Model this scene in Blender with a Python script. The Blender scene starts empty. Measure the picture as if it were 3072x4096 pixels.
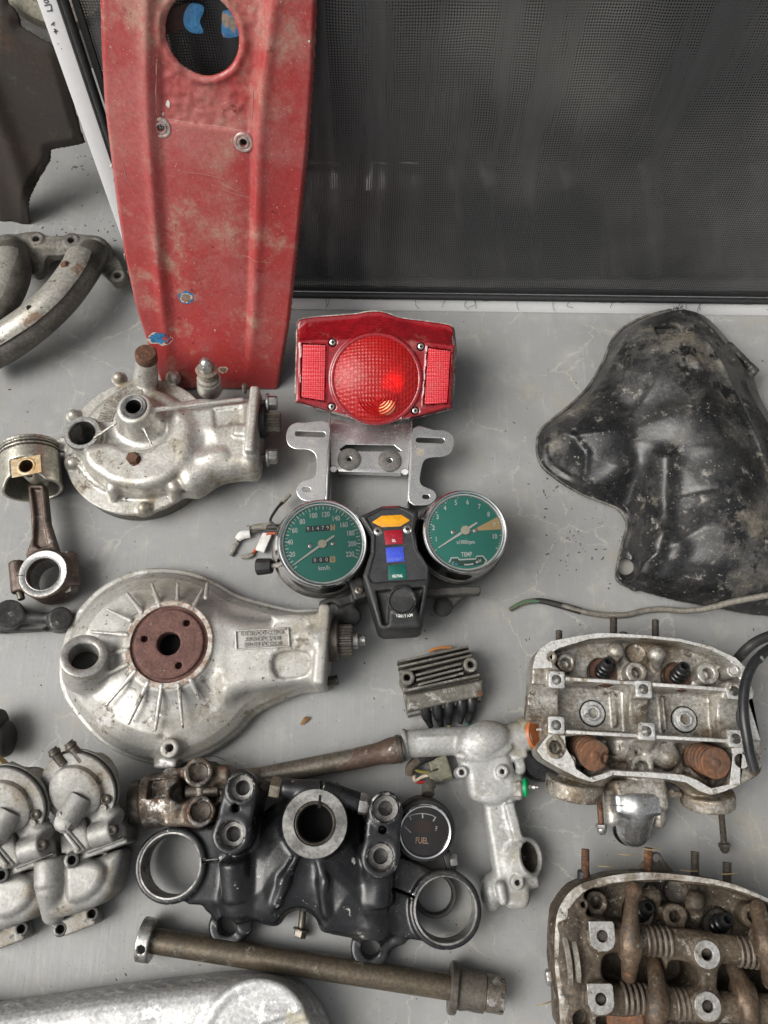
import bpy, bmesh, math, random
import numpy as np
from mathutils import Matrix, Vector

# ---------------------------------------------------------------- camera, sky, sun, exposure
SC = bpy.context.scene
COL = SC.collection
TILT = math.radians(20.0); DIST = 850.0; FPX = 3155.0        # mm, and focal length in photo pixels (3072 x 4096)
CAM = np.array([0, -DIST * math.sin(TILT), DIST * math.cos(TILT)])
RT = np.array([1.0, 0, 0]); UP = np.array([0, math.cos(TILT), math.sin(TILT)]); FW = np.array([0, math.sin(TILT), -math.cos(TILT)])
cd = bpy.data.cameras.new('camera'); cam = bpy.data.objects.new('camera', cd); COL.objects.link(cam)
cam.location = CAM * 0.001; cam.rotation_euler = (TILT, 0, 0)
cd.sensor_fit = 'VERTICAL'; cd.angle = 2 * math.atan(2048 / FPX); cd.clip_start = 0.01; cd.clip_end = 100
SC.camera = cam
world = bpy.data.worlds.new('World'); SC.world = world; world.use_nodes = True
wn = world.node_tree; wn.nodes.clear()
SUN_EL, SUN_AZ = 50.0, 256.0          # degrees; azimuth measured clockwise from +Y
sky = wn.nodes.new('ShaderNodeTexSky'); sky.sky_type = 'NISHITA'; sky.sun_disc = False
sky.sun_elevation = math.radians(SUN_EL); sky.sun_rotation = math.radians(SUN_AZ)
sky.air_density = 0.8; sky.dust_density = 6.0; sky.ozone_density = 0.6
hsv = wn.nodes.new('ShaderNodeHueSaturation'); hsv.inputs['Saturation'].default_value = 0.06
bg = wn.nodes.new('ShaderNodeBackground'); bg.inputs['Strength'].default_value = 0.10
wo = wn.nodes.new('ShaderNodeOutputWorld')
wn.links.new(sky.outputs[0], hsv.inputs['Color']); wn.links.new(hsv.outputs[0], bg.inputs['Color']); wn.links.new(bg.outputs[0], wo.inputs['Surface'])
sl = bpy.data.lights.new('sun', 'SUN'); sl.energy = 1.5; sl.angle = math.radians(40); sl.color = (1.0, 0.95, 0.87)
so = bpy.data.objects.new('sun', sl); COL.objects.link(so)
so.rotation_euler = (math.radians(90 - SUN_EL), 0, math.radians(180 - SUN_AZ))
SC.view_settings.view_transform = 'Standard'; SC.view_settings.look = 'None'
SC.view_settings.exposure = 0.45; SC.view_settings.gamma = 1.0; SC.view_settings.use_curve_mapping = False
SC.render.engine = 'CYCLES'
SC.cycles.use_denoising = True
SC.cycles.max_bounces = 8; SC.cycles.transparent_max_bounces = 12; SC.cycles.caustics_reflective = False; SC.cycles.caustics_refractive = False

# ---------------------------------------------------------------- photo pixel -> place in the world (mm)
def ray(u, v): return RT * ((u - 1536) / FPX) + UP * ((2048 - v) / FPX) + FW
def Wp(u, v, z=0.0):
    d = ray(u, v); return CAM + d * ((z - CAM[2]) / d[2])
def Wpl(u, v, o, n):
    d = ray(u, v); return CAM + d * (((o - CAM) @ n) / (d @ n))
class Crop:
    """reads coordinates measured in an enlarged crop of the photograph"""
    def __init__(s, x0, y0, k): s.x0, s.y0, s.k = x0, y0, k
    def uv(s, x, y): return s.x0 + x * s.k, s.y0 + y * s.k
    def __call__(s, x, y, z=0.0): return Wp(*s.uv(x, y), z)
    def on(s, x, y, o, n): return Wpl(*s.uv(x, y), o, n)
    def many(s, pts, z=0.0): return np.array([s(x, y, z) for x, y in pts])
    def mm(s, px, x, y, z=0.0):
        p = s(x, y, z); return px * s.k * ((p - CAM) @ FW) / FPX
def A(*v): return np.array(v, float)
def unit(v): v = np.asarray(v, float); return v / np.linalg.norm(v)
def basis(n):
    n = unit(n); a = A(1, 0, 0) if abs(n[0]) < 0.9 else A(0, 1, 0)
    e1 = unit(a - n * (a @ n)); return e1, np.cross(n, e1), n
def rotz(a): c, s = math.cos(a), math.sin(a); return np.array([[c, -s, 0], [s, c, 0], [0, 0, 1.0]])
def cr(pts, n=6, closed=True):
    """Catmull-Rom through the points"""
    P = np.asarray(pts, float); m = len(P); out = []
    for i in range(m if closed else m - 1):
        if closed: p0, p1, p2, p3 = P[(i - 1) % m], P[i], P[(i + 1) % m], P[(i + 2) % m]
        else: p0, p1, p2, p3 = P[max(i - 1, 0)], P[i], P[i + 1], P[min(i + 2, m - 1)]
        for k in range(n):
            t = k / n
            out.append(0.5 * (2 * p1 + (p2 - p0) * t + (2 * p0 - 5 * p1 + 4 * p2 - p3) * t * t + (3 * p1 - p0 - 3 * p2 + p3) * t ** 3))
    if not closed: out.append(P[-1])
    return np.array(out)
def rot_pts(c, r, n, a0=0.0, e1=A(1, 0, 0), e2=A(0, 1, 0)):
    return np.array([c + r * (math.cos(a0 + 2 * math.pi * i / n) * e1 + math.sin(a0 + 2 * math.pi * i / n) * e2) for i in range(n)])

# ---------------------------------------------------------------- objects
BASE = {}
def tag(o, label=None, cat=None, group=None, kind=None):
    for k, v in (('label', label), ('category', cat), ('group', group), ('kind', kind)):
        if v: o[k] = v
    return o
def thing(name, label, cat, base, group=None):
    o = bpy.data.objects.new(name, None); COL.objects.link(o); o.empty_display_size = 0.01
    b = np.asarray(base, float).copy(); o.location = b * 0.001; BASE[o.name] = b
    return tag(o, label, cat, group)
def part(name, vf, mat, parent=None, kind=None, label=None, sharp=40, base=None):
    V, F = vf[0], vf[1]
    V = np.asarray(V, np.float64)
    b = BASE[parent.name] if parent is not None else (np.asarray(base, float) if base is not None else A(V[:, 0].mean(), V[:, 1].mean(), V[:, 2].min()))
    me = bpy.data.meshes.new(name)
    if isinstance(F, np.ndarray):
        me.vertices.add(len(V)); me.vertices.foreach_set('co', ((V - b) * 0.001).astype(np.float32).ravel())
        nf, k = F.shape
        me.loops.add(nf * k); me.loops.foreach_set('vertex_index', F.astype(np.int32).ravel())
        me.polygons.add(nf); me.polygons.foreach_set('loop_start', np.arange(0, nf * k, k, dtype=np.int32))
        me.update(calc_edges=True); me.validate()
    else:
        me.from_pydata(((V - b) * 0.001).tolist(), [], [tuple(int(i) for i in f) for f in F])
        me.update()
    me.polygons.foreach_set('use_smooth', [True] * len(me.polygons))
    if sharp: me.set_sharp_from_angle(angle=math.radians(sharp))
    if mat is not None: me.materials.append(mat)
    o = bpy.data.objects.new(name, me); COL.objects.link(o)
    if parent is not None: o.parent = parent
    else: o.location = b * 0.001
    BASE[o.name] = b
    if kind: o['kind'] = kind
    if label: o['label'] = label
    return o
def join(*items):
    Vs, Fs, n = [], [], 0
    for V, F in items:
        Vs.append(np.asarray(V, float)); Fs += [tuple(int(i) + n for i in f) for f in F]; n += len(V)
    return np.concatenate(Vs), Fs

# ---------------------------------------------------------------- mesh shapes (all in mm)
def lathe(o, axis, prof, n=40, e1=None, squash=1.0):
    """prof: (radius, height) list; radius 0 closes an end"""
    a, b, c = basis(axis)
    if e1 is not None: a = unit(e1 - c * (np.asarray(e1) @ c)); b = np.cross(c, a)
    V, F, rings = [], [], []
    for r, h in prof:
        if r < 1e-6: rings.append([len(V)]); V.append(o + c * h)
        else:
            rings.append(list(range(len(V), len(V) + n)))
            for i in range(n):
                t = 2 * math.pi * i / n; V.append(o + c * h + r * (math.cos(t) * a + squash * math.sin(t) * b))
    for p, q in zip(rings[:-1], rings[1:]):
        for i in range(n):
            j = (i + 1) % n
            if len(p) == 1 and len(q) == 1: continue
            if len(p) == 1: F.append((p[0], q[j], q[i]))
            elif len(q) == 1: F.append((p[i], p[j], q[0]))
            else: F.append((p[i], p[j], q[j], q[i]))
    return np.array(V), F
def cyl(p0, p1, r, bev=0.0, n=32, r1=None):
    p0, p1 = np.asarray(p0, float), np.asarray(p1, float); L = np.linalg.norm(p1 - p0); r1 = r if r1 is None else r1
    if bev: pr = [(0, 0), (r - bev, 0), (r, bev), (r1, L - bev), (r1 - bev, L), (0, L)]
    else: pr = [(0, 0), (r, 0), (r1, L), (0, L)]
    return lathe(p0, p1 - p0, pr, n)
def ring(p0, p1, ro, ri, bev=0.5, n=40):
    p0, p1 = np.asarray(p0, float), np.asarray(p1, float); L = np.linalg.norm(p1 - p0)
    return lathe(p0, p1 - p0, [(ri, 0), (ro - bev, 0), (ro, bev), (ro, L - bev), (ro - bev, L), (ri + bev, L), (ri, L - bev), (ri, 0)], n)
def tube(path, r, n=12, sm=0, closed_ends=True, squash=1.0, ref=None):
    P = np.asarray(path, float)
    if sm: P = cr(P, sm, False)
    m = len(P); rr = np.interp(np.linspace(0, 1, m), np.linspace(0, 1, len(r)), r) if np.ndim(r) else np.full(m, r)
    T = np.gradient(P, axis=0); T /= np.linalg.norm(T, axis=1)[:, None] + 1e-9
    a = np.asarray(ref, float) if ref is not None else basis(T[0])[0]
    V, F = [], []
    for i in range(m):
        a = unit(a - T[i] * (a @ T[i])); b = np.cross(T[i], a)
        for k in range(n):
            t = 2 * math.pi * k / n; V.append(P[i] + rr[i] * (math.cos(t) * a + squash * math.sin(t) * b))
    for i in range(m - 1):
        for k in range(n):
            j = (k + 1) % n; F.append((i * n + k, i * n + j, (i + 1) * n + j, (i + 1) * n + k))
    if closed_ends: F.append(tuple(range(n - 1, -1, -1))); F.append(tuple((m - 1) * n + k for k in range(n)))
    return np.array(V), F
def prism(pts, d, bev=0.0, seg=2):
    """planar polygon of 3-D points swept along vector d"""
    P = np.asarray(pts, float); d = np.asarray(d, float); m = len(P)
    nrm = sum(np.cross(P[i] - P[0], P[(i + 1) % m] - P[0]) for i in range(m))
    if nrm @ d < 0: P = P[::-1]
    V = np.concatenate([P, P + d]); F = [tuple(range(m - 1, -1, -1)), tuple(range(m, 2 * m))]
    F += [(i, (i + 1) % m, m + (i + 1) % m, m + i) for i in range(m)]
    return bevel((V, F), bev, seg) if bev else (V, F)
def bevel(vf, w, seg=2, ang=30):
    bm = bmesh.new(); vs = [bm.verts.new(v) for v in vf[0]]
    for f in vf[1]: bm.faces.new([vs[i] for i in f])
    bm.normal_update()
    ed = [e for e in bm.edges if len(e.link_faces) == 2 and e.calc_face_angle(0) > math.radians(ang)]
    bmesh.ops.bevel(bm, geom=ed, offset=w, segments=seg, profile=0.6, affect='EDGES', clamp_overlap=True)
    bm.verts.index_update(); V = np.array([v.co for v in bm.verts]); F = [tuple(v.index for v in f.verts) for f in bm.faces]; bm.free()
    return V, F
def box(c, size, R=None, bev=0.0, seg=2):
    c = np.asarray(c, float); h = np.asarray(size, float) / 2; R = np.eye(3) if R is None else R
    V = np.array([[x, y, z] for x in (-1, 1) for y in (-1, 1) for z in (-1, 1)], float) * h
    V = V @ R.T + c
    F = [(0, 1, 3, 2), (4, 6, 7, 5), (0, 4, 5, 1), (2, 3, 7, 6), (0, 2, 6, 4), (1, 5, 7, 3)]
    return bevel((V, F), bev, seg) if bev else (V, F)
def hexhead(p, axis, r, h, rot=0.0, washer=0.0, wh=1.2):
    """hexagon bolt head with chamfered top; optional flange washer"""
    a, b, c = basis(axis); p = np.asarray(p, float); V, F = [], []
    for hh, k in ((0, 1.0), (h * 0.78, 1.0), (h, 0.86)):
        for i in range(6): t = rot + i * math.pi / 3; V.append(p + c * hh + r * k * (math.cos(t) * a + math.sin(t) * b))
    F += [(i, (i + 1) % 6, 6 + (i + 1) % 6, 6 + i) for i in range(6)] + [(6 + i, 6 + (i + 1) % 6, 12 + (i + 1) % 6, 12 + i) for i in range(6)]
    F += [tuple(range(5, -1, -1)), tuple(range(12, 18))]
    out = (np.array(V), F)
    if washer: out = join(out, cyl(p - c * wh, p + c * 0.05, washer, 0.3, 28))
    return out
def crosshead(p, axis, r, h, rot=0.4):
    """pan screw head with a cross recess"""
    dome = lathe(np.asarray(p, float), axis, [(r, 0), (r, h * .4), (r * .8, h * .85), (r * .45, h)] + [(r * .42, h), (r * .3, h * .55), (0, h * .4)], 24)
    return dome
def crossbars(p, axis, r, h, rot=0.4):
    a, b, c = basis(axis); ca, sa = math.cos(rot), math.sin(rot); x = ca * a + sa * b; y = -sa * a + ca * b
    R = np.stack([x, y, c], 1); p = np.asarray(p, float) + unit(axis) * h
    return join(box(p, (r * 1.25, r * .3, .35), R), box(p + unit(axis) * .03, (r * .3, r * 1.25, .35), R))
def thread(p0, p1, r, pitch=1.5, depth=0.45, n=20):
    p0, p1 = np.asarray(p0, float), np.asarray(p1, float); L = np.linalg.norm(p1 - p0); k = max(2, int(L / pitch))
    pr = [(0, 0), (r * .8, 0)]
    for i in range(k): pr += [(r, L * (i + .35) / k), (r - depth, L * (i + .85) / k)]
    pr += [(r * .75, L), (0, L)]
    return lathe(p0, p1 - p0, pr, n)
def plate(o, e1, e2, outline, holes=(), thick=2.0, bev=0.4):
    """flat plate with holes, rounded rims: 2-D outlines in the frame (o, e1, e2); extends thick along e1 x e2"""
    cu = bpy.data.curves.new('t', 'CURVE'); cu.dimensions = '2D'; cu.fill_mode = 'BOTH'
    cu.extrude = thick / 2 - bev; cu.bevel_depth = bev; cu.bevel_resolution = 1; cu.offset = -bev
    for poly in [outline] + list(holes):
        sp = cu.splines.new('POLY'); sp.points.add(len(poly) - 1); sp.use_cyclic_u = True
        for q, pt in zip(poly, sp.points): pt.co = (q[0], q[1], 0, 1)
    ob = bpy.data.objects.new('t', cu); me = bpy.data.meshes.new_from_object(ob)
    bm = bmesh.new(); bm.from_mesh(me); bmesh.ops.remove_doubles(bm, verts=bm.verts, dist=0.01)
    bm.verts.index_update()
    V = np.array([v.co for v in bm.verts]); F = [tuple(v.index for v in f.verts) for f in bm.faces]; bm.free()
    bpy.data.objects.remove(ob); bpy.data.curves.remove(cu); bpy.data.meshes.remove(me)
    e3 = np.cross(e1, e2)
    return o + V[:, :1] * e1 + V[:, 1:2] * e2 + (V[:, 2:3] + thick / 2) * e3, F
def to2(P, o, e1, e2): P = np.asarray(P) - o; return np.stack([P @ e1, P @ e2], 1)
def circ2(c, r, n=32): return [(c[0] + r * math.cos(2 * math.pi * i / n), c[1] + r * math.sin(2 * math.pi * i / n)) for i in range(n)]
def slot2(a, b, r, n=10):
    a, b = np.asarray(a), np.asarray(b); d = unit(b - a); an = math.atan2(d[1], d[0]); out = []
    for c, s in ((b, an - math.pi / 2), (a, an + math.pi / 2)):
        out += [(c[0] + r * math.cos(s + math.pi * i / n), c[1] + r * math.sin(s + math.pi * i / n)) for i in range(n + 1)]
    return out
def text_arc(s, c, r0, a0, da, e1, e2, size, xs=.7, thick=.5):
    out = []
    for i, ch in enumerate(s):
        if ch == ' ': continue
        t = a0 + da * i; d = math.cos(t) * e1 + math.sin(t) * e2; out.append(text(ch, c + r0 * d, math.sin(t) * e1 - math.cos(t) * e2 if da < 0 else -math.sin(t) * e1 + math.cos(t) * e2, d if da < 0 else -d, size, xs, thick))
    return join(*out)
def text(s, o, e1, e2, size, xs=1.0, thick=0.12, align='CENTER', bold=0.0, sp=1.0):
    cu = bpy.data.curves.new('t', 'FONT'); cu.body = s; cu.size = size; cu.align_x = align; cu.align_y = 'CENTER'; cu.extrude = thick / 2
    cu.offset = bold; cu.resolution_u = 3; cu.space_character = sp
    ob = bpy.data.objects.new('t', cu); me = bpy.data.meshes.new_from_object(ob)
    V = np.array([v.co for v in me.vertices]); F = [tuple(p.vertices) for p in me.polygons]
    bpy.data.objects.remove(ob); bpy.data.curves.remove(cu); bpy.data.meshes.remove(me)
    e3 = np.cross(e1, e2)
    return o + V[:, :1] * xs * e1 + V[:, 1:2] * e2 + V[:, 2:3] * e3, F
def stroke(P, w, n, t=0.15):
    """flat pen stroke along 3-D points on a surface with normal n"""
    P = np.asarray(P, float); T = np.gradient(P, axis=0); S = np.cross(T, n); S /= np.linalg.norm(S, axis=1)[:, None] + 1e-9
    m = len(P); V = np.concatenate([P - S * w / 2, P + S * w / 2, P - S * w / 2 + n * t, P + S * w / 2 + n * t]); F = []
    for i in range(m - 1):
        F += [(2 * m + i, 3 * m + i, 3 * m + i + 1, 2 * m + i + 1), (i, 2 * m + i, 2 * m + i + 1, i + 1), (3 * m + i, m + i, m + i + 1, 3 * m + i + 1)]
    return V, F

# ---------------------------------------------------------------- blended solids for castings: a distance field, meshed
class SDF:
    def __init__(s, pts, h=1.3, pad=6.0, frame=None):
        P = np.asarray(pts, float); s.h = h; s.frame = frame
        lo, hi = P.min(0) - pad, P.max(0) + pad
        s.ax = [(lo[i] + h * np.arange(int((hi[i] - lo[i]) / h) + 2)).astype(np.float32) for i in range(3)]
        s.f = np.full([len(a) for a in s.ax], 1e3, np.float32)
    def _go(s, fn, lo, hi, k, op, cut=None):
        m = k + 3 * s.h; sl = []
        for i in range(3):
            a = np.searchsorted(s.ax[i], lo[i] - m); b = np.searchsorted(s.ax[i], hi[i] + m)
            if b <= a: return s
            sl.append(slice(a, b))
        X, Y, Z = s.ax[0][sl[0]][:, None, None], s.ax[1][sl[1]][None, :, None], s.ax[2][sl[2]][None, None, :]
        d = fn(X, Y, Z); f = s.f[tuple(sl)]; d = np.broadcast_to(d, f.shape)
        k = max(k, 1e-3)
        if op == 'u':
            h = np.clip(0.5 + 0.5 * (f - d) / k, 0, 1); r = f + (d - f) * h - k * h * (1 - h)
        elif op == 's':
            h = np.clip(0.5 - 0.5 * (f + d) / k, 0, 1); r = f + (-d - f) * h + k * h * (1 - h)
        elif op == 'i':
            h = np.clip(0.5 - 0.5 * (d - f) / k, 0, 1); r = d + (f - d) * h + k * h * (1 - h)
        s.f[tuple(sl)] = r; return s
    def fn(s, func, lo, hi, k=2.0, op='u'): return s._go(func, np.asarray(lo), np.asarray(hi), k, op)
    def cyl(s, p0, p1, r, rd=1.0, k=2.0, op='u', r1=None):
        p0, p1 = np.asarray(p0, float), np.asarray(p1, float); r1 = r if r1 is None else r1; R = max(r, r1)
        L = np.linalg.norm(p1 - p0); a = (p1 - p0) / L
        def f(X, Y, Z):
            x, y, z = X - p0[0], Y - p0[1], Z - p0[2]; t = x * a[0] + y * a[1] + z * a[2]
            q = np.sqrt(np.maximum(x * x + y * y + z * z - t * t, 0)); rr = r + (r1 - r) * np.clip(t / L, 0, 1)
            u = q - rr + rd; w = np.abs(t - L / 2) - L / 2 + rd
            return np.minimum(np.maximum(u, w), 0) + np.sqrt(np.maximum(u, 0) ** 2 + np.maximum(w, 0) ** 2) - rd
        return s._go(f, np.minimum(p0, p1) - R, np.maximum(p0, p1) + R, k, op)
    def cap(s, p0, p1, r, r1=None, k=2.0, op='u'):
        p0, p1 = np.asarray(p0, float), np.asarray(p1, float); r1 = r if r1 is None else r1; R = max(r, r1); d = p1 - p0; L2 = max(d @ d, 1e-6)
        def f(X, Y, Z):
            x, y, z = X - p0[0], Y - p0[1], Z - p0[2]; t = np.clip((x * d[0] + y * d[1] + z * d[2]) / L2, 0, 1)
            return np.sqrt((x - t * d[0]) ** 2 + (y - t * d[1]) ** 2 + (z - t * d[2]) ** 2) - (r + (r1 - r) * t)
        return s._go(f, np.minimum(p0, p1) - R, np.maximum(p0, p1) + R, k, op)
    def path(s, P, r, k=2.0, op='u', sm=0):
        P = np.asarray(P, float); P = cr(P, sm, False) if sm else P
        rr = np.interp(np.linspace(0, 1, len(P)), np.linspace(0, 1, len(r)), r) if np.ndim(r) else np.full(len(P), r)
        for i in range(len(P) - 1): s.cap(P[i], P[i + 1], rr[i], rr[i + 1], k, op)
        return s
    def sph(s, c, r, k=2.0, op='u'): return s.cap(c, np.asarray(c) + 1e-3, r, None, k, op)
    def ell(s, c, rad, R=None, k=2.0, op='u'):
        c = np.asarray(c, float); rad = np.asarray(rad, float); R = np.eye(3) if R is None else R; m = rad.max()
        def f(X, Y, Z):
            x, y, z = X - c[0], Y - c[1], Z - c[2]
            q = [(x * R[0, i] + y * R[1, i] + z * R[2, i]) for i in range(3)]
            k0 = np.sqrt(sum((q[i] / rad[i]) ** 2 for i in range(3))); k1 = np.sqrt(sum((q[i] / rad[i] ** 2) ** 2 for i in range(3))) + 1e-6
            return k0 * (k0 - 1) / k1
        return s._go(f, c - m, c + m, k, op)
    def box(s, c, size, R=None, rd=1.0, k=2.0, op='u'):
        c = np.asarray(c, float); hs = np.asarray(size, float) / 2; R = np.eye(3) if R is None else R; m = np.abs(R) @ hs
        def f(X, Y, Z):
            x, y, z = X - c[0], Y - c[1], Z - c[2]
            q = [np.abs(x * R[0, i] + y * R[1, i] + z * R[2, i]) - hs[i] + rd for i in range(3)]
            return np.minimum(np.maximum(np.maximum(q[0], q[1]), q[2]), 0) + np.sqrt(sum(np.maximum(a, 0) ** 2 for a in q)) - rd
        return s._go(f, c - m, c + m, k, op)
    def bar(s, p0, p1, w, z0, z1, rd=1.0, k=2.0, op='u'):
        """vertical wall of width w from p0 to p1 (xy), between heights z0 and z1"""
        p0, p1 = np.asarray(p0)[:2], np.asarray(p1)[:2]; d = p1 - p0; L = np.linalg.norm(d)
        return s.box(A(*(p0 + p1) / 2, (z0 + z1) / 2), (L + w * .2, w, z1 - z0), rotz(math.atan2(d[1], d[0])), rd, k, op)
    def poly2(s, pts):
        P = np.asarray(pts, np.float32)[:, :2]; X = s.ax[0][:, None]; Y = s.ax[1][None, :]
        d = np.full((len(s.ax[0]), len(s.ax[1])), 1e9, np.float32); sg = np.zeros(d.shape, bool)
        for i in range(len(P)):
            a, b = P[i], P[i - 1]; e = b - a; wx, wy = X - a[0], Y - a[1]
            t = np.clip((wx * e[0] + wy * e[1]) / max(e @ e, 1e-9), 0, 1)
            d = np.minimum(d, (wx - t * e[0]) ** 2 + (wy - t * e[1]) ** 2)
            if a[1] != b[1]: sg ^= ((a[1] > Y) != (b[1] > Y)) & (X < (b[0] - a[0]) * (Y - a[1]) / (b[1] - a[1]) + a[0])
        d = np.sqrt(d); return np.where(sg, -d, d)
    def poly(s, pts, z0, z1, rd=1.0, k=2.0, op='u', draft=0.0):
        P = np.asarray(pts, float); d2 = s.poly2(P); ex = draft * (z1 - z0)
        lo = A(P[:, 0].min() - ex, P[:, 1].min() - ex, z0); hi = A(P[:, 0].max() + ex, P[:, 1].max() + ex, z1)
        def f(X, Y, Z):
            i = np.searchsorted(s.ax[0], X.ravel()[0]); j = np.searchsorted(s.ax[1], Y.ravel()[0])
            d = d2[i:i + X.shape[0], j:j + Y.shape[1]][:, :, None]
            u = d - draft * (z1 - np.clip(Z, z0, z1)) + rd; w = np.abs(Z - (z0 + z1) / 2) - (z1 - z0) / 2 + rd
            return np.minimum(np.maximum(u, w), 0) + np.sqrt(np.maximum(u, 0) ** 2 + np.maximum(w, 0) ** 2) - rd
        return s._go(f, lo, hi, k, op)
    def dome(s, pts, xs, zs, z0=0.0, k=2.0, op='u', slope=.75, bias=None):
        """solid over an outline whose height follows the distance from its edge"""
        P = np.asarray(pts, float); d2 = s.poly2(P); hg = np.interp(-d2, xs, zs)
        if bias is not None: hg = hg + bias(s.ax[0][:, None], s.ax[1][None, :]) * np.clip(-d2 / 8, 0, 1)
        def f(X, Y, Z):
            i = np.searchsorted(s.ax[0], X.ravel()[0]); j = np.searchsorted(s.ax[1], Y.ravel()[0]); q = (slice(i, i + X.shape[0]), slice(j, j + Y.shape[1]))
            return np.maximum(np.maximum((Z - hg[q][:, :, None]) * slope, d2[q][:, :, None]), z0 - Z)
        return s._go(f, A(P[:, 0].min(), P[:, 1].min(), z0), A(P[:, 0].max(), P[:, 1].max(), hg.max()), k, op)
    def hexa(s, p, r, z0, z1, k=0.3, op='s'): return s.poly(rot_pts(np.asarray(p), r, 6, 0.3), z0, z1, 0.3, k, op)
    def noise(s, amp, cell, seed=0):
        """uneven sand-cast surface: low-frequency offset of the field"""
        rg = np.random.RandomState(seed); g = s.f.shape
        nn = [max(3, int(g[i] * s.h / cell) + 3) for i in range(3)]; v = rg.rand(*nn).astype(np.float32) - .5
        for ax in range(3):
            t = np.linspace(0, nn[ax] - 1.001, g[ax]); i = t.astype(int); fr = (t - i).astype(np.float32); fr = fr * fr * (3 - 2 * fr)
            sh = [1, 1, 1]; sh[ax] = -1; fr = fr.reshape(sh); v = np.take(v, i, ax) * (1 - fr) + np.take(v, i + 1, ax) * fr
        s.f += 2 * amp * v; return s
    def mesh(s):
        f = s.f; f[0], f[-1] = np.maximum(f[0], .5), np.maximum(f[-1], .5)
        f[:, 0], f[:, -1] = np.maximum(f[:, 0], .5), np.maximum(f[:, -1], .5); f[:, :, 0], f[:, :, -1] = np.maximum(f[:, :, 0], .5), np.maximum(f[:, :, -1], .5)
        ins = f < 0; c = np.zeros([n - 1 for n in f.shape], np.uint8)
        cs = [(i, j, k) for i in (0, 1) for j in (0, 1) for k in (0, 1)]
        for i, j, k in cs: c += ins[i:i + c.shape[0], j:j + c.shape[1], k:k + c.shape[2]]
        act = np.argwhere((c > 0) & (c < 8)); idx = np.full(c.shape, -1, np.int32); idx[tuple(act.T)] = np.arange(len(act))
        acc = np.zeros((len(act), 3), np.float32); cnt = np.zeros(len(act), np.float32)
        for a in range(8):
            for b in range(a + 1, 8):
                pa, pb = np.array(cs[a]), np.array(cs[b])
                if np.abs(pa - pb).sum() != 1: continue
                fa, fb = f[tuple((act + pa).T)], f[tuple((act + pb).T)]; m = (fa < 0) != (fb < 0)
                t = np.where(m, fa / np.where(m, fa - fb, 1), 0)
                acc += np.where(m[:, None], pa + t[:, None] * (pb - pa), 0); cnt += m
        V = act + acc / cnt[:, None]
        V = np.stack([s.ax[i][0] + s.h * V[:, i] for i in range(3)], 1)
        Q = []
        for ax in range(3):
            o1, o2 = [(1, 2), (2, 0), (0, 1)][ax]
            a = [slice(1, -1)] * 3; a[ax] = slice(0, -1); b = list(a); b[ax] = slice(1, None)
            s0, s1 = ins[tuple(a)], ins[tuple(b)]; e = np.argwhere(s0 != s1); fl = s0[tuple(e.T)]
            off = np.array([1, 1, 1]); off[ax] = 0; g = e + off
            d1 = np.zeros(3, int); d1[o1] = 1; d2 = np.zeros(3, int); d2[o2] = 1
            q = np.stack([idx[tuple((g - d1 - d2).T)], idx[tuple((g - d2).T)], idx[tuple(g.T)], idx[tuple((g - d1).T)]], 1)
            q[~fl] = q[~fl][:, ::-1]; Q.append(q)
        F = np.concatenate(Q)
        if s.frame is not None:
            o, e1, e2, e3 = s.frame; V = o + V[:, :1] * e1 + V[:, 1:2] * e2 + V[:, 2:3] * e3
        return V, F

# ---------------------------------------------------------------- materials
def nd(nt, t, **kw):
    n = nt.nodes.new(t)
    for k, v in kw.items():
        if k in n.inputs.keys(): n.inputs[k].default_value = v
        else: setattr(n, k, v)
    return n
def ramp(nt, src, lo, hi, c0=0.0, c1=1.0):
    m = nd(nt, 'ShaderNodeMapRange'); m.interpolation_type = 'SMOOTHSTEP'
    m.inputs[1].default_value = lo; m.inputs[2].default_value = hi; m.inputs[3].default_value = c0; m.inputs[4].default_value = c1
    nt.links.new(src, m.inputs[0]); return m.outputs[0]
def mixc(nt, fac, a, b):
    m = nd(nt, 'ShaderNodeMix', data_type='RGBA')
    for sck, v in ((0, fac), (6, a), (7, b)):
        if isinstance(v, (int, float)): m.inputs[sck].default_value = v
        elif isinstance(v, tuple): m.inputs[sck].default_value = (*v[:3], 1)
        else: nt.links.new(v, m.inputs[sck])
    return m.outputs[2]
def mixf(nt, fac, a, b):
    m = nd(nt, 'ShaderNodeMix', data_type='FLOAT')
    for sck, v in ((0, fac), (2, a), (3, b)):
        if isinstance(v, (int, float)): m.inputs[sck].default_value = v
        else: nt.links.new(v, m.inputs[sck])
    return m.outputs[0]
MATS = {}
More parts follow.
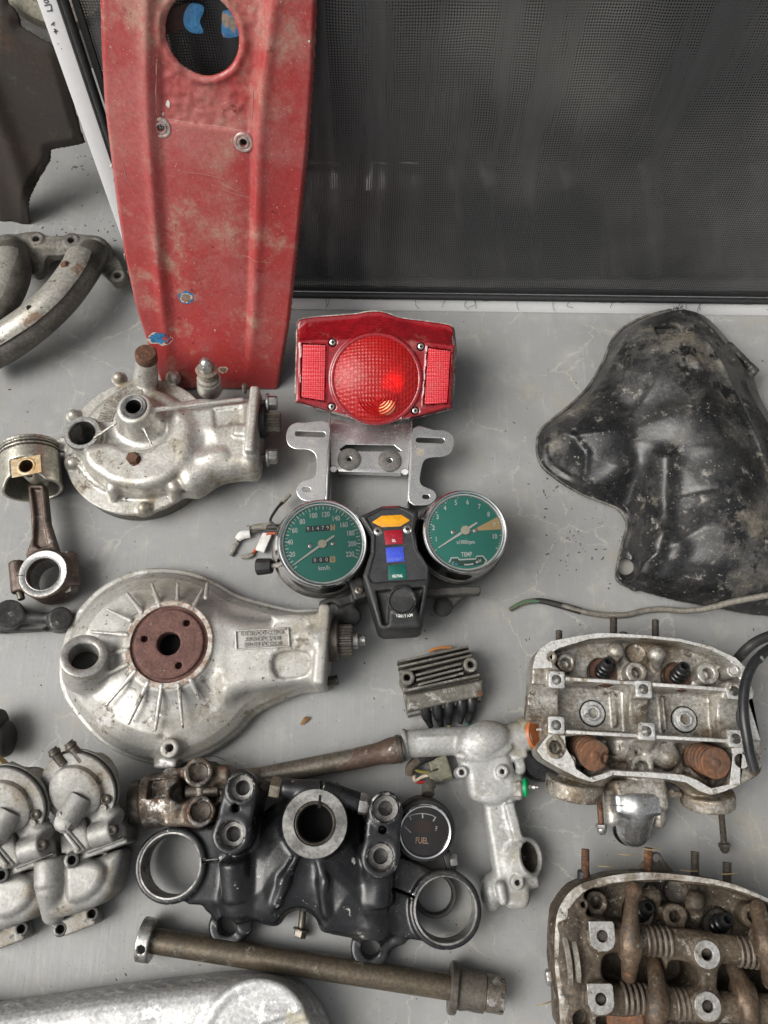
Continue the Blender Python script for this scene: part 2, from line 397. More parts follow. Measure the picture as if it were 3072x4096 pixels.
def worn(name, c1, c2=None, sc=60, rough=.45, rough2=None, metal=0.0, bump=.15, bsc=500, spots=(), edge=None, coat=0.0, lo=.35, hi=.65, stretch=None, speck=None, grain=.3, gsc=330):
    """two-tone surface with grain, blotches (colour, noise scale, low, high, roughness, metal) and optional bare edges"""
    m = bpy.data.materials.new(name); m.use_nodes = True; nt = m.node_tree; b = nt.nodes['Principled BSDF']
    tc = nd(nt, 'ShaderNodeTexCoord'); co = tc.outputs['Object']
    if stretch:
        mp = nd(nt, 'ShaderNodeMapping'); mp.inputs['Scale'].default_value = stretch[:3]
        if len(stretch) > 3: mp.inputs['Rotation'].default_value = (0, 0, stretch[3])
        nt.links.new(co, mp.inputs[0]); co2 = mp.outputs[0]
    else: co2 = co
    def noise(scale, det=5, rgh=.6, c=None):
        n = nd(nt, 'ShaderNodeTexNoise'); n.inputs['Scale'].default_value = scale; n.inputs['Detail'].default_value = det; n.inputs['Roughness'].default_value = rgh
        nt.links.new(c if c is not None else co, n.inputs['Vector']); return n.outputs['Fac']
    c2 = c2 or tuple(x * .75 for x in c1)
    base = noise(sc, 6, .65, co2)
    col = mixc(nt, ramp(nt, base, lo, hi), c1, c2)
    r = mixf(nt, ramp(nt, base, lo, hi), rough, rough2 if rough2 is not None else min(rough + .15, 1)); mt = metal
    for i, sp in enumerate(spots):
        cs, ss, l, h = sp[:4]; fac = ramp(nt, noise(ss, 7, .72), l - .035, h - .035)
        col = mixc(nt, fac, col, cs); r = mixf(nt, fac, r, sp[4] if len(sp) > 4 else .8)
        mt = mixf(nt, fac, mt, sp[5] if len(sp) > 5 else 0.0)
    if edge:
        g = nd(nt, 'ShaderNodeNewGeometry'); n2 = noise(180, 4)
        ma = nd(nt, 'ShaderNodeMath', operation='MULTIPLY_ADD'); ma.inputs[1].default_value = .12; nt.links.new(n2, ma.inputs[0]); nt.links.new(g.outputs['Pointiness'], ma.inputs[2])
        fac = ramp(nt, ma.outputs[0], edge[1], edge[2]); col = mixc(nt, fac, col, edge[0]); r = mixf(nt, fac, r, .4); mt = mixf(nt, fac, mt, .6)
    if grain:
        gm = nd(nt, 'ShaderNodeMix', data_type='RGBA', blend_type='MULTIPLY'); gm.inputs[0].default_value = 1.0
        gv = ramp(nt, noise(gsc, 4, .7), .3, .7, 1 - grain, 1 + grain * .7); cb_ = nd(nt, 'ShaderNodeCombineColor')
        for q in range(3): nt.links.new(gv, cb_.inputs[q])
        if not isinstance(col, tuple): nt.links.new(col, gm.inputs[6])
        nt.links.new(cb_.outputs[0], gm.inputs[7]); col = gm.outputs[2]
    if speck:
        fac = ramp(nt, noise(speck[1], 2, .5), speck[2], speck[2] + .03); col = mixc(nt, fac, col, speck[0])
    def put(v, k):
        if isinstance(v, (int, float)): b.inputs[k].default_value = v
        else: nt.links.new(v, b.inputs[k])
    put(col, 'Base Color'); put(r, 'Roughness'); put(mt, 'Metallic')
    if coat: b.inputs['Coat Weight'].default_value = coat; b.inputs['Coat Roughness'].default_value = .12
    if bump:
        bp = nd(nt, 'ShaderNodeBump'); bp.inputs['Strength'].default_value = bump; bp.inputs['Distance'].default_value = .0008
        ad = nd(nt, 'ShaderNodeMath', operation='ADD'); nt.links.new(noise(bsc, 4), ad.inputs[0]); nt.links.new(base, ad.inputs[1])
        nt.links.new(ad.outputs[0], bp.inputs['Height']); nt.links.new(bp.outputs[0], b.inputs['Normal'])
    MATS[name] = m; return m
def plain(name, c, rough=.4, metal=0.0, coat=0.0, emit=0):
    m = bpy.data.materials.new(name); m.use_nodes = True; b = m.node_tree.nodes['Principled BSDF']
    b.inputs['Base Color'].default_value = (*c, 1); b.inputs['Roughness'].default_value = rough; b.inputs['Metallic'].default_value = metal; b.inputs['Coat Weight'].default_value = coat
    MATS[name] = m; return m
def clear_glass(name, tint=(1, 1, 1), refl=.06, rough=.03, bump=None):
    """thin clear pane: see-through with a glossy face"""
    m = bpy.data.materials.new(name); m.use_nodes = True; nt = m.node_tree; nt.nodes.clear()
    o = nd(nt, 'ShaderNodeOutputMaterial'); t = nd(nt, 'ShaderNodeBsdfTransparent'); t.inputs[0].default_value = (*tint, 1)
    g = nd(nt, 'ShaderNodeBsdfGlossy'); g.inputs['Roughness'].default_value = rough; mx = nd(nt, 'ShaderNodeMixShader')
    fr = nd(nt, 'ShaderNodeFresnel'); fr.inputs[0].default_value = 1.6; nt.links.new(fr.outputs[0], mx.inputs[0])
    nt.links.new(t.outputs[0], mx.inputs[1]); nt.links.new(g.outputs[0], mx.inputs[2]); nt.links.new(mx.outputs[0], o.inputs[0])
    MATS[name] = m; return m

grime = (.075, .06, .045); rust = (.16, .055, .022)
alu = worn('cast_aluminium', (.56, .55, .52), (.38, .37, .34), 45, .42, .6, .55, .35, 700, [((.19, .16, .12), 30, .56, .74, .75, .1), (grime, 260, .62, .68, .8)])
alu_clean = worn('clean_aluminium', (.62, .62, .60), (.46, .46, .45), 60, .42, .55, .5, .3, 600, [((.25, .22, .18), 60, .58, .7, .7, .1), ((.1, .08, .06), 240, .62, .68, .8)])
alu_dirty = worn('grimy_aluminium', (.44, .42, .38), (.27, .245, .205), 40, .5, .65, .4, .4, 600, [((.1, .08, .06), 35, .5, .7, .8, 0), ((.5, .48, .44), 120, .62, .7, .5, .4)])
alu_brown = worn('oily_brown_aluminium', (.125, .095, .066), (.06, .045, .03), 40, .5, .7, .25, .5, 400, [((.36, .335, .29), 70, .60, .70, .55, .4), ((.03, .024, .018), 24, .54, .68, .6), ((.5, .47, .4), 260, .66, .70, .8)], grain=.45)
alu_paint = worn('silver_paint', (.52, .51, .48), (.39, .38, .35), 20, .42, .55, .4, .22, 600, [((.28, .255, .205), 14, .51, .70, .7), ((.14, .12, .09), 34, .60, .70, .85), ((.07, .055, .045), 150, .65, .68, .85), ((.15, .065, .035), 30, .71, .75, .9), ((.66, .655, .64), 30, .60, .72, .36, .5)], grain=.14)
gasket_face = worn('machined_face', (.66, .655, .63), (.54, .53, .50), 90, .42, .55, .4, .25, 900, [((.24, .2, .14), 60, .60, .67, .8, .1), ((.14, .11, .08), 240, .63, .68, .85)], grain=.25)
steel = worn('bright_steel', (.55, .54, .52), (.42, .41, .39), 80, .25, .4, .9, .1, 900, [((.22, .16, .11), 90, .6, .75, .7, .2)])
dark_steel = worn('dark_oily_steel', (.16, .14, .12), (.09, .08, .065), 60, .35, .55, .7, .25, 600, [((.2, .13, .08), 70, .6, .75, .7, .1)])
rusty = worn('rusty_steel', (.15, .075, .045), (.09, .05, .035), 90, .65, .8, .3, .5, 500, [((.28, .11, .04), 120, .58, .72, .9), ((.3, .28, .26), 60, .66, .74, .4, .8)])
orange_rust = worn('orange_rust', (.19, .085, .042), (.115, .065, .042), 50, .7, .8, .2, .45, 500, [((.27, .105, .04), 40, .56, .7, .9), ((.08, .06, .045), 60, .57, .7, .7)])
brown_plate = worn('red_brown_oxide', (.155, .075, .06), (.12, .06, .05), 80, .7, .8, .2, .4, 700, [((.28, .22, .2), 260, .66, .72, .6)])
chrome = worn('chrome', (.78, .78, .79), (.72, .72, .73), 60, .07, .13, 1.0, .02, 500, [((.3, .22, .15), 110, .72, .78, .5, .3)], grain=.05)
zinc = worn('zinc_chromed_sheet', (.86, .86, .86), (.76, .755, .74), 30, .22, .34, .9, .03, 700, [((.36, .29, .2), 70, .63, .72, .6, .3), ((.2, .1, .05), 40, .70, .76, .8, 0)], grain=.08)
black_paint = worn('worn_black_enamel', (.0085, .009, .0105), (.015, .0155, .017), 30, .22, .36, .0, .18, 300, [((.085, .08, .07), 16, .60, .78, .6), ((.3, .29, .27), 34, .68, .72, .6, .3), ((.40, .39, .37), 80, .675, .695, .5, .4), ((.34, .33, .31), 300, .70, .72, .6, .2)], edge=((.46, .45, .43), .608, .635), grain=.2)
black_plastic = worn('black_plastic', (.016, .016, .017), (.026, .026, .026), 60, .4, .55, 0, .12, 800, [((.09, .085, .075), 70, .62, .78, .8)])
rubber = worn('black_rubber', (.018, .018, .018), (.03, .029, .028), 60, .5, .65, 0, .15, 500, [((.1, .09, .075), 60, .6, .78, .9)])
rubber_gloss = worn('glossy_rubber', (.013, .014, .015), (.02, .02, .021), 50, .25, .38, 0, .08, 300)
hole_black = plain('deep_black', (.004, .004, .004), .9)
white = plain('white_marking', (.78, .8, .76), .5)
# ================================================================ the setting: painted floor, wall behind the screen
def floor_mat():
    m = bpy.data.materials.new('grey_floor_paint'); m.use_nodes = True; nt = m.node_tree; b = nt.nodes['Principled BSDF']; L = nt.links.new
    co = nd(nt, 'ShaderNodeTexCoord').outputs['Object']
    def noise(s, d=5, r=.6, c=None):
        n = nd(nt, 'ShaderNodeTexNoise'); n.inputs['Scale'].default_value = s; n.inputs['Detail'].default_value = d; n.inputs['Roughness'].default_value = r
        L(c if c is not None else co, n.inputs['Vector']); return n
    big = noise(7, 6).outputs[0]; mid = noise(34, 6, .65).outputs[0]
    col = mixc(nt, ramp(nt, big, .3, .7), (.298, .303, .302), (.250, .252, .248))
    col = mixc(nt, ramp(nt, mid, .48, .75, 0, .5), col, (.40, .39, .355))
    # brush streaks
    mp = nd(nt, 'ShaderNodeMapping'); mp.inputs['Scale'].default_value = (260, 14, 1); mp.inputs['Rotation'].default_value = (0, 0, .12); L(co, mp.inputs[0])
    st = noise(1, 4, .6, mp.outputs[0]).outputs[0]
    col = mixc(nt, ramp(nt, st, .55, .75, 0, .22), col, (.47, .47, .46))
    # fine pale cracks in the paint
    wp = nd(nt, 'ShaderNodeVectorMath', operation='MULTIPLY_ADD'); nn = noise(26, 5, .7); L(nn.outputs['Color'], wp.inputs[0]); wp.inputs[1].default_value = (.035, .035, 0); L(co, wp.inputs[2])
    vo = nd(nt, 'ShaderNodeTexVoronoi', feature='DISTANCE_TO_EDGE'); vo.inputs['Scale'].default_value = 15; L(wp.outputs[0], vo.inputs['Vector'])
    cf = nd(nt, 'ShaderNodeMath', operation='MULTIPLY'); L(ramp(nt, vo.outputs['Distance'], .003, .016, 1, 0), cf.inputs[0]); L(ramp(nt, noise(9, 3).outputs[0], .42, .56), cf.inputs[1])
    cf2 = nd(nt, 'ShaderNodeMath', operation='MULTIPLY'); L(cf.outputs[0], cf2.inputs[0]); L(ramp(nt, noise(60, 3).outputs[0], .32, .55, .08, .55), cf2.inputs[1])
    col = mixc(nt, cf2.outputs[0], col, (.46, .44, .38))
    # dusty stains and dirt specks
    col = mixc(nt, ramp(nt, noise(11, 7, .72).outputs[0], .50, .72, 0, .55), col, (.31, .28, .22))
    col = mixc(nt, ramp(nt, noise(19, 7, .75).outputs[0], .60, .72, 0, .5), col, (.17, .165, .155))
    col = mixc(nt, ramp(nt, noise(75, 5, .75).outputs[0], .64, .70, 0, .5), col, (.50, .48, .43))
    col = mixc(nt, ramp(nt, noise(420, 2, .5).outputs[0], .70, .73, 0, .8), col, (.07, .055, .04))
    L(col, b.inputs['Base Color']); L(mixf(nt, ramp(nt, mid, .3, .7), .36, .55), b.inputs['Roughness'])
    bp = nd(nt, 'ShaderNodeBump'); bp.inputs['Strength'].default_value = .25; bp.inputs['Distance'].default_value = .0008
    ad = nd(nt, 'ShaderNodeMath', operation='ADD'); L(st, ad.inputs[0]); L(noise(120, 6).outputs[0], ad.inputs[1]); L(ad.outputs[0], bp.inputs['Height']); L(bp.outputs[0], b.inputs['Normal'])
    return m
tag(part('floor', (A([-2500, -2500, 0], [2500, -2500, 0], [2500, 690, 0], [-2500, 690, 0]), [(0, 1, 2, 3)]), floor_mat(), base=A(0, 0, 0)), kind='structure')
wall_m = worn('dark_stained_wall', (.13, .128, .124), (.18, .176, .17), 9, .7, .85, 0, .4, 60, [((.26, .25, .235), 6, .56, .72, .9), ((.09, .05, .03), 22, .66, .76, .9)], stretch=(3, 1, .35))
wl = part('wall', prism([A(2500, 480, -10), A(-235, 480, -10), A(-235, 640, -10), A(-2500, 640, -10), A(-2500, 700, -10), A(2500, 700, -10)], A(0, 0, 1230)), wall_m); tag(wl, kind='structure')
# black plastic sheet hanging behind the screen and spreading over the floor
def sheet_pt(x, t):
    """t: length along the sheet from the wall down (0..1) over the floor"""
    L = t * 900.0
    if L < 470: y, z = 466.0, 480.0 - L
    elif L < 520: a = (L - 470) / 50 * math.pi / 2; y, z = 466 - 32 * (1 - math.cos(a)) - 0, 10 + 0 * a + 12 * (1 - math.sin(a)) - 0; z = max(z, 3)
    else: y, z = 434 - (L - 520) * .36, 3.0
    f = math.sin(x * .055 + .6 * math.sin(L * .011)) * 5 + 4.5 * math.sin(x * .13 + 2 + .4 * math.sin(L * .02)) + 3.5 * math.exp(-((x + 40) / 60) ** 2) * math.sin(x * .3) + 2.2 * math.sin(x * .021 + L * .02)
    f = (f + 9) * (.55 if L > 500 else 1.0)
    return A(x, y - (f if L < 500 else 0), z + (f * .8 if L >= 470 else 0))
nx, ny = 260, 70; V = []; F = []
for j_ in range(ny + 1):
    for i_ in range(nx + 1): V.append(sheet_pt(-225 + 1000 * i_ / nx, j_ / ny))
for j_ in range(ny):
    for i_ in range(nx): a = j_ * (nx + 1) + i_; F.append((a, a + nx + 1, a + nx + 2, a + 1))
tag(part('plastic_sheet', (np.array(V), F), worn('black_polythene', (.007, .007, .0075), (.13, .13, .13), 26, .25, .5, 0, .1, 90, [((.05, .048, .045), 7, .56, .74, .6)], grain=.15, lo=.5, hi=.72, stretch=(1, .16, .1)), sharp=0), 'creased black plastic sheet hanging behind the insect screen', 'plastic sheet')

# ================================================================ insect screen leaning on the wall
SA = Wp(585, 1229, 0.0); e1s = unit(A(.99987, -.01606, 0)); yv = np.cross(A(0, 0, 1), e1s); ang = math.radians(80)
e2s = math.cos(ang) * yv + math.sin(ang) * A(0, 0, 1); e3s = np.cross(e1s, e2s)      # e3s faces the camera
def SP(x, y, n=0.0): return SA + x * e1s + y * e2s + n * e3s
SR = np.stack([e1s, e2s, e3s], 1)
scr = thing('window_screen', 'black insect mesh screen in a white frame leaning on the wall', 'screen', SP(400, 0))
white_alu = worn('white_powder_coat', (.92, .92, .92), (.9, .9, .9), 60, .35, .45, 0, .04, 400, [((.55, .53, .5), 60, .70, .80, .7)], grain=.03)
mesh_blk = worn('black_spline', (.014, .014, .015), (.024, .024, .025), 300, .5, .7, 0, .4, 900)
bot = part('bottom_rail', box(SP(500, 9, -6), (1000, 18, 12), SR, .8), white_alu, scr)
lef = part('left_rail', box(SP(8, 420, -6), (16, 807, 12), SR, .8), white_alu, scr)
part('spline_cord', tube([SP(24, 24, 1), SP(980, 24, 1)], 3.6, 10), mesh_blk, scr)
part('spline_cord', tube([SP(23, 26, 1), SP(23, 820, 1)], 3.6, 10), mesh_blk, scr)
part('inner_lip', box(SP(500, 33, -1.4), (950, 6.5, 3), SR, .5), mesh_blk, scr)
part('inner_lip', box(SP(31, 425, -1.4), (6, 778, 3), SR, .5), mesh_blk, scr)
def mesh_mat(name, px, py, thr, warp=.0012, dens=.5):
    m = bpy.data.materials.new(name); m.use_nodes = True; nt = m.node_tree; nt.nodes.clear(); L = nt.links.new
    o = nd(nt, 'ShaderNodeOutputMaterial'); uv = nd(nt, 'ShaderNodeTexCoord').outputs['UV']
    nz = nd(nt, 'ShaderNodeTexNoise'); nz.inputs['Scale'].default_value = 14; nz.inputs['Detail'].default_value = 3; L(uv, nz.inputs['Vector'])
    wp = nd(nt, 'ShaderNodeVectorMath', operation='MULTIPLY_ADD'); L(nz.outputs['Color'], wp.inputs[0]); wp.inputs[1].default_value = (warp * 6, warp * 6, 0); L(uv, wp.inputs[2])
    sp = nd(nt, 'ShaderNodeSeparateXYZ'); L(wp.outputs[0], sp.inputs[0]); fs = []
    for ax, pitch in ((0, px), (1, py)):
        a = nd(nt, 'ShaderNodeMath', operation='DIVIDE'); L(sp.outputs[ax], a.inputs[0]); a.inputs[1].default_value = pitch
        fr = nd(nt, 'ShaderNodeMath', operation='FRACT'); L(a.outputs[0], fr.inputs[0])
        g = nd(nt, 'ShaderNodeMath', operation='GREATER_THAN'); L(fr.outputs[0], g.inputs[0]); g.inputs[1].default_value = thr; fs.append(g.outputs[0])
    mx = nd(nt, 'ShaderNodeMath', operation='MULTIPLY'); L(fs[0], mx.inputs[0]); L(fs[1], mx.inputs[1])
    tr = nd(nt, 'ShaderNodeBsdfTransparent'); pb = nd(nt, 'ShaderNodeBsdfPrincipled'); pb.inputs['Roughness'].default_value = .45
    nb = nd(nt, 'ShaderNodeTexNoise'); nb.inputs['Scale'].default_value = 5; nb.inputs['Detail'].default_value = 5; L(uv, nb.inputs['Vector'])
    L(mixc(nt, ramp(nt, nb.outputs[0], .4, .75), (.055, .055, .056), (.135, .132, .127)), pb.inputs['Base Color'])
    ms = nd(nt, 'ShaderNodeMixShader'); L(mx.outputs[0], ms.inputs[0]); L(pb.outputs[0], ms.inputs[1]); L(tr.outputs[0], ms.inputs[2]); L(ms.outputs[0], o.inputs[0])
    MATS[name] = m; return m
def sheet(name, x0, x1, y0, y1, nx, ny, fn, mat, parent):
    V, F, U = [], [], []
    for j in range(ny + 1):
        for i in range(nx + 1):
            x = x0 + (x1 - x0) * i / nx; y = y0 + (y1 - y0) * j / ny; V.append(SP(x, y, fn(x, y))); U.append((x * .001, y * .001))
    for j in range(ny):
        for i in range(nx): a = j * (nx + 1) + i; F.append((a, a + 1, a + nx + 2, a + nx + 1))
    o = part(name, (np.array(V), F), mat, parent, sharp=0); me = o.data; ul = me.uv_layers.new(name='UVMap')
    li = np.zeros(len(me.loops), np.int32); me.loops.foreach_get('vertex_index', li); ul.data.foreach_set('uv', np.array(U, np.float32)[li].ravel())
    return o
def sag(x, y): return -2.6 + 2.4 * math.sin(x * .16 + 1.2 * math.sin(y * .02)) * math.exp(-((x - 250) / 70) ** 2) * math.exp(-((y - 60) / 110) ** 2) + 1.6 * math.sin(x * .021 + .4 * math.sin(y * .013)) * math.exp(-((y - 90) / 120) ** 2) + .8 * math.sin(x * .05 + y * .02) - 1.5 * math.sin(math.pi * min(max((y - 30) / 700, 0), 1))
sheet('mesh_fabric', 27, 985, 30, 820, 150, 110, sag, mesh_mat('insect_mesh', .0024, .0024, .52), scr)
fringe = mesh_mat('frayed_mesh', .0016, .0016, .40)
rg = random.Random(4)
fr = [18.2 + 1.4 * rg.random() + 1.0 * math.sin(i * .21) for i in range(201)]
V = [SP(24 + i * 4.7, 26, 1.2) for i in range(201)] + [SP(24 + i * 4.7 + rg.uniform(-1, 1), fr[i], .5) for i in range(201)]
o = part('frayed_edge', (np.array(V), [(i, i + 1, 202 + i, 201 + i) for i in range(200)]), fringe, scr, sharp=0)
ul = o.data.uv_layers.new(name='UVMap'); li = np.zeros(len(o.data.loops), np.int32); o.data.loops.foreach_get('vertex_index', li)
ul.data.foreach_set('uv', np.array([((24 + (i % 201) * 4.7) * .001, .026 if i < 201 else .013) for i in range(402)], np.float32)[li].ravel())
for k in range(26):       # loose threads hanging from the cut mesh
    x = rg.uniform(150, 950); l = rg.uniform(4, 11); P = [SP(x, fr[int((x - 24) / 4.7)] + 2, 1), SP(x + rg.uniform(-3, 3), 15 - l * .4, 1.2), SP(x + rg.uniform(-7, 7), 15 - l, 1)]
    part('loose_thread', tube(P, .22, 5, 4), mesh_blk, scr)
ink = plain('pen_ink', (.12, .12, .13), .6)
EC = Crop(0, 0, .678)
def penned(strokes, C, o, n, w, name, parent):
    part(name, join(*[stroke(cr([C.on(x, y, o, n) for x, y in s], 6, False), w, n) for s in strokes]), ink, parent, kind='stuff')
penned([[(258, 8), (268, 0), (282, 2), (284, 12), (272, 18), (262, 14)], [(262, 34), (300, 28), (302, 66)], [(276, 66), (312, 62)], [(302, 150), (322, 130)], [(308, 134), (322, 152)], [(316, 172), (330, 176), (318, 190)], [(322, 186), (342, 182)], [(328, 172), (330, 200)], [(342, 256), (344, 260)], [(362, 286), (364, 290)]], EC, SP(0, 0, .15), e3s, 1.0, 'pen_writing', lef)
SC_ = Crop(2000, 1200, .6462)
penned([[(1078, 40), (1074, 62)], [(1092, 40), (1088, 54), (1106, 54)], [(1102, 44), (1098, 66)], [(1136, 40), (1120, 42), (1118, 50), (1132, 52), (1130, 62), (1116, 64)]], SC_, SP(0, 0, .15), e3s, .8, 'pen_writing', bot)

# ================================================================ red rear mudguard leaning on the screen
fo = Wp(1110, 1575, 0.0); fa = math.radians(66); fe1 = unit(A(1, .03, 0)); fy = np.cross(A(0, 0, 1), fe1)
fe2 = math.cos(fa) * fy + math.sin(fa) * A(0, 0, 1); fe3 = np.cross(fe1, fe2)
D1 = Crop(0, 0, 1 / .54)                      # coordinates of the whole photo shown 1659 wide
def FL(x, y): p = D1.on(x, y, fo, fe3) - fo; return A(p @ fe1, p @ fe2)
outl = [FL(*p) for p in [(603, 851), (628, 700), (650, 500), (668, 330), (680, 160), (687, 0), (690, -90), (205, -90), (207, 0), (211, 120), (218, 240), (232, 350), (246, 460), (262, 560), (285, 665), (312, 750), (340, 830), (372, 850)]]
fend = thing('red_mudguard', 'faded red steel rear mudguard with a round hole leaning on the screen', 'mudguard', fo)
F2 = np.array(outl)
S = SDF([A(F2[:, 0].min(), F2[:, 1].min(), -24), A(F2[:, 0].max(), F2[:, 1].max(), 12)], 1.3, 5, (fo, fe1, fe2, fe3))
d2 = S.poly2(F2)
Xg, Yg = np.meshgrid(S.ax[0], S.ax[1], indexing='ij')
def edge_interp(pts): q = np.array([FL(*p) for p in pts]); o_ = np.argsort(q[:, 1]); return np.interp(Yg, q[o_, 1], q[o_, 0])
xl = edge_interp([(328, -90), (332, 0), (331, 140), (334, 270), (342, 400), (352, 560), (366, 700), (378, 850)])
xr = edge_interp([(585, -90), (572, 60), (556, 200), (548, 320), (545, 480), (540, 640), (530, 850)])
sst = lambda t: np.clip(t, 0, 1) ** 2 * (3 - 2 * np.clip(t, 0, 1))
inn = np.clip(-d2, 0, 400)
prof = -11 * (1 - np.clip(inn / 5.0, 0, 1)) ** 2.0                    # rolled rim
prof = prof - 6 * (1 - sst(inn / 70))                               # crowned sides
mid_ = sst((Xg - xl) / 14 + .5) * sst((xr - Xg) / 7 + .5)
fade = sst((Yg - 10) / 120)
prof = prof - 5.5 * mid_ * fade
rid = np.exp(-((Xg - xl + 6) / 5) ** 2) + np.exp(-((Xg - xr - 6) / 5) ** 2); prof = prof + 1.6 * rid * fade
pa, pb = FL(335, 262), FL(548, 292); yb = pa[1] + (Xg - pa[0]) * (pb[1] - pa[1]) / (pb[0] - pa[0])
rec = sst((Yg - yb) / 3 + .5) * sst((Xg - xl - 3) / 5) * sst((xr - 3 - Xg) / 5); prof = prof - 1.8 * rec
rgn = np.random.RandomState(3)
def vn(cell):
    nx, ny = int((S.ax[0][-1] - S.ax[0][0]) / cell) + 3, int((S.ax[1][-1] - S.ax[1][0]) / cell) + 3; g = rgn.rand(nx, ny)
    u, v = (Xg - S.ax[0][0]) / cell, (Yg - S.ax[1][0]) / cell; i, j = u.astype(int), v.astype(int); a, b = sst(u - i), sst(v - j)
    return (g[i, j] * (1 - a) + g[i + 1, j] * a) * (1 - b) + (g[i, j + 1] * (1 - a) + g[i + 1, j + 1] * a) * b - .5
prof = prof + rec * (1.1 * vn(8) + 1.2 * vn(4.2)) + .9 * vn(45)
hc = FL(435, 82); hr = np.linalg.norm(FL(514, 82) - FL(356, 82)) / 2; hv = np.linalg.norm(FL(435, 168) - FL(435, -8)) / 2
hole = (np.sqrt(((Xg - hc[0]) / hr) ** 2 + ((Yg - hc[1]) / hv) ** 2) - 1) * hr
prof = prof + 2.6 * np.exp(-((hole - 4) / 3.2) ** 2)
rv = [FL(346, 280), FL(525, 311)]
for q in rv: hole = np.minimum(hole, np.hypot(Xg - q[0], Yg - q[1]) - 3.0)
Zz = S.ax[2][None, None, :]
S.f[:] = np.maximum(np.maximum(np.abs(Zz - prof[:, :, None]) * .8 - 1.5, (d2 + .5)[:, :, None]), -hole[:, :, None])
red = worn('faded_red_paint', (.39, .045, .043), (.33, .037, .036), 16, .34, .46, 0, .22, 500, [((.41, .105, .098), 8, .44, .66, .5), ((.40, .18, .145), 12, .49, .74, .75), ((.41, .26, .19), 24, .56, .80, .85), ((.36, .25, .18), 11, .66, .80, .85), ((.66, .55, .48), 420, .68, .70, .8), ((.2, .02, .02), 60, .66, .74, .5)], coat=.25, grain=.15)
part('panel', S.mesh(), red, fend, sharp=50)
def FP(x, y, n=0.0): q = FL(x, y); return fo + q[0] * fe1 + q[1] * fe2 + n * fe3
for q in rv:
    i, j = np.searchsorted(S.ax[0], q[0]), np.searchsorted(S.ax[1], q[1]); z = prof[i, j] + 1.7; c = fo + q[0] * fe1 + q[1] * fe2 + z * fe3
    part('grommet', lathe(c, fe3, [(9.0, -.6), (8.8, .7), (8, 1.5), (6.6, 1.6), (6, .9), (5, .9), (4.6, 1.9), (3.6, 1.9), (3.2, .4), (3.2, -2)], 32), worn('galvanised', (.62, .56, .52), (.5, .3, .27), 200, .3, .5, .6, .1), fend)
blue = worn('chipped_blue_paint', (.03, .15, .33), (.04, .18, .36), 60, .45, .6, 0, .2, 500, [((.27, .2, .15), 50, .56, .64, .8), ((.06, .03, .025), 30, .66, .74, .8)])
part('bracket_tab', prism(cr([FP(x, y, -16) for x, y in [(404, 20), (432, 24), (434, 40), (426, 60), (434, 84), (408, 84), (392, 70), (390, 45)]], 3), -fe3 * 4, .8), blue, fend, label='blue painted bracket tab behind the round hole')
part('bracket_tab', prism(cr([FP(x, y, -16) for x, y in [(478, 36), (512, 36), (524, 60), (520, 88), (478, 94), (474, 60)]], 3), -fe3 * 4, .8), blue, fend, label='blue painted bracket tab with bare rusty patch')
part('bracket_arm', prism([FP(x, y, -19) for x, y in [(300, 50), (404, 18), (402, 74), (300, 108)]], -fe3 * 4, .6), worn('brown_primer', (.05, .022, .018), (.075, .03, .022), 60, .6, .7), fend)
def chip(x, y, rx, ry, cols, seed):
    """flaked patch: an irregular thin island of older paint"""
    r_ = random.Random(seed); h = 0
    q = FL(x, y); i, j = np.searchsorted(S.ax[0], q[0]), np.searchsorted(S.ax[1], q[1])
    for k, (mt, sc_) in enumerate(cols):
        P = []
        for a in range(22):
            t = a * 2 * math.pi / 22; w = (1 + .18 * r_.uniform(-1, 1)) * sc_; px, py = x + rx * w * math.cos(t), y + ry * w * math.sin(t)
            qq = FL(px, py); ii, jj = np.searchsorted(S.ax[0], qq[0]), np.searchsorted(S.ax[1], qq[1]); P.append(fo + qq[0] * fe1 + qq[1] * fe2 + (prof[ii, jj] + 2.15 + .2 * k) * fe3)
        c = fo + q[0] * fe1 + q[1] * fe2 + (prof[i, j] + 2.15 + .2 * k) * fe3
        part('paint_chip', (np.array(P + [c]), [(a, (a + 1) % 22, 22) for a in range(22)][::-1]), mt, fend)
def surf(x, y, up=2.1):
    q = FL(x, y); i, j = np.searchsorted(S.ax[0], q[0]), np.searchsorted(S.ax[1], q[1]); return fo + q[0] * fe1 + q[1] * fe2 + (prof[i, j] + up) * fe3
scr_m = plain('scratch_pale', (.48, .24, .2), .8)
for pts, w in (([(392, 374), (430, 378), (468, 386), (484, 390)], .35), ([(480, 412), (500, 420), (540, 432)], .35), ([(486, 404), (512, 416)], .4), ([(524, 556), (550, 562), (584, 570)], .45), ([(262, 352), (272, 388), (288, 420)], .35), ([(345, 262), (380, 266), (420, 272)], 1.3), ([(440, 274), (470, 278), (520, 286)], 1.2), ([(337, 130), (335, 190), (336, 250)], .9), ([(545, 200), (543, 260)], .8)):
    part('scratch', stroke(np.array([surf(x, y) for x, y in cr(pts, 6, False)]), w, fe3, .12), scr_m, fend)
rgc = random.Random(12)
for x, y, r in ((234, 372, 3.2), (256, 522, 1.8), (263, 560, 1.6), (266, 566, 2.2), (240, 400, 1.2), (272, 598, 1.4), (667, 92, 2.2), (361, 230, 4.5), (349, 252, 2.4)):
    P = [surf(x + r * (1 + .4 * rgc.uniform(-1, 1)) * math.cos(a * .7), y + r * 1.5 * (1 + .4 * rgc.uniform(-1, 1)) * math.sin(a * .7), 2.3) for a in range(9)]
    part('paint_chip', (np.array(P + [sum(P) / 9]), [(a, (a + 1) % 9, 9) for a in range(9)][::-1]), plain('bare_chip_%d' % x, (.66, .62, .56), .7), fend)
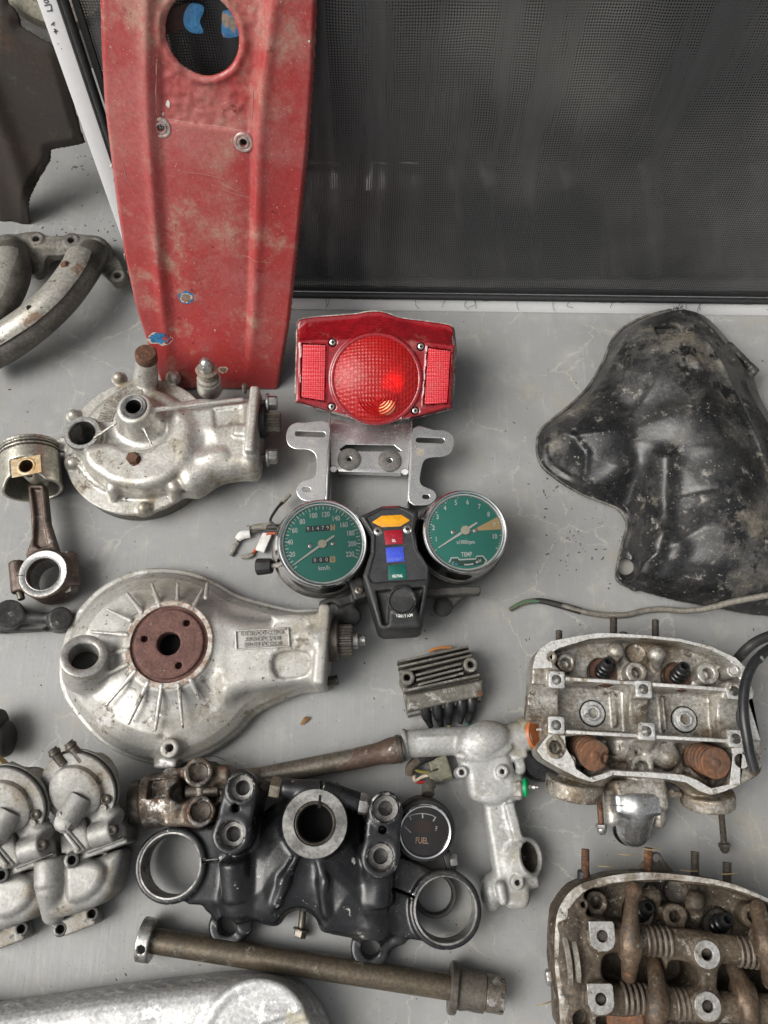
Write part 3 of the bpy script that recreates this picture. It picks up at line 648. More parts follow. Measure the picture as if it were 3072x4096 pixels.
pale = plain('pale_primer', (.5, .44, .36), .8); bl2 = worn('old_blue_paint', (.02, .13, .30), (.05, .2, .38), 200, .5, .6); br2 = worn('bare_brown', (.2, .11, .07), (.28, .2, .15), 200, .7, .8)
chip(344, 734, 27, 14, [(pale, 1.0), (bl2, .8)], 5); chip(400, 648, 18, 14, [(bl2, 1.0), (pale, .75), (br2, .6)], 7); chip(481, 801, 11, 8, [(pale, 1.), (br2, .7)], 9)
# ================================================================ tail lamp on its chromed bracket
B = Crop(1100, 1200, .6028)
lamp = thing('tail_lamp', 'red motorcycle tail lamp on a chromed bracket beside the mudguard', 'tail lamp', B(650, 900, 0))
def red_lens(name, tint, dif, rough, bsc=0, bstr=.5, kind='cells', dfac=.35):
    m = bpy.data.materials.new(name); m.use_nodes = True; nt = m.node_tree; nt.nodes.clear(); L = nt.links.new
    o = nd(nt, 'ShaderNodeOutputMaterial'); t = nd(nt, 'ShaderNodeBsdfTransparent'); t.inputs[0].default_value = (*tint, 1)
    pb = nd(nt, 'ShaderNodeBsdfPrincipled'); pb.inputs['Roughness'].default_value = rough; pb.inputs['Coat Weight'].default_value = .12; pb.inputs['Coat Roughness'].default_value = .25
    co = nd(nt, 'ShaderNodeTexCoord').outputs['Object']
    n = nd(nt, 'ShaderNodeTexNoise'); n.inputs['Scale'].default_value = 60; n.inputs['Detail'].default_value = 6; L(co, n.inputs['Vector'])
    L(mixc(nt, ramp(nt, n.outputs[0], .55, .8, 0, .35), dif, (.34, .13, .10)), pb.inputs['Base Color'])
    g = nd(nt, 'ShaderNodeBsdfGlossy'); g.inputs['Roughness'].default_value = rough * .6
    if bsc:
        v = nd(nt, 'ShaderNodeTexVoronoi', feature='F1'); v.inputs['Scale'].default_value = bsc; v.inputs['Randomness'].default_value = .12 if kind == 'cells' else .0
        L(co, v.inputs['Vector']); bp = nd(nt, 'ShaderNodeBump'); bp.inputs['Strength'].default_value = bstr; bp.inputs['Distance'].default_value = .0012
        L(v.outputs['Distance'], bp.inputs['Height']); L(bp.outputs[0], pb.inputs['Normal'])
    m1 = nd(nt, 'ShaderNodeMixShader'); m1.inputs[0].default_value = dfac; L(t.outputs[0], m1.inputs[1]); L(pb.outputs[0], m1.inputs[2])
    fr = nd(nt, 'ShaderNodeFresnel'); fr.inputs[0].default_value = 1.22; m2 = nd(nt, 'ShaderNodeMixShader'); L(fr.outputs[0], m2.inputs[0]); L(m1.outputs[0], m2.inputs[1]); L(g.outputs[0], m2.inputs[2]); L(m2.outputs[0], o.inputs[0])
    MATS[name] = m; return m
lens_m = worn('red_lens_plastic', (.30, .008, .014), (.22, .006, .011), 60, .16, .24, 0, .06, 300, [((.28, .11, .09), 40, .58, .80, .6)], coat=.5)
dome_m = red_lens('red_dome_lens', (.95, .06, .03), (.56, .016, .016), .30, 280, 1.0, 'cells', .60)
refl_m = red_lens('red_reflector', (.6, .01, .01), (.62, .018, .03), .25, 560, .8, 'grid', .95)
OL = [(150, 158), (195, 122), (380, 104), (540, 92), (610, 78), (690, 76), (760, 92), (830, 118), (980, 138), (1130, 160), (1180, 186), (1195, 300), (1198, 340), (1176, 690), (1150, 726), (960, 775), (800, 808), (690, 820), (600, 812), (520, 786), (370, 742), (162, 682), (137, 640), (146, 300)]
FRc = [(160, 268), (352, 258), (480, 254), (560, 232), (660, 226), (770, 236), (860, 262), (1000, 276), (1186, 300), (1190, 340), (1168, 684), (1144, 716), (960, 765), (800, 798), (690, 810), (600, 802), (520, 776), (370, 732), (170, 672), (148, 636), (150, 330)]
ln = unit(A(.0, -.42, .91)); lof = B(672, 520, 72); le1 = A(1, 0, 0); le2 = np.cross(ln, le1)
def TW(x, y, h=0.0): return B.on(x, y, lof + ln * h, ln)
def TL(x, y, h=0.0): p = TW(x, y, h) - lof; return A(p @ le1, p @ le2, h)
def TM(pts, h): return np.array([TL(x, y, h) for x, y in pts])
hb_ = -32
Sd = SDF([*TM(OL, hb_), *TM(OL, 8)], 1.0, 4, (lof, le1, le2, ln))
Sd.poly(cr(TM(OL, hb_ + 8), 2), hb_, hb_ + 9, 1.5, .1); Sd.poly(cr(TM(FRc, 0), 2), hb_, 0, 2.0, .1)
BR0 = [(160, 196), (205, 150), (540, 120), (610, 104), (690, 102), (760, 116), (980, 164), (1130, 188), (1172, 215), (1186, 300), (1168, 650), (160, 640)]; BR1 = [(162, 268), (205, 262), (500, 250), (590, 230), (690, 228), (790, 238), (1000, 276), (1130, 292), (1180, 300), (1186, 330), (1168, 650), (160, 640)]
for i in range(9):
    t = i / 8; h_ = hb_ + 9 + (-1 - hb_ - 9) * t; Sd.poly(TM([((1 - t) * np.array(a) + t * np.array(b)) for a, b in zip(BR0, BR1)], h_), hb_, h_, 2, 2.5)
crd = B.mm(298, 672, 525, 72); cc = TL(672, 525, 0)
Sd.cyl(cc + A(0, 0, -22), cc + A(0, 0, 2.5), crd + 1, 1, 1.5); Sd.cyl(cc + A(0, 0, -22), cc + A(0, 0, 8), crd - 3, .5, .3, 's')
RLp, RRp = [(178, 288), (342, 292), (334, 676), (168, 650)], [(1012, 312), (1172, 332), (1148, 688), (984, 700)]
for q in (RLp, RRp): Sd.poly(TM([(sum(a[0] for a in q) / 4 + (x - sum(a[0] for a in q) / 4) * 1.08, sum(a[1] for a in q) / 4 + (y - sum(a[1] for a in q) / 4) * 1.03) for x, y in q], 0), -2, 1.2, .4, .5); Sd.poly(TM(q, 0), -4, 5, .3, .3, 's')
scp = [(383, 283), (968, 310), (377, 708), (930, 735)]
for q in scp: Sd.cyl(TL(*q, -6), TL(*q, 4), B.mm(27, *q, 72), .3, .5, 's')
lens = part('lens_shell', Sd.mesh(), lens_m, lamp)
part('rim', prism(cr([TW(670 + (x - 670) * 1.014, 450 + (y - 450) * 1.014, hb_ + 3) for x, y in OL], 3), -ln * 6, 1.2), worn('grey_gasket', (.04, .04, .04), (.55, .52, .46), 60, .6, .7), lamp)
part('lamp_base', prism(cr([TW(670 + (x - 670) * .95, 450 + (y - 450) * .93, hb_ - 2) for x, y in OL], 3), -ln * 14, 1.2), black_plastic, lamp)
zb0 = TW(672, 430, hb_ - 15); part('lamp_stem', box(A(zb0[0], zb0[1], zb0[2] / 2), (70, 46, zb0[2]), None, 3), black_plastic, lamp)
ccw = TW(672, 525, 0); R_ = (crd ** 2 + 13 ** 2) / 26
pr = [(crd - 1.0, .2)] + [(R_ * math.sin(a), R_ * math.cos(a) - R_ + 13.2) for a in np.linspace(math.asin((crd - 1.2) / R_), .02, 14)] + [(0, 13.2)]
part('dome_lens', lathe(ccw, ln, pr, 72), dome_m, lamp)
oc_ = TW(680, 640, 6); part('lens_rings', join(*[lathe(oc_ + A(0, 0, .2 * k), ln, [(4 + 3 * k + 1.8, 4.6 - .55 * k), (4 + 3 * k + .9, 5.6 - .55 * k), (4 + 3 * k, 4.6 - .55 * k)], 48) for k in range(6)]), dome_m, lamp, kind='stuff')
bw = [(crd - 3, 1.5)] + [((crd - 3.5) * math.sqrt(1 - t), 1 - 20 * t) for t in np.linspace(.0, .96, 10)] + [(0, -20)]
part('reflector_bowl', lathe(ccw, ln, bw, 48), worn('silvered_bowl', (.9, .84, .78), (.75, .66, .58), 40, .2, .3, .85, .05), lamp)
part('glow_bulb', lathe(TW(740, 700, -16), unit(ln + A(-.1, .1, 0)), [(7, 0), (8, 5), (12, 10), (14, 16), (12, 22), (7, 25), (0, 26)], 24), plain('amber_reflection', (1.0, .62, .3), .6), lamp)  # oversized amber bulb paints in the orange reflection seen through the lens
for q in (RLp, RRp): part('reflector', prism([TW(sum(a[0] for a in q) / 4 + (x - sum(a[0] for a in q) / 4) * .92, sum(a[1] for a in q) / 4 + (y - sum(a[1] for a in q) / 4) * .96, .2) for x, y in q], -ln * 3, .4), refl_m, lamp)
for i, q in enumerate(scp):
    s_ = part('screw', crosshead(TW(*q, -3.5), ln, B.mm(23, *q, 72), 3), steel, lamp); part('cross_recess', crossbars(TW(*q, -3.5), ln, B.mm(20, *q, 72), 2.2, .3 + i), hole_black, s_)
# bracket: sunken centre plate, two walls, two slotted wings
zw, zc = 40, 24
ex, ey, ez = A(1, 0, 0), A(0, 1, 0), A(0, 0, 1)
def flat(C, pts, z, holes=(), th=1.8, bev=.5, sm=0):
    o = C(*pts[0], z); o = A(0, 0, z - th); P = C.many(pts, z); P = cr(P, sm) if sm else P
    H = [C.many(h, z)[:, :2] for h in holes]; return plate(o, ex, ey, P[:, :2], H, th, bev)
def slotpx(x0, y0, x1, y1, r): return slot2((x0, y0), (x1, y1), r)
LW = [(357, 815), (200, 812), (140, 814), (96, 838), (76, 880), (76, 930), (96, 968), (140, 988), (200, 990), (245, 1002), (272, 1036), (277, 1090), (272, 1150), (248, 1182), (190, 1200), (152, 1232), (142, 1270), (160, 1308), (190, 1328), (240, 1336), (330, 1320), (338, 1200), (352, 1000)]
RW = [(915, 852), (1050, 860), (1130, 866), (1172, 890), (1190, 925), (1184, 975), (1158, 1018), (1110, 1038), (1050, 1042), (1002, 1054), (978, 1090), (962, 1180), (970, 1222), (1010, 1246), (1050, 1262), (1072, 1300), (1050, 1340), (1000, 1360), (892, 1340), (900, 1150)]
part('wing', flat(B, LW, zw, [slotpx(150, 886, 318, 892, 17), slotpx(196, 1256, 222, 1258, 15)], 1.8, .5, 3), zinc, lamp, sharp=14)
part('wing', flat(B, RW, zw, [slotpx(952, 928, 1108, 934, 17), slotpx(992, 1304, 1012, 1306, 14)], 1.8, .5, 3), zinc, lamp, sharp=14)
def vwall(pa, pb, z0, z1, th=1.8):
    P = np.array([pa[0], pa[1], pb[1], pb[0]]); return prism(P, A(th, 0, 0), .5)
def sidewall(xt, sgn):
    (x0, y0), (x1, y1) = xt; a, b = B(x0, y0, zw - .5), B(x1, y1, zw - .5)
    P = [a, b, A(b[0], b[1], 2), A(a[0], a[1] - 40, 1), A(a[0], a[1], 12)]; return prism(P, A(1.8 * sgn, 0, 0), .4)
part('side_wall', sidewall(((356, 780), (334, 1322)), 1), zinc, lamp); part('side_wall', sidewall(((914, 800), (892, 1335)), -1), zinc, lamp)
CP = [(362, 740), (912, 760), (884, 1128), (835, 1138), (410, 1122), (372, 1118)]
part('centre_plate', flat(B, CP, zc, [[(432, 985), (470, 958), (790, 964), (836, 1000), (832, 1006), (434, 1000)], circ2((492, 1058), 16), circ2((762, 1068), 16)]), zinc, lamp, sharp=14)
for q in ((492, 1058), (762, 1068)):
    c = B(*q, zc); part('rubber_grommet', lathe(c, ez, [(3.2, -4), (3.4, 2.4), (5, 3), (11, 2.6), (12.6, 1.2), (12.6, 0)], 32), worn('grey_rubber', (.16, .15, .14), (.11, .105, .1), 90, .7, .8), lamp)
part('lip', prism(B.many([(418, 1122), (834, 1136), (836, 1150), (420, 1136)], zc - 1), A(0, 0, -9), .6), zinc, lamp)
for x, y in ((388, 1122), (862, 1140)): part('welded_post', cyl(B(x, y, 0.3), B(x, y, zc), 4, .8, 16), zinc, lamp)

# ================================================================ instrument cluster
G = Crop(900, 1900, .7836)
dash = thing('instrument_cluster', 'motorcycle instrument cluster with green speedometer and rev counter', 'gauges', G(850, 500, 0))
teal = worn('teal_dial', (.02, .28, .21), (.022, .295, .225), 30, .45, .5, 0, .0, grain=0); glass = clear_glass('gauge_glass', rough=.12)
cream = plain('cream_print', (.72, .55, .3), .5); wheel_black = plain('counter_black', (.015, .018, .022), .5)
def gauge(name, fc, n, rpx, body, label):
    """round chrome-ringed instrument; returns its frame for the dial print"""
    n = unit(n); o = G(*fc, body); R = G.mm(rpx, *fc, body); e1 = unit(A(1, .0, 0) - n * n[0]); e2 = np.cross(n, e1)
    cup = part(name, lathe(o, n, [(0, -body * .80), (R * .7, -body * .80), (R * .98, -body * .72), (R * 1.10, -body * .62), (R * 1.13, -body * .58), (R * 1.10, -body * .55), (R * 1.05, -body * .54), (R * 1.04, -body * .47), (R * 1.085, -body * .455), (R * 1.085, -body * .425), (R * 1.03, -body * .41), (R * 1.0, -body * .2), (R * .9, -5.5), (0, -5.5)], 72), worn('gauge_cup_' + name, (.06, .058, .055), (.14, .13, .115), 50, .3, .5, .4, .1), dash, label=label)
    part('chrome_bezel', lathe(o, n, [(R * 1.055, -body * .40), (R * 1.06, -body * .36), (R * 1.02, -body * .27), (R * 1.0, -6), (R * 1.0, -2.4), (R * .985, -.6), (R * .955, .4), (R * .925, 0), (R * .905, -1.4), (R * .895, -3.4)], 96), chrome, cup)
    part('black_inner_rim', lathe(o, n, [(R * .897, -1.8), (R * .87, -2.4), (R * .862, -5.2)], 72), plain('light_rim_' + name, (.62, .64, .62), .4), cup)
    dial = part('dial', lathe(o, n, [(R * .88, -5.0), (0, -5.0)], 72), teal, cup); dial_o = o - n * 4.95
    part('glass', lathe(o, n, [(R * .90, -2.0), (R * .6, -1.1), (R * .3, -.6), (0, -.5)], 72), glass, cup)
    return cup, o, n, e1, e2, R, dial_o
def on(C, x, y, o, n): return C.on(x, y, o, n)
def ticks(C, c, n, o, angs, r0, r1, w, cup, rx, ry, name='scale_marks', mat=white):
    out = []
    for a in angs:
        q = lambda r: on(C, c[0] + rx * r * math.cos(a), c[1] - ry * r * math.sin(a), o, n)
        p0, p1 = q(r0), q(r1); t = unit(p1 - p0); s = np.cross(n, t); out.append(prism([p0 - s * w / 2, p0 + s * w / 2, p1 + s * w / 2, p1 - s * w / 2], n * .12))
    return part(name, join(*out), mat, cup, kind='stuff')
def label3(C, s, x, y, hpx, o, n, rot, cup, mat=white, xs=.78, name='lettering', bold=.02, sp=1.0):
    p = on(C, x, y, o, n); r = ray(*C.uv(x, y)); e = on(C, x + 60 * math.cos(rot), y - 60 * math.sin(rot), o, n); a = unit(e - p); b = np.cross(n, a)
    sz = np.linalg.norm(on(C, x, y - hpx / 2, o, n) - on(C, x, y + hpx / 2, o, n)) / .72
    return part(name, text(s, p, a, b, sz, xs, .1, bold=sz * bold, sp=sp), mat, cup, kind='stuff')
def needle(C, c, tip, tail, o, n, cup, hub):
    a, b, t = on(C, *c, o + n * 1.2, n), on(C, *tip, o + n * 1.2, n), on(C, *tail, o + n * 1.2, n); d = unit(b - a); s = np.cross(n, d)
    P = [t + s * .9, t - s * .9, a - s * 1.3, b - s * .45, b + s * .45, a + s * 1.3]
    part('needle', prism(P, n * .6, .15), plain('needle_white', (.82, .8, .72), .4), cup)
    part('needle_hub', lathe(a - n * .3, n, [(hub, 0), (hub, 1.2), (hub * .9, 1.7), (0, 1.9)], 32), plain('hub_cream', (.74, .68, .52), .4), cup)
rad = math.radians
# speedometer
cup, o, n, e1, e2, R, do = gauge('speedometer', (500, 345), A(.13, -.10, 1), 231, 62, 'green speedometer in km/h with odometer windows')
cs = (497, 350); RX, RY = 194, 192
a0, a1 = rad(222), rad(-22)
angs = [a0 + (a1 - a0) * i / 44 for i in range(45)]
ticks(G, cs, n, do, angs[0::2], .90, 1.0, .95, cup, RX, RY); ticks(G, cs, n, do, angs[1::2], .93, 1.0, .5, cup, RX, RY)
for s, x, y in (('20', 344, 406), ('40', 333, 344), ('60', 356, 284), ('80', 395, 239), ('100', 450, 208), ('120', 513, 202), ('140', 566, 222), ('160', 606, 255), ('180', 640, 298), ('200', 649, 352), ('220', 638, 405)): label3(G, s, x, y, 26, do, n, rad(4), cup)
label3(G, 'km/h', 506, 475, 22, do, n, rad(4), cup, xs=.95)
def counter(x0, y0, x1, y1, h, digits, last, tail):
    nn = len(digits) + 1; up = (0, -h)
    for i in range(nn):
        xa, xb = x0 + (x1 - x0) * i / nn, x0 + (x1 - x0) * (i + 1) / nn; ya, yb = y0 + (y1 - y0) * i / nn, y0 + (y1 - y0) * (i + 1) / nn
        q = [(xa + 1, ya + h / 2), (xb - 1, yb + h / 2), (xb - 1, yb - h / 2), (xa + 1, ya - h / 2)]
        wb = part('number_wheel', prism([on(G, *p, do, n) for p in q], n * .1), cream if i == nn - 1 else wheel_black, cup)
        if i < nn - 1: label3(G, digits[i], (xa + xb) / 2, (ya + yb) / 2, h * .66, do + n * .1, n, rad(4), wb, xs=.9, name='digit')
        else:
            for dd, dy in last: label3(G, dd, (xa + xb) / 2, (ya + yb) / 2 + dy * h, h * .6, do + n * .1, n, rad(4), wb, wheel_black, .9, 'digit', .0)
counter(411, 277, 562, 267, 30, '91479', [('4', -.33), ('5', .3)], 0); counter(444, 436, 564, 430, 30, '000', [('0', 0)], 0)
for x, y in ((436, 362), (553, 350)):
    p = on(G, x, y, do, n); w = part('dial_screw', crosshead(p, n, 2.6, .9), steel, cup)
needle(G, (497, 352), (352, 458), (558, 310), do, n, cup, 4.4)
kn = G(238, 464, 40); kd = unit(G(180, 468, 38) - kn)
part('reset_knob_stem', cyl(kn - kd * -0 + kd * -14, kn + kd * 2, 2.6, .3), plain('stem_grey', (.3, .28, .25), .5), cup)
part('reset_knob', lathe(kn, kd, [(0, 0), (7.4, 0), (7.8, 1), (8.6, 14), (8, 15), (0, 15)], 14), black_plastic, cup, sharp=20)
# rev counter
cup2, o, n, e1, e2, R, do = gauge('rev_counter', (1229, 287), A(.07, -.13, 1), 219, 76, 'green rev counter with cream red-zone wedge and temperature window')
cs = (1228, 289); RX, RY = 189, 189
cpt = lambda x, y: (x * .2712 / .7836 + 750 / .7836, y * .2712 / .7836)        # fine crop -> this crop
w0 = [(900, 815), (1262, 612), (1300, 690), (1316, 800)]
cs2 = cpt(782, 812)
fan = [on(G, *cpt(860, 826), do, n)] + [on(G, *cpt(*q), do, n) for q in ((1318, 802), (1312, 740), (1296, 680), (1262, 612))]
part('red_zone', prism(fan, n * .06), plain('cream_zone', (.80, .55, .24), .5), cup2)
a0, a1 = rad(212), rad(-28)
angs = [a0 + (a1 - a0) * (i / 55) for i in range(56)]
ticks(G, cs, n, do, angs[0::5], .925, 1.0, .95, cup2, RX, RY); ticks(G, cs, n, do, [a for i, a in enumerate(angs) if i % 5], .95, 1.0, .5, cup2, RX, RY)
for s, x, y in (('1', 350, 950), ('2', 310, 780), ('3', 370, 620), ('4', 480, 490), ('5', 640, 410), ('6', 812, 402), ('7', 985, 468), ('8', 1122, 582), ('9', 1206, 732), ('10', 1210, 908)): label3(G, s, *cpt(x, y), 25, do + n * .08, n, 0, cup2)
label3(G, 'x1000rpm', *cpt(785, 990), 20, do, n, rad(1), cup2, xs=.8); label3(G, 'TEMP', *cpt(798, 1172), 23, do, n, rad(2), cup2, xs=.72)
tw = [cpt(*q) for q in ((540, 1290), (572, 1222), (665, 1218), (695, 1250), (930, 1238), (945, 1198), (1035, 1194), (1092, 1262), (1060, 1312))]
part('temperature_window', stroke([on(G, *q, do, n) for q in tw], 1.3, n), white, cup2)
part('temperature_pane', prism([on(G, *cpt(*q), do, n) for q in ((565, 1296), (585, 1240), (660, 1236), (692, 1262), (935, 1250), (955, 1212), (1030, 1208), (1080, 1264), (1030, 1315), (820, 1352), (660, 1335))], n * .05), plain('dark_green', (.02, .10, .07), .5), cup2)
label3(G, 'C', *cpt(598, 1300), 14, do + n * .06, n, rad(-20), cup2); label3(G, 'H', *cpt(995, 1266), 18, do + n * .06, n, rad(5), cup2)
part('temperature_scale', join(stroke([on(G, *cpt(*q), do + n * .05, n) for q in ((762, 1322), (830, 1322), (898, 1310))], 1.4, n), stroke([on(G, *cpt(*q), do + n * .05, n) for q in ((935, 1292), (970, 1276))], 2, n)), white, cup2, kind='stuff')
part('cold_mark', prism([on(G, *cpt(*q), do + n * .05, n) for q in ((628, 1300), (660, 1300), (662, 1326), (632, 1324))], n * .1), plain('cold_blue', (.1, .35, .7), .5), cup2)
for x, y in ((603, 840), (928, 822)):
    p = on(G, *cpt(x, y), do, n); part('dial_screw', crosshead(p, n, 2.6, .9), steel, cup2)
needle(G, cpt(782, 815), cpt(380, 1075), cpt(955, 702), do, n, cup2, 4.6)
# warning lamp console between the two
zt = 66
CO = [(686, 210), (800, 156), (885, 152), (988, 182), (968, 270), (986, 380), (1042, 468), (1046, 525), (1006, 764), (988, 780), (810, 790), (784, 774), (704, 512), (744, 390), (746, 300)]
S = SDF([*G.many(CO, 0), *G.many(CO, zt + 8)], 1.1, 4)
S.poly(G.many(CO, zt), 22, zt, 3, .1, 'u', .03)
PI_ = [(722, 218), (800, 176), (890, 172), (956, 206), (944, 280), (964, 384), (1024, 470), (1020, 532), (752, 550), (734, 516), (766, 400), (768, 300)]
S.poly(G.many(PI_, zt), zt - 2, zt + 8, .5, .3, 's')
S.poly(G.many([(770, 590), (1014, 572), (985, 752), (806, 764)], zt), zt - 7, zt + 8, 3, 2, 's')
S.poly(G.many([(838, 660), (850, 600), (905, 572), (960, 600), (978, 655), (1000, 770), (832, 778)], zt), zt - 22, zt + 1, 3, 2)
S.cyl(G(905, 640, zt - 4), G(905, 640, zt + 5), G.mm(74, 905, 640, zt), 1.5, 1.5)
S.cyl(G(905, 640, zt + 2.5), G(905, 640, zt + 12), G.mm(64, 905, 640, zt), .3, .3, 's')
con = part('warning_console', S.mesh(), black_plastic, dash)
pz = zt - 1.9
part('console_face', prism(G.many([(770 + (x - 770) * .985 + 2, 360 + (y - 360) * .985) if 0 else (x, y) for x, y in PI_], pz), A(0, 0, .5)), worn('console_panel', (.03, .031, .034), (.042, .042, .044), 40, .32, .45, 0, .05, 400, [((.16, .15, .13), 300, .7, .73, .8)]), con)
def lampw(name, pts, col, r=.25): return part(name, prism(G.many(pts, pz + 1.0), A(0, 0, -1), .2), worn(name + '_colour', col, tuple(c * .8 for c in col), 120, r, r + .15, 0, .1, 600, [(tuple(c * .6 + .12 for c in col), 160, .60, .74, .7)], coat=.3, grain=.12), con)
lampw('turn_lamp', [(750, 240), (800, 208), (900, 203), (946, 231), (895, 262), (800, 266)], (.82, .36, .01))
oil = lampw('oil_lamp', [(810, 285), (904, 278), (911, 350), (819, 356)], (.33, .006, .02)); beam = lampw('beam_lamp', [(820, 371), (910, 365), (917, 440), (826, 446)], (.05, .09, .62)); neu = lampw('neutral_lamp', [(830, 461), (921, 455), (928, 530), (836, 536)], (.0, .11, .085))
for s, x, y, pr_, mm_ in (('OIL', 862, 336, oil, white), ('HIGH BEAM', 871, 430, beam, plain('faint_blue', (.12, .17, .6), .5)), ('NEUTRAL', 880, 516, neu, white)): label3(G, s, x, y, 14, G(x, y, pz + 1.05), A(0, 0, 1), rad(3), pr_, mm_, .62)
part('red_sticker', prism(G.many([(800, 160), (884, 157), (886, 166), (802, 170)], zt + .1), A(0, 0, .2)), plain('dark_red', (.12, .01, .015), .4), con)
for x, y in ((780, 288), (932, 278)):
    s_ = part('screw', crosshead(G(x, y, pz), A(0, 0, 1), 4.6, 2.2), steel, con); part('cross_recess', crossbars(G(x, y, pz), A(0, 0, 1), 4, 1.6, .5), hole_black, s_)
part('ignition_cap', lathe(G(905, 640, zt + 2.4), A(0, 0, 1), [(G.mm(63, 905, 640, zt), 0), (G.mm(60, 905, 640, zt), .8), (0, 1.0)], 48), black_plastic, con)
for i, ch in enumerate('IGNITION'):
    x = 876 + i * 11.0; y = 718 + 5 * math.sin(i / 7 * math.pi) - i * .4; label3(G, ch, x, y, 15, G(x, y, zt + 1.7), A(0, 0, 1), rad(3 - (3.5 - i) * -3), con, white, .7)
# mounting brackets below
S = SDF([G(480, 540, 0), G(740, 780, 50)], 1.1, 4)
S.box(G(640, 640, 22), (62, 10, 16), rotz(.25), 2, 4); S.cyl(G(545, 690, 4), G(545, 690, 28), 12, 2, 4); S.cyl(G(545, 690, 10), G(545, 690, 40), 7.5, 1, 1, 's')
S.cyl(G(645, 720, 3), G(645, 720, 26), 10, 3, 4); S.box(G(600, 700, 16), (26, 24, 18), rotz(.1), 3, 4); S.box(G(680, 590, 30), (14, 22, 20), rotz(.3), 2, 3)
part('mounting_bracket', S.mesh(), rubber, dash); s_ = part('screw', crosshead(G(683, 588, 41), A(0, 0, 1), 4.5, 2), dark_steel, dash)
S = SDF([G(1040, 580, 0), G(1290, 740, 40)], 1.1, 4)
S.poly(cr(G.many([(1050, 600), (1075, 640), (1070, 690), (1100, 716), (1140, 708), (1200, 640), (1280, 585), (1200, 575)], 26), 4), 20, 26, 1.5, 1); S.cyl(G(1112, 675, 2), G(1112, 675, 25), 7, 1, 2)
S.box(G(1160, 600, 30), (60, 8, 14), rotz(.05), 2, 3)
part('mounting_bracket', S.mesh(), worn('dusty_black_steel', (.04, .038, .034), (.09, .085, .075), 60, .55, .7, .2), dash)
part('rubber_pad', lathe(G(1112, 675, 26), A(0, 0, 1), [(9.6, 0), (9.6, 1.6), (8.4, 2.6), (0, 3)], 28), rubber, dash)
# loose wires at the left
wb = plain('wire_black', (.03, .028, .025), .6); wr = plain('wire_red', (.42, .07, .02), .5); wt = worn('white_connector', (.75, .75, .72), (.6, .58, .54), 60, .5, .6, grain=.05); wtip = worn('crimp_sleeve', (.16, .15, .12), (.28, .26, .22), 150, .6, .7)
def wire(pts, r, mat, z=None): part('wire', tube([G(x, y, zz) for x, y, zz in pts], r, 8, 5), mat, dash)
wire([(300, 300, 30), (248, 252, 28), (232, 228, 26), (262, 176, 22), (284, 150, 18), (300, 132, 14), (320, 112, 12)], 1.5, wb)
part('crimp_terminal', tube(G.many([(282, 150), (300, 132), (334, 98)], 15), [2.2, 2.6, 2], 8, 3), wtip, dash)
wire([(290, 262, 22), (245, 264, 20), (190, 266, 14), (130, 272, 8)], 2.6, wb); part('crimp_terminal', tube(G.many([(242, 262), (190, 262), (136, 270)], 16), [3.4, 3.8, 3.2], 8, 3), wtip, dash)
wire([(280, 280, 16), (200, 285, 10), (130, 292, 5), (90, 316, 4), (62, 350, 3)], 1.8, wb)
part('connector', tube(G.many([(64, 330), (85, 308), (128, 300)], 6), [3.4, 5, 4.2], 10, 4, squash=.7), wt, dash); part('crimp_terminal', tube(G.many([(64, 345), (48, 375), (30, 412)], 3.5), [3, 2.4, 2.2], 8, 3), wtip, dash)
wire([(280, 300, 14), (222, 300, 8), (190, 350, 5), (160, 378, 3), (140, 406, 2.5)], 1.6, wr); part('connector', box(G(198, 345, 6), (10, 21, 5), rotz(-.35), 1), wt, dash)
part('crimp_terminal', tube(G.many([(144, 404), (120, 414), (84, 418)], 3), [2.6, 3, 2.2], 8, 3), wtip, dash)
# ================================================================ upper final drive (oily, breather and stud standing up)
F_ = Crop(0, 1300, .7233); UPV = A(0, 0, 1)
def mmF(px): return px * .183
fd = thing('final_drive', 'oily cast final drive housing with a breather and acorn nut stud', 'final drive', F_(770, 690, 0))
c0 = F_(768, 660, 28)
part('base_ring', lathe(A(c0[0], c0[1], 0), UPV, [(0, .3), (76, .3), (78, 3), (78, 21), (76, 22.5), (0, 22.5)], 72), worn('grimy_drum', (.10, .085, .07), (.17, .155, .135), 50, .55, .7, .3, .3), fd)
S = SDF([A(c0[0] - 84, c0[1] - 84, 15), A(c0[0] + 84, c0[1] + 84, 86), F_(1470, 360, 0), F_(1460, 820, 80)], 1.2, 5)
S.cyl(A(c0[0], c0[1], 21), A(c0[0], c0[1], 28), 79, 1.2, .1)
for x, y in ((655, 290), (955, 288), (405, 498), (402, 762), (795, 1010), (345, 655)): S.cyl(F_(x, y, 28) * A(1, 1, 0) + A(0, 0, 21), F_(x, y, 28), 8.5, 1.2, 5)
S.cyl(A(c0[0], c0[1] + 2, 20), A(c0[0], c0[1] + 2, 47), 64, 7, 5, r1=57)
S.poly(cr(F_.many([(455, 700), (478, 770), (560, 840), (660, 884), (800, 892), (930, 850), (1024, 760), (1062, 650), (1060, 540), (1000, 470), (955, 500), (946, 560), (900, 622), (850, 660), (780, 682), (700, 674), (625, 650), (560, 650), (490, 662)], 60), 4), 24, 62, 8, 6)
hb = F_(738, 452, 78); hq = A(hb[0], hb[1], 0)
S.cyl(hq + A(0, 0, 40), hq + A(0, 0, 77), 27, 2.5, 7, r1=17.5)
fl = F_(458, 600, 57); S.cyl(A(fl[0], fl[1], 20), A(fl[0], fl[1], 57), 18.5, 1.5, 5); S.cyl(A(fl[0], fl[1], 24), A(fl[0], fl[1], 70), 13.4, .5, .5, 's')
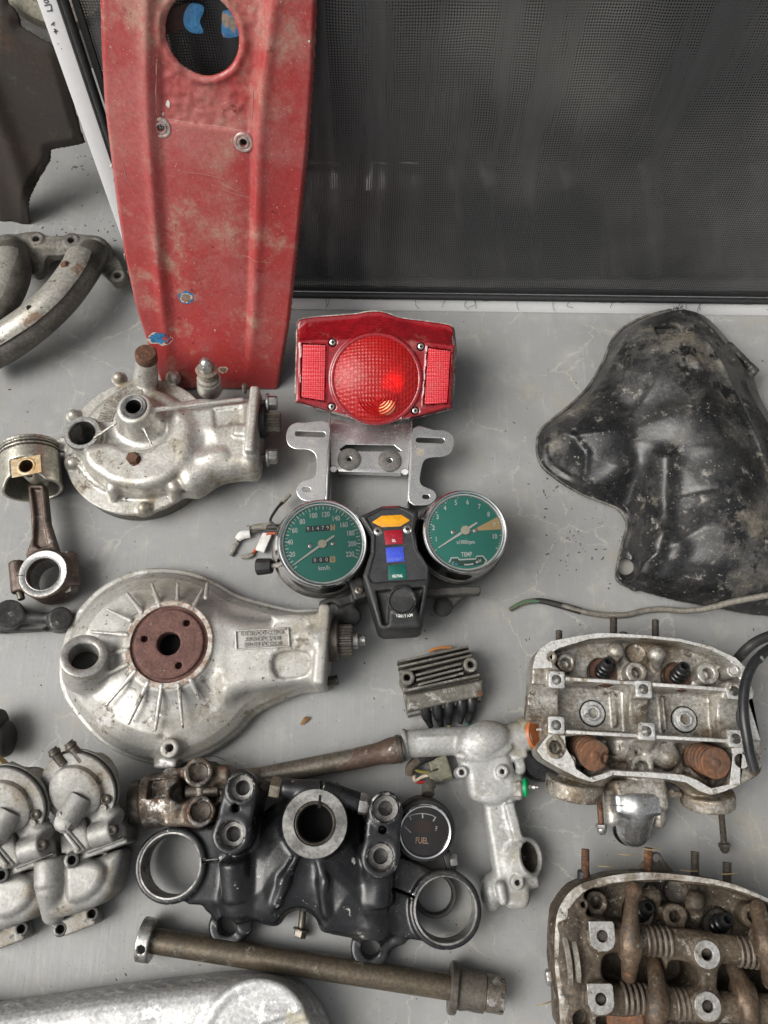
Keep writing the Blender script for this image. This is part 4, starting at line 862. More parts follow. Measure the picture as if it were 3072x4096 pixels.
# neck to the right with end flange
nk = cr(F_.many([(930, 440), (1040, 390), (1150, 385), (1300, 392), (1400, 385), (1412, 470), (1420, 760), (1300, 790), (1180, 815), (1060, 890), (980, 860), (960, 700)], 58), 4)
S.poly(nk, 10, 58, 14, 9)
S.box((F_(1412, 575, 40)) * A(1, 1, 0) + A(0, 0, 35), (10, 76, 64), rotz(-.03), 3, 3)
S.cap(F_(860, 468, 70), F_(1340, 412, 62), 2.6, 2.2, 3); S.cap(F_(640, 545, 66), F_(520, 625, 60), 1.4, 1.4, 2); S.cap(F_(790, 560, 66), F_(842, 668, 62), 1.4, 1.4, 2)
S.cap(F_(1040, 870, 40), F_(1230, 800, 42), 2.5, 2, 3)
S.ell(F_(1120, 640, 66), (10, 16, 12), rotz(-.2), 6, 's'); S.cap(F_(1130, 740, 52), F_(1230, 720, 54), 7, 6, 6)
for x, y in ((655, 290), (955, 288), (405, 498), (402, 762), (795, 1010)): S.sph(F_(x, y, 32), 6.2, 3)
for x, y in ((625, 925), (965, 920)): S.cap(F_(x, y - 25, 46), F_(x, y + 20, 32), 7.2, 6, 4)
S.path([F_(x, y, 30) for x, y in ((440, 770), (500, 850), (620, 915), (800, 935), (950, 905), (1040, 860))], 2.4, 3, sm=3)
br_ = F_(800, 330, 40); S.cyl(F_(803, 325, 38), F_(812, 190, 72), 14, 2, 6, r1=11); S.cyl(F_(1160, 350, 30), F_(1156, 295, 66), 14, 2, 6, r1=12)
S.box(F_(1340, 590, 57), (16, 12, 10), rotz(-.1), 2, 4); S.poly(F_.many([(1180, 470), (1330, 450), (1330, 540), (1190, 560)], 58), 56, 70, 2, 4, 's')
S.cyl(hq + A(0, 0, 50), hq + A(0, 0, 90), 7.8, .3, .3, 's')
S.noise(.35, 14, 1)
part('housing', S.mesh(), worn('oily_cast_aluminium', (.62, .605, .565), (.46, .44, .395), 30, .34, .48, .6, .35, 600, [((.30, .25, .175), 14, .55, .72, .45, .4), ((.12, .09, .06), 30, .63, .72, .5, .1), ((.05, .038, .025), 170, .65, .69, .7)], grain=.25), fd)
part('flange_rim', lathe(A(c0[0], c0[1], 0), UPV, [(66, 26), (66, 28.5), (78.2, 28.5), (79.4, 27.6), (79.4, 22.6), (78.2, 21.6)], 96), MATS['oily_cast_aluminium'], fd, sharp=30)
part('bearing', lathe(hq, UPV, [(7.9, 60), (7.9, 78.4), (9.4, 78.8), (10, 78.2), (12.6, 78.6), (13.6, 77.6), (13.6, 76)], 40), worn('dark_bearing', (.12, .12, .12), (.2, .2, .19), 200, .35, .5, .6), fd)
part('inner_sleeve', lathe(hq, UPV, [(7.6, 78), (7.6, 50), (0, 50)], 32), hole_black, fd)
part('filler_ring', lathe(A(fl[0], fl[1], 0), UPV, [(18.8, 53), (19, 58), (18, 59.5), (14.5, 59.5), (13.4, 58.5), (13.4, 40), (13.0, 26), (0, 26)], 48), worn('thread_alu', (.5, .5, .48), (.36, .35, .33), 120, .3, .4, .9), fd)
part('filler_oil', lathe(A(fl[0], fl[1], 25), UPV, [(13.2, 3), (0, 3)], 32), plain('black_oil', (.006, .005, .004), .1), fd)
pb_ = F_(738, 742, 62); part('rusty_plug', hexhead(pb_, UPV, 6.8, 5.5, .2, 8), rusty, fd)
cap0 = F_(812, 190, 72); cd_ = unit(F_(806, 150, 84) - cap0); part('breather_cap', lathe(cap0, cd_, [(0, 0), (9, 0), (11.4, 1), (11.4, 10), (10, 12), (0, 12.5)], 32), rusty, fd)
s0 = F_(1150, 300, 66); sd_ = unit(F_(1132, 160, 100) - s0)
part('stud_collar', lathe(s0, sd_, [(0, -2), (11.5, -2), (11.5, 2), (9, 3.4), (8.4, 9), (6, 11), (0, 11)], 32), alu_dirty, fd)
part('washer', lathe(s0 + sd_ * 13, sd_, [(0, -2), (9, -2), (11.4, -1), (11.8, .6), (9, 1.6), (0, 1.6)], 32), worn('yellow_zinc', (.5, .46, .38), (.4, .36, .29), 80, .3, .45, .8), fd)
part('acorn_nut', join(hexhead(s0 + sd_ * 14.5, sd_, 8.2, 8, .3), lathe(s0 + sd_ * 22, sd_, [(6.6, 0), (6.5, 2), (5, 5), (2.6, 6.6), (0, 7)], 28)), steel, fd)
for y, z, r in ((432, 46, 8), (728, 30, 8.4)):
    p = F_(1440, y, z); q = F_(1478, y, z); d = unit(A(1, .02, 0))
    part('flange_bolt', join(thread(p - d * 5, q, 4, 1.4), cyl(q - d * .5, q + d * 2, 10.5, .4, 28), hexhead(q + d * 2, d, r, 9, .2)), steel, fd)
sp = F_(1448, 535, 38)
def splined(p0, p1, r, teeth, depth, n=4):
    p0, p1 = np.asarray(p0, float), np.asarray(p1, float); a, b, c = basis(p1 - p0); L = np.linalg.norm(p1 - p0); V, F = [], []; m = teeth * 4
    for h, k in ((0, 1), (L * .9, 1), (L, .93)):
        for i in range(m): t = 2 * math.pi * i / m; rr = (r if i % 4 < 2 else r - depth) * k; V.append(p0 + c * h + rr * (math.cos(t) * a + math.sin(t) * b))
    for j in range(2): F += [(j * m + i, j * m + (i + 1) % m, (j + 1) * m + (i + 1) % m, (j + 1) * m + i) for i in range(m)]
    F += [tuple(range(m - 1, -1, -1)), tuple(range(2 * m, 3 * m))]; return np.array(V), F
part('seal_flange', cyl(sp - A(6, 0, 0), sp + A(5, 0, 0), 18, 1), rubber, fd); part('spline_shaft', splined(sp, sp + A(20, 0, 0), 10.5, 18, 1.4), dark_steel, fd, sharp=25)
part('stud', thread(F_(1352, 372, 52), F_(1352, 330, 66), 2.8, 1.3), dark_steel, fd)
# raised oil notice on the upper left of the casing
an0 = math.atan2(*(F_(490, 455, 47) - hq)[[1, 0]]); 
cN = A(hq[0], hq[1], 47.6)
def arcband(c, r0, r1, t0, t1, h, n=24):
    o_, i_ = [c + r1 * A(math.cos(t), math.sin(t), 0) for t in np.linspace(t0, t1, n)], [c + r0 * A(math.cos(t), math.sin(t), 0) for t in np.linspace(t1, t0, n)]
    return prism(np.array(o_ + i_), A(0, 0, h), .2)
part('notice_plate', arcband(cN - A(0, 0, .6), 31, 47, rad(183), rad(95), .9), alu_dirty, fd)
for r_, tx in ((43.5, 'USE HYPOID GEAR OIL'), (39, 'ABOVE 5C SAE 90'), (34.5, 'BELOW 5C SAE 80')): part('raised_lettering', text_arc(tx, cN + A(0, 0, .4), r_, rad(178), -rad(80) / 19, ex, ey, 4.6, .8, .6), hole_black if 0 else worn('letter_grime_%d' % r_, (.12, .105, .085), (.2, .18, .15), 90, .6, .7), fd, kind='stuff')

# ================================================================ lower final drive (silver, ribbed, rusty hub)
L_ = Crop(0, 2200, .9042)
gd = thing('final_drive', 'large silver ribbed final drive housing with a rusty brown hub plate', 'final drive', L_(740, 520, 0))
OUT = [(260, 560), (272, 430), (322, 300), (420, 182), (560, 102), (700, 80), (830, 92), (940, 132), (1030, 186), (1150, 226), (1300, 258), (1425, 262), (1450, 320), (1455, 480), (1425, 606), (1340, 625), (1240, 665), (1130, 720), (1060, 796), (960, 876), (840, 930), (770, 948), (680, 946), (560, 916), (440, 846), (340, 738), (282, 650)]
S = SDF([*L_.many(OUT, 0), *L_.many(OUT, 60), A(L_(740, 500, 0)[0], L_(740, 500, 0)[1], 78)], 1.3, 6)
op = cr(L_.many(OUT, 16), 4)
hub = L_(748, 415, 62); hq = A(hub[0], hub[1], 0)
S.poly(op, .5, 18, 3, .1)
S.dome(cr(L_.many([(740 + (x - 740) * .985, 515 + (y - 515) * .98) for x, y in OUT], 26), 4), [0, 3, 10, 24, 50, 90], [14, 24, 33, 42, 49, 53], 1, 3)
S.cyl(hq + A(0, 0, 30), hq + A(0, 0, 62), 56, 4, 14, r1=41.5)
# neck body and its end block
S.poly(cr(L_.many([(930, 300), (1100, 310), (1300, 300), (1420, 290), (1425, 560), (1300, 585), (1100, 620), (960, 640)], 56), 4), 8, 58, 13, 10)
S.box(L_(1432, 438, 34), (12, 76, 62), rotz(-.06), 4, 4)
S.poly(L_.many([(1195, 285), (1420, 275), (1425, 330), (1205, 335)], 60), 40, 60, 5, 4)
S.poly(cr(L_.many([(1215, 462), (1360, 450), (1352, 545), (1225, 560)], 58), 3), 52, 70, 2, 4, 's')
S.sph(L_(1375, 385, 58), 9, 8)
for a, b in (((708, 250), (672, 150)), ((785, 250), (787, 150)), ((852, 265), (895, 180)), ((628, 275), (563, 193)), ((578, 312), (474, 262)), ((565, 375), (404, 362)), ((600, 535), (466, 690)), ((655, 585), (568, 766)), ((716, 598), (686, 796)), ((790, 598), (808, 786)), ((846, 575), (882, 660)), ((566, 440), (484, 462)), ((566, 505), (448, 562)), ((912, 210), (918, 150))):
    S.cap(L_(*a, 62), L_(*b, 51), 2.4, 1.7, 1.0)
ft = L_(370, 468, 72); fbq = L_(388, 540, 34); fax = unit(ft - fbq)
S.cyl(fbq, ft, 23, 1.5, 6, r1=20); S.cyl(fbq, ft + fax * 9, 13.2, .5, .5, 's')
bs = L_(748, 876, 46); S.cyl(A(bs[0], bs[1], 20), bs, 9.5, 1.5, 6, r1=8.6); S.cyl(A(bs[0], bs[1], 30), bs + A(0, 0, 6), 3.6, .3, .3, 's'); S.box(L_(742, 930, 18), (22, 16, 22), None, 3, 4)
S.cyl(hq + A(0, 0, 54), hq + A(0, 0, 80), 36.5, .5, .5, 's'); S.cyl(hq + A(0, 0, 36), hq + A(0, 0, 80), 12.5, .5, .5, 's')
S.noise(.45, 16, 2)
part('housing', S.mesh(), alu_paint, gd)
part('hub_rim', lathe(hq, UPV, [(41.4, 58), (41.6, 62), (40.5, 63), (36.6, 62.8), (36, 58)], 64), worn('flaking_rim', (.55, .53, .48), (.3, .2, .15), 130, .6, .8, .2, .3), gd)
S = SDF([hq + A(-40, -40, 50), hq + A(40, 40, 68)], .9, 3); S.cyl(hq + A(0, 0, 52), hq + A(0, 0, 60), 36.4, .8, .1); S.cyl(hq + A(0, 0, 54), hq + A(0, 0, 64), 32.5, 1, 1)
S.cyl(hq + A(0, 0, 40), hq + A(0, 0, 80), 11, .5, .6, 's')
for x, y in ((825, 322), (638, 393), (790, 510)): q = L_(x, y, 64); S.cyl(A(q[0], q[1], 56), A(q[0], q[1], 70), 3.2, .3, .5, 's')
part('hub_plate', S.mesh(), brown_plate, gd)
part('hub_bore', lathe(hq, UPV, [(11.6, 60), (11.6, 42), (0, 42)], 32), hole_black, gd)
tb = L_(0, 0, 0); part('filler_rim', lathe(ft, fax, [(20.4, -3), (20.6, .4), (19.4, 1.2), (14.6, 1.2), (13.4, .2), (13.0, -6), (13.3, -8), (12.8, -10), (13.1, -12), (12.6, -14), (12.6, -30), (0, -30)], 48), worn('bare_rim', (.55, .54, .52), (.36, .34, .31), 110, .35, .5, .6), gd)
part('filler_oil', lathe(ft - fax * 20, fax, [(12.8, 0), (0, 0)], 28), plain('dark_bore', (.012, .009, .007), .3), gd)
npl = [L_(1042, 357, 59.4), L_(1275, 346, 59.4), L_(1280, 425, 59.4), L_(1046, 440, 59.4)]
part('notice_frame', join(*[tube([npl[i], npl[(i + 1) % 4]], .9, 8) for i in range(4)]), alu_paint, gd)
e1n = unit(npl[1] - npl[0]); e2n = np.cross(UPV, e1n)
let = worn('raised_letter', (.56, .54, .5), (.4, .38, .33), 90, .5, .6, .3)
for i, tx in enumerate(('USE HYPOID GEAROIL', 'ABOVE 5°C SAE90', 'BELOW 5°C SAE80')): part('raised_lettering', text(tx, (npl[0] + npl[1] + npl[2] + npl[3]) / 4 + e2n * (5.2 - 5.2 * i) - A(0, 0, .2), e1n, e2n, 5.6, .74, 1.2), MATS['silver_paint'] if i else let, gd, kind='stuff')
px_ = L_(1462, 402, 36); dx = unit(L_(1600, 398, 36) - px_)
part('pinion_flange', cyl(px_ - dx * 3, px_ + dx * 8, 20, 1.2), dark_steel, gd); part('pinion_spline', splined(px_ + dx * 5, px_ + dx * 22, 15.5, 20, 1.8), dark_steel, gd, sharp=25); part('pinion_nut', join(cyl(px_ + dx * 20, px_ + dx * 27, 8.5, .6), thread(px_ + dx * 26, px_ + dx * 34, 5.5, 1.6)), steel, gd)
part('stud', thread(L_(1432, 585, 24), L_(1496, 574, 24), 5, 1.6), dark_steel, gd)

# ================================================================ piston on its connecting rod
pi_ = thing('piston', 'aluminium piston with rings on its connecting rod at the left edge', 'piston', F_(190, 1000, 0))
pt, pbm = F_(163, 672, 30), F_(187, 985, 30); ax = unit(pbm - pt); pbm = pt + ax * 52; sx = unit(np.cross(ax, UPV)); R = 30.0
S = SDF([pt - sx * 31 + UPV * 31, pbm + sx * 31 - UPV * 31, pt + sx * 31, pbm - sx * 31], .9, 4)
S.cyl(pt, pbm, R, 1.2, .1); S.cyl(pt + ax * 8, pbm + ax * 20, R - 3.4, 4, 1, 's')
for h in (3.5, 7, 11): S.fn(lambda X, Y, Z, h=h: np.maximum(np.abs((X - pt[0]) * ax[0] + (Y - pt[1]) * ax[1] + (Z - pt[2]) * ax[2] - h) - .9, (R - 1.6) - np.sqrt(np.maximum((X - pt[0]) ** 2 + (Y - pt[1]) ** 2 + (Z - pt[2]) ** 2 - ((X - pt[0]) * ax[0] + (Y - pt[1]) * ax[1] + (Z - pt[2]) * ax[2]) ** 2, 0))), pt - 40, pt + 40, .2, 's')
pn = F_(145, 780, 57); PR = np.stack([sx, ax, UPV], 1)
S.box(A(pn[0], pn[1] , 57 + 10), (32, 21, 20), PR, .5, .6, 's')
S.cyl(A(pn[0], pn[1], 20), A(pn[0], pn[1], 57), 10, .6, 1); S.cyl(A(pn[0], pn[1], 10), A(pn[0], pn[1], 80), 7.0, .3, .4, 's')
S.ell(pbm + UPV * 30 + ax * 6, (24, 16, 30), PR, 2, 's')
part('crown_and_skirt', S.mesh(), worn('piston_alloy', (.58, .56, .48), (.44, .42, .35), 40, .32, .45, .75, .15, 500, [((.36, .2, .08), 40, .62, .76, .4, .5)]), pi_)
for h, m_ in ((3.5, steel), (7, dark_steel), (11, dark_steel)): part('piston_ring', lathe(pt + ax * (h - .6), ax, [(R - 2, 0), (R + .15, .1), (R + .15, 1.1), (R - 2, 1.2)], 64), m_, pi_)
part('pin_boss_face', prism([A(pn[0], pn[1], 56.6) + sx * a * 14.6 + ax * b * 9.2 for a, b in ((-1, -1), (1, -1), (1, 1), (-1, 1))] , A(0, 0, .5)) if 0 else lathe(A(pn[0], pn[1], 56.4), UPV, [(9.6, 0), (9.6, 1.0), (8, 1.4), (7.1, 1.2), (7.1, -8)], 36), worn('heat_stained', (.55, .36, .16), (.5, .42, .3), 60, .35, .5, .7), pi_)
part('boss_face', plate(A(pn[0], pn[1], 56.3), sx, ax, [(-15, -10), (15, -10), (15, 10), (-15, 10)], [circ2((0, 0), 8)], .9, .2), MATS['heat_stained'], pi_, sharp=14)
part('pin_bore', lathe(A(pn[0], pn[1], 40), UPV, [(7.0, 16), (7.0, 4), (0, 4)], 28), plain('amber_bore', (.09, .035, .01), .4, .3), pi_)
be = F_(240, 1376, 38); bq = A(be[0], be[1], 0)
S = SDF([F_(60, 860, 0), F_(440, 1530, 44)], 1.0, 4)
S.poly(F_.many([(150, 880), (242, 880), (262, 1080), (318, 1260), (330, 1330), (150, 1330), (140, 1270), (172, 1180), (168, 1050)], 33), 19, 33, 2, .1)
S.cyl(bq + A(0, 0, 8), bq + A(0, 0, 39), 25.2, 1.5, 5)
S.cyl(F_(92, 1310, 24), F_(108, 1480, 24), 8, 2, 6); S.cyl(F_(382, 1270, 24), F_(398, 1450, 24), 9, 2, 6)
S.poly(F_.many([(172, 900), (222, 900), (236, 1080), (262, 1215), (218, 1235), (186, 1215), (194, 1060)], 33), 28, 40, 2, 1.5, 's')
S.cyl(bq, bq + A(0, 0, 60), 16.2, .5, .5, 's')
rod_m = worn('forged_rod', (.16, .12, .10), (.11, .085, .07), 60, .4, .55, .6, .25, 500, [((.3, .28, .26), 80, .6, .7, .4, .7)])
part('connecting_rod', S.mesh(), rod_m, pi_)
part('big_end_face', lathe(bq, UPV, [(23.8, 38.4), (23.6, 39.8), (18.6, 39.8), (17.8, 39.2), (17.2, 39.6), (16.4, 39.0), (16.2, 30), (16.2, 8)], 56), worn('machined_ring', (.62, .61, .59), (.5, .49, .47), 80, .28, .4, .85), pi_)
for a in ((80, 1388, 138, 1384), (346, 1352, 388, 1350)): part('cap_joint', stroke([F_(a[0], a[1], 40.0), F_(a[2], a[3], 40.0)], .5, UPV, .1), hole_black, pi_)
d = unit(F_(116, 1500, 24) - F_(104, 1440, 24)); part('rod_bolt', join(cyl(F_(106, 1470, 24), F_(120, 1518, 24), 3.6, .6), ), dark_steel, pi_)
d2_ = unit(F_(400, 1470, 24) - F_(384, 1270, 24)); part('rod_nut', hexhead(F_(394, 1440, 24), d2_, 7.4, 8, .3), dark_steel, pi_); part('rod_bolt', cyl(F_(382, 1256, 26), F_(384, 1290, 26), 6, 1), dark_steel, pi_)

# ================================================================ dark lever bracket at the left edge
S = SDF([L_(-40, 240, 0), L_(330, 385, 44)], 1.1, 4)
S.poly(L_.many([(-40, 300), (110, 296), (220, 300), (320, 300), (322, 350), (200, 352), (-40, 362)], 14), .5, 14, 3, .1); S.cyl(L_(42, 300, 4) * A(1, 1, 0) + A(0, 0, 1), L_(42, 280, 34), 14, 2, 4); S.cyl(L_(268, 318, 2), L_(268, 300, 26), 11.5, 2, 5); S.cap(L_(110, 300, 22), L_(250, 300, 20), 6, 5, 5)
S.cyl(L_(36, 330, 2), L_(30, 342, 12), 6, 1, 1, 's'); S.cap(L_(215, 350, 10), L_(290, 350, 10), 4, 4, 1, 's')
tag(part('lever_bracket', S.mesh(), worn('chipped_black_casting', (.035, .034, .034), (.06, .058, .055), 60, .45, .6, .2, .25, 500, [((.3, .29, .27), 60, .6, .68, .6, .4), ((.3, .14, .06), 40, .7, .78, .8)])), 'chipped black lever bracket poking in from the left beneath the rod', 'bracket')

# ================================================================ black plastic duct and the grey cable
R_c = Crop(2000, 1200, .6462)
OUTD = [(1060, 60), (900, 102), (770, 168), (694, 250), (640, 380), (560, 520), (460, 630), (330, 735), (252, 808), (230, 900), (248, 1000), (330, 1084), (500, 1192), (700, 1274), (768, 1330), (786, 1400), (762, 1500), (736, 1600), (724, 1690), (742, 1742), (850, 1786), (1060, 1842), (1300, 1892), (1660, 1952), (1900, 1960), (1930, 1500), (1800, 950), (1660, 690), (1600, 560), (1560, 445), (1440, 280), (1300, 132), (1180, 72)]
S = SDF([*R_c.many(OUTD, 0), *R_c.many(OUTD, 40), A(300, 0, 100)], 1.7, 6)
op = cr(R_c.many(OUTD, 12), 4)
RC = lambda x, y, z=0: R_c(x, y, z)
def rdg(X, Y, pts, amp, w):
    P = np.array([RC(x, y, 60)[:2] for x, y in pts]); best = None
    for a, b in zip(P[:-1], P[1:]):
        e = b - a; t = np.clip(((X - a[0]) * e[0] + (Y - a[1]) * e[1]) / (e @ e), 0, 1); q = (X - a[0] - t * e[0]) ** 2 + (Y - a[1] - t * e[1]) ** 2; best = q if best is None else np.minimum(best, q)
    return amp * np.exp(-best / (w * w))
def duct_bias(X, Y):
    return (rdg(X, Y, [(960, 330), (1180, 560), (1340, 900), (1420, 1300), (1420, 1600)], 16, 40) + rdg(X, Y, [(1012, 1000), (1015, 1150), (1003, 1400)], 13, 13) + rdg(X, Y, [(975, 1480), (960, 1640)], 7, 10)
        + rdg(X, Y, [(885, 1060), (868, 1250), (850, 1500)], -14, 13) + rdg(X, Y, [(355, 735), (480, 810), (560, 900), (570, 1000)], 3, 3.6) + rdg(X, Y, [(520, 1160), (700, 1060), (820, 960)], 4, 9) + rdg(X, Y, [(400, 930), (430, 960)], -9, 20)
        + rdg(X, Y, [(690, 1180), (740, 1260)], -5, 14) + rdg(X, Y, [(1660, 1040), (1560, 800), (1400, 450), (1290, 250)], 3.5, 3) + rdg(X, Y, [(1090, 1190), (1300, 1195)], -1, 3) + rdg(X, Y, [(1130, 940), (1280, 950)], 1, 4) + rdg(X, Y, [(1130, 1520), (1100, 1650), (1050, 1720)], 3, 8)
        + rdg(X, Y, [(820, 650), (850, 900)], -6, 16) + rdg(X, Y, [(1090, 790), (1140, 820)], 5, 22))
S.dome(op, [0, 3, 10, 28, 60, 110], [7, 15, 26, 42, 56, 62], 5, 2, bias=duct_bias)
S.poly(R_c.many([(955, 165), (1105, 160), (1140, 240), (950, 246)], 46), 40, 60, 2, 2, 's'); S.box(RC(1040, 246, 46), (36, 3, 6), rotz(.0), 1, 2); S.box(RC(1122, 200, 46), (3, 20, 6), rotz(.3), 1, 2)
S.ell(RC(1170, 400, 74), (14, 7, 7), rotz(-.3), 3, 's')
S.poly(cr(R_c.many([(762, 1560), (735, 1640), (724, 1700), (748, 1742), (800, 1770), (860, 1790), (850, 1560)], 12), 3), 4, 11, 2, 3)
S.cyl(RC(776, 1652, -5), RC(776, 1652, 60), 8.4, .5, .6, 's'); S.poly(cr(R_c.many([(740, 1600), (730, 1700), (790, 1740), (825, 1700), (822, 1590), (790, 1570)], 12), 3), 12, 60, 3, 3, 's')
S.box(RC(1490, 370, 30), (9, 46, 12), rotz(.62), 2, 3); S.box(RC(1500, 390, 34), (4, 24, 12), rotz(.62), 1, 1, 's')
S.noise(.8, 26, 5)
duct_m = worn('dusty_black_plastic', (.012, .012, .013), (.028, .0275, .027), 30, .22, .42, 0, .25, 260, [((.085, .082, .077), 10, .51, .67, .5), ((.17, .15, .115), 13, .56, .73, .85), ((.012, .012, .013), 22, .57, .64, .28), ((.26, .245, .215), 60, .62, .74, .9), ((.30, .28, .25), 300, .66, .70, .9)], grain=.35)
du = part('plastic_duct', S.mesh(), duct_m); tag(du, 'dusty black moulded plastic duct lying at the right below the screen', 'duct')
rim_ = part('moulded_rim', tube(cr([RC(x, y, 8) for x, y in OUTD[0:21]], 5, False), 1.8, 8), worn('dusty_rim', (.16, .15, .13), (.05, .05, .047), 90, .6, .8), du)
cab = [(60, 1918, 3), (150, 1872, 3.5), (250, 1862, 4), (380, 1892, 4), (500, 1926, 4), (640, 1950, 4), (780, 1950, 4), (880, 1926, 4), (1000, 1914, 6), (1150, 1924, 12), (1300, 1906, 32), (1450, 1866, 46), (1700, 1822, 56), (1800, 1810, 58)]
cb = thing('flat_cable', 'grey ribbed flat cable crossing beneath the black plastic duct', 'cable', R_c(780, 1950, 0))
part('sheath', tube([RC(*p) for p in cab[3:]], 4.0, 10, 6, squash=.75, ref=A(0, 0, 1)), worn('grey_brown_sheath', (.17, .155, .13), (.23, .21, .175), 120, .6, .7, 0, .3), cb)
for k in (-1.6, 0, 1.6): part('sheath_rib', tube([RC(*p) + A(0, k, 2.6 - abs(k) * .3) for p in cab[3:]], .8, 6, 6), MATS['grey_brown_sheath'], cb)
part('core', tube([RC(*p) for p in cab[1:5]], [2.4, 3, 3.6, 3.8], 8, 6), rubber, cb); part('bare_end', tube([RC(*p) + A(0, 0, .5) for p in cab[0:3]], [2.2, 2.6, 2.4], 8, 5), worn('corroded_copper', (.13, .1, .06), (.06, .14, .08), 260, .6, .8), cb)
# ================================================================ finned regulator
T = Crop(1500, 2500, .5424)
rg_ = thing('voltage_regulator', 'grey finned voltage regulator with five black rubber terminal boots', 'regulator', T(480, 420, 0))
reg_m = worn('oxidised_fins', (.16, .15, .125), (.11, .103, .088), 50, .55, .7, .3, .35, 500, [((.42, .41, .38), 60, .58, .68, .5, .5), ((.07, .062, .05), 30, .58, .72, .8)])
S = SDF([*T.many([(150, 240), (820, 140), (820, 700), (230, 700)], 0), T(480, 420, 48)], 1.0, 4)
S.poly(T.many([(170, 280), (690, 165), (745, 290), (795, 440), (790, 555), (245, 672), (205, 470)], 20), 1, 22, 2, .1)
S.poly(T.many([(232, 515), (800, 400), (800, 520), (240, 640)], 30), 2, 30, 2.5, 2)
reg_fins = [((165, 270), (690, 155)), ((172, 308), (704, 188)), ((182, 350), (715, 222)), ((300, 370), (636, 284)), ((306, 404), (648, 318)), ((318, 440), (652, 354)), ((215, 485), (772, 366))]
bossp = [(238, 385), (708, 290)]
for q in bossp: b = T(*q, 42); S.cyl(A(b[0], b[1], 2), b, 7.2, 1, 2); S.cyl(A(b[0], b[1], 25), b + A(0, 0, 9), 3.1, .2, .3, 's')
body = part('body', S.mesh(), reg_m, rg_)
for a, b in reg_fins:
    p, q = T(*a, 41), T(*b, 41); d = q - p; part('fin', box(A(*(p + q)[:2] / 2, 30), (np.linalg.norm(d[:2]), 2.1, 22), rotz(math.atan2(d[1], d[0])), .5), reg_m, rg_)
part('stamped_lettering', text('10.T.SB', T(545, 480, 30.2), unit(T(800, 425, 30) - T(240, 540, 30)) * -1, np.cross(UPV, unit(T(800, 425, 30) - T(240, 540, 30)) * -1), 5, .8, .5), plain('pale_stamp', (.36, .35, .32), .6), rg_, kind='stuff')
part('rivet', lathe(T(772, 505, 29), UPV, [(3.4, 0), (3.2, 1), (1.6, 1.6), (0, 1.6)], 20), rusty, rg_)
for P in ([(372, 585, 24), (372, 640, 18), (392, 700, 12), (415, 755, 9)], [(455, 575, 24), (460, 640, 18), (475, 700, 12), (492, 752, 9)], [(540, 555, 24), (545, 615, 19), (547, 672, 12), (545, 730, 8)], [(632, 540, 24), (642, 600, 20), (640, 660, 13), (628, 725, 9)], [(706, 525, 24), (716, 590, 20), (712, 650, 13), (688, 718, 8)]):
    part('terminal_boot', tube([T(*p) for p in P], [4.2, 5.6, 5.2, 3.4, 2.6], 14, 5, ref=A(1, 0, 0)), rubber_gloss, rg_)
part('wire', tube([T(*p) for p in ((400, 195, 8), (440, 178, 9), (500, 165, 9), (560, 168, 8))], 1.6, 8, 5), plain('orange_wire', (.5, .2, .06), .5), rg_)
for x, y, c in ((545, 742, (.6, .55, .2)), (688, 724, (.02, .25, .16))): part('wire', tube([T(x, y, 8), T(x - 4, y + 40, 5)], 1.4, 8), plain('wire_%d' % x, c, .5), rg_)

# ================================================================ multi-pin plug
pl = thing('wiring_plug', 'olive plastic wiring plug with a bent brown loom under the pipe', 'plug', T(480, 1060, 0))
S = SDF([*T.many([(380, 940), (590, 940), (590, 1190), (380, 1190)], 0), T(480, 1060, 20)], .8, 3)
S.poly(T.many([(440, 985), (525, 950), (580, 1132), (430, 1175), (384, 1095), (470, 1065)], 16), 1, 16, 1.2, .1); S.poly(T.many([(395, 1010), (455, 985), (480, 1050), (415, 1080)], 15), 2, 13, 1, .5)
S.poly(T.many([(500, 1140), (578, 1118), (580, 1134), (506, 1158)], 16), 13, 20, .3, .2, 's')
part('plug_body', S.mesh(), worn('olive_plastic', (.20, .19, .135), (.155, .148, .11), 60, .5, .6), pl)
part('loom', tube([T(*p) for p in ((470, 930, 10), (400, 960, 12), (320, 995, 13), (262, 1050, 11), (258, 1100, 8))], 4.6, 10, 6), worn('cloth_loom', (.14, .11, .075), (.08, .065, .05), 200, .8, .9), pl)
part('rubber_sleeve', tube([T(*p) for p in ((460, 935, 11), (400, 958, 13), (322, 998, 14))], 5.2, 10, 5), rubber, pl)
for P, c in (([(262, 1090, 7), (292, 1130, 6), (300, 1150, 5), (330, 1160, 5), (400, 1160, 6)], (.5, .02, .02)), ([(262, 1080, 8), (286, 1110, 8), (296, 1148, 7), (350, 1120, 7), (395, 1110, 8)], (.7, .6, .45)), ([(270, 1060, 10), (330, 1080, 9), (400, 1090, 9)], (.25, .22, .06))): part('wire', tube([T(*p) for p in P], 1.5, 8, 6), plain('loom_wire_%d' % (c[0] * 100), c, .5), pl)

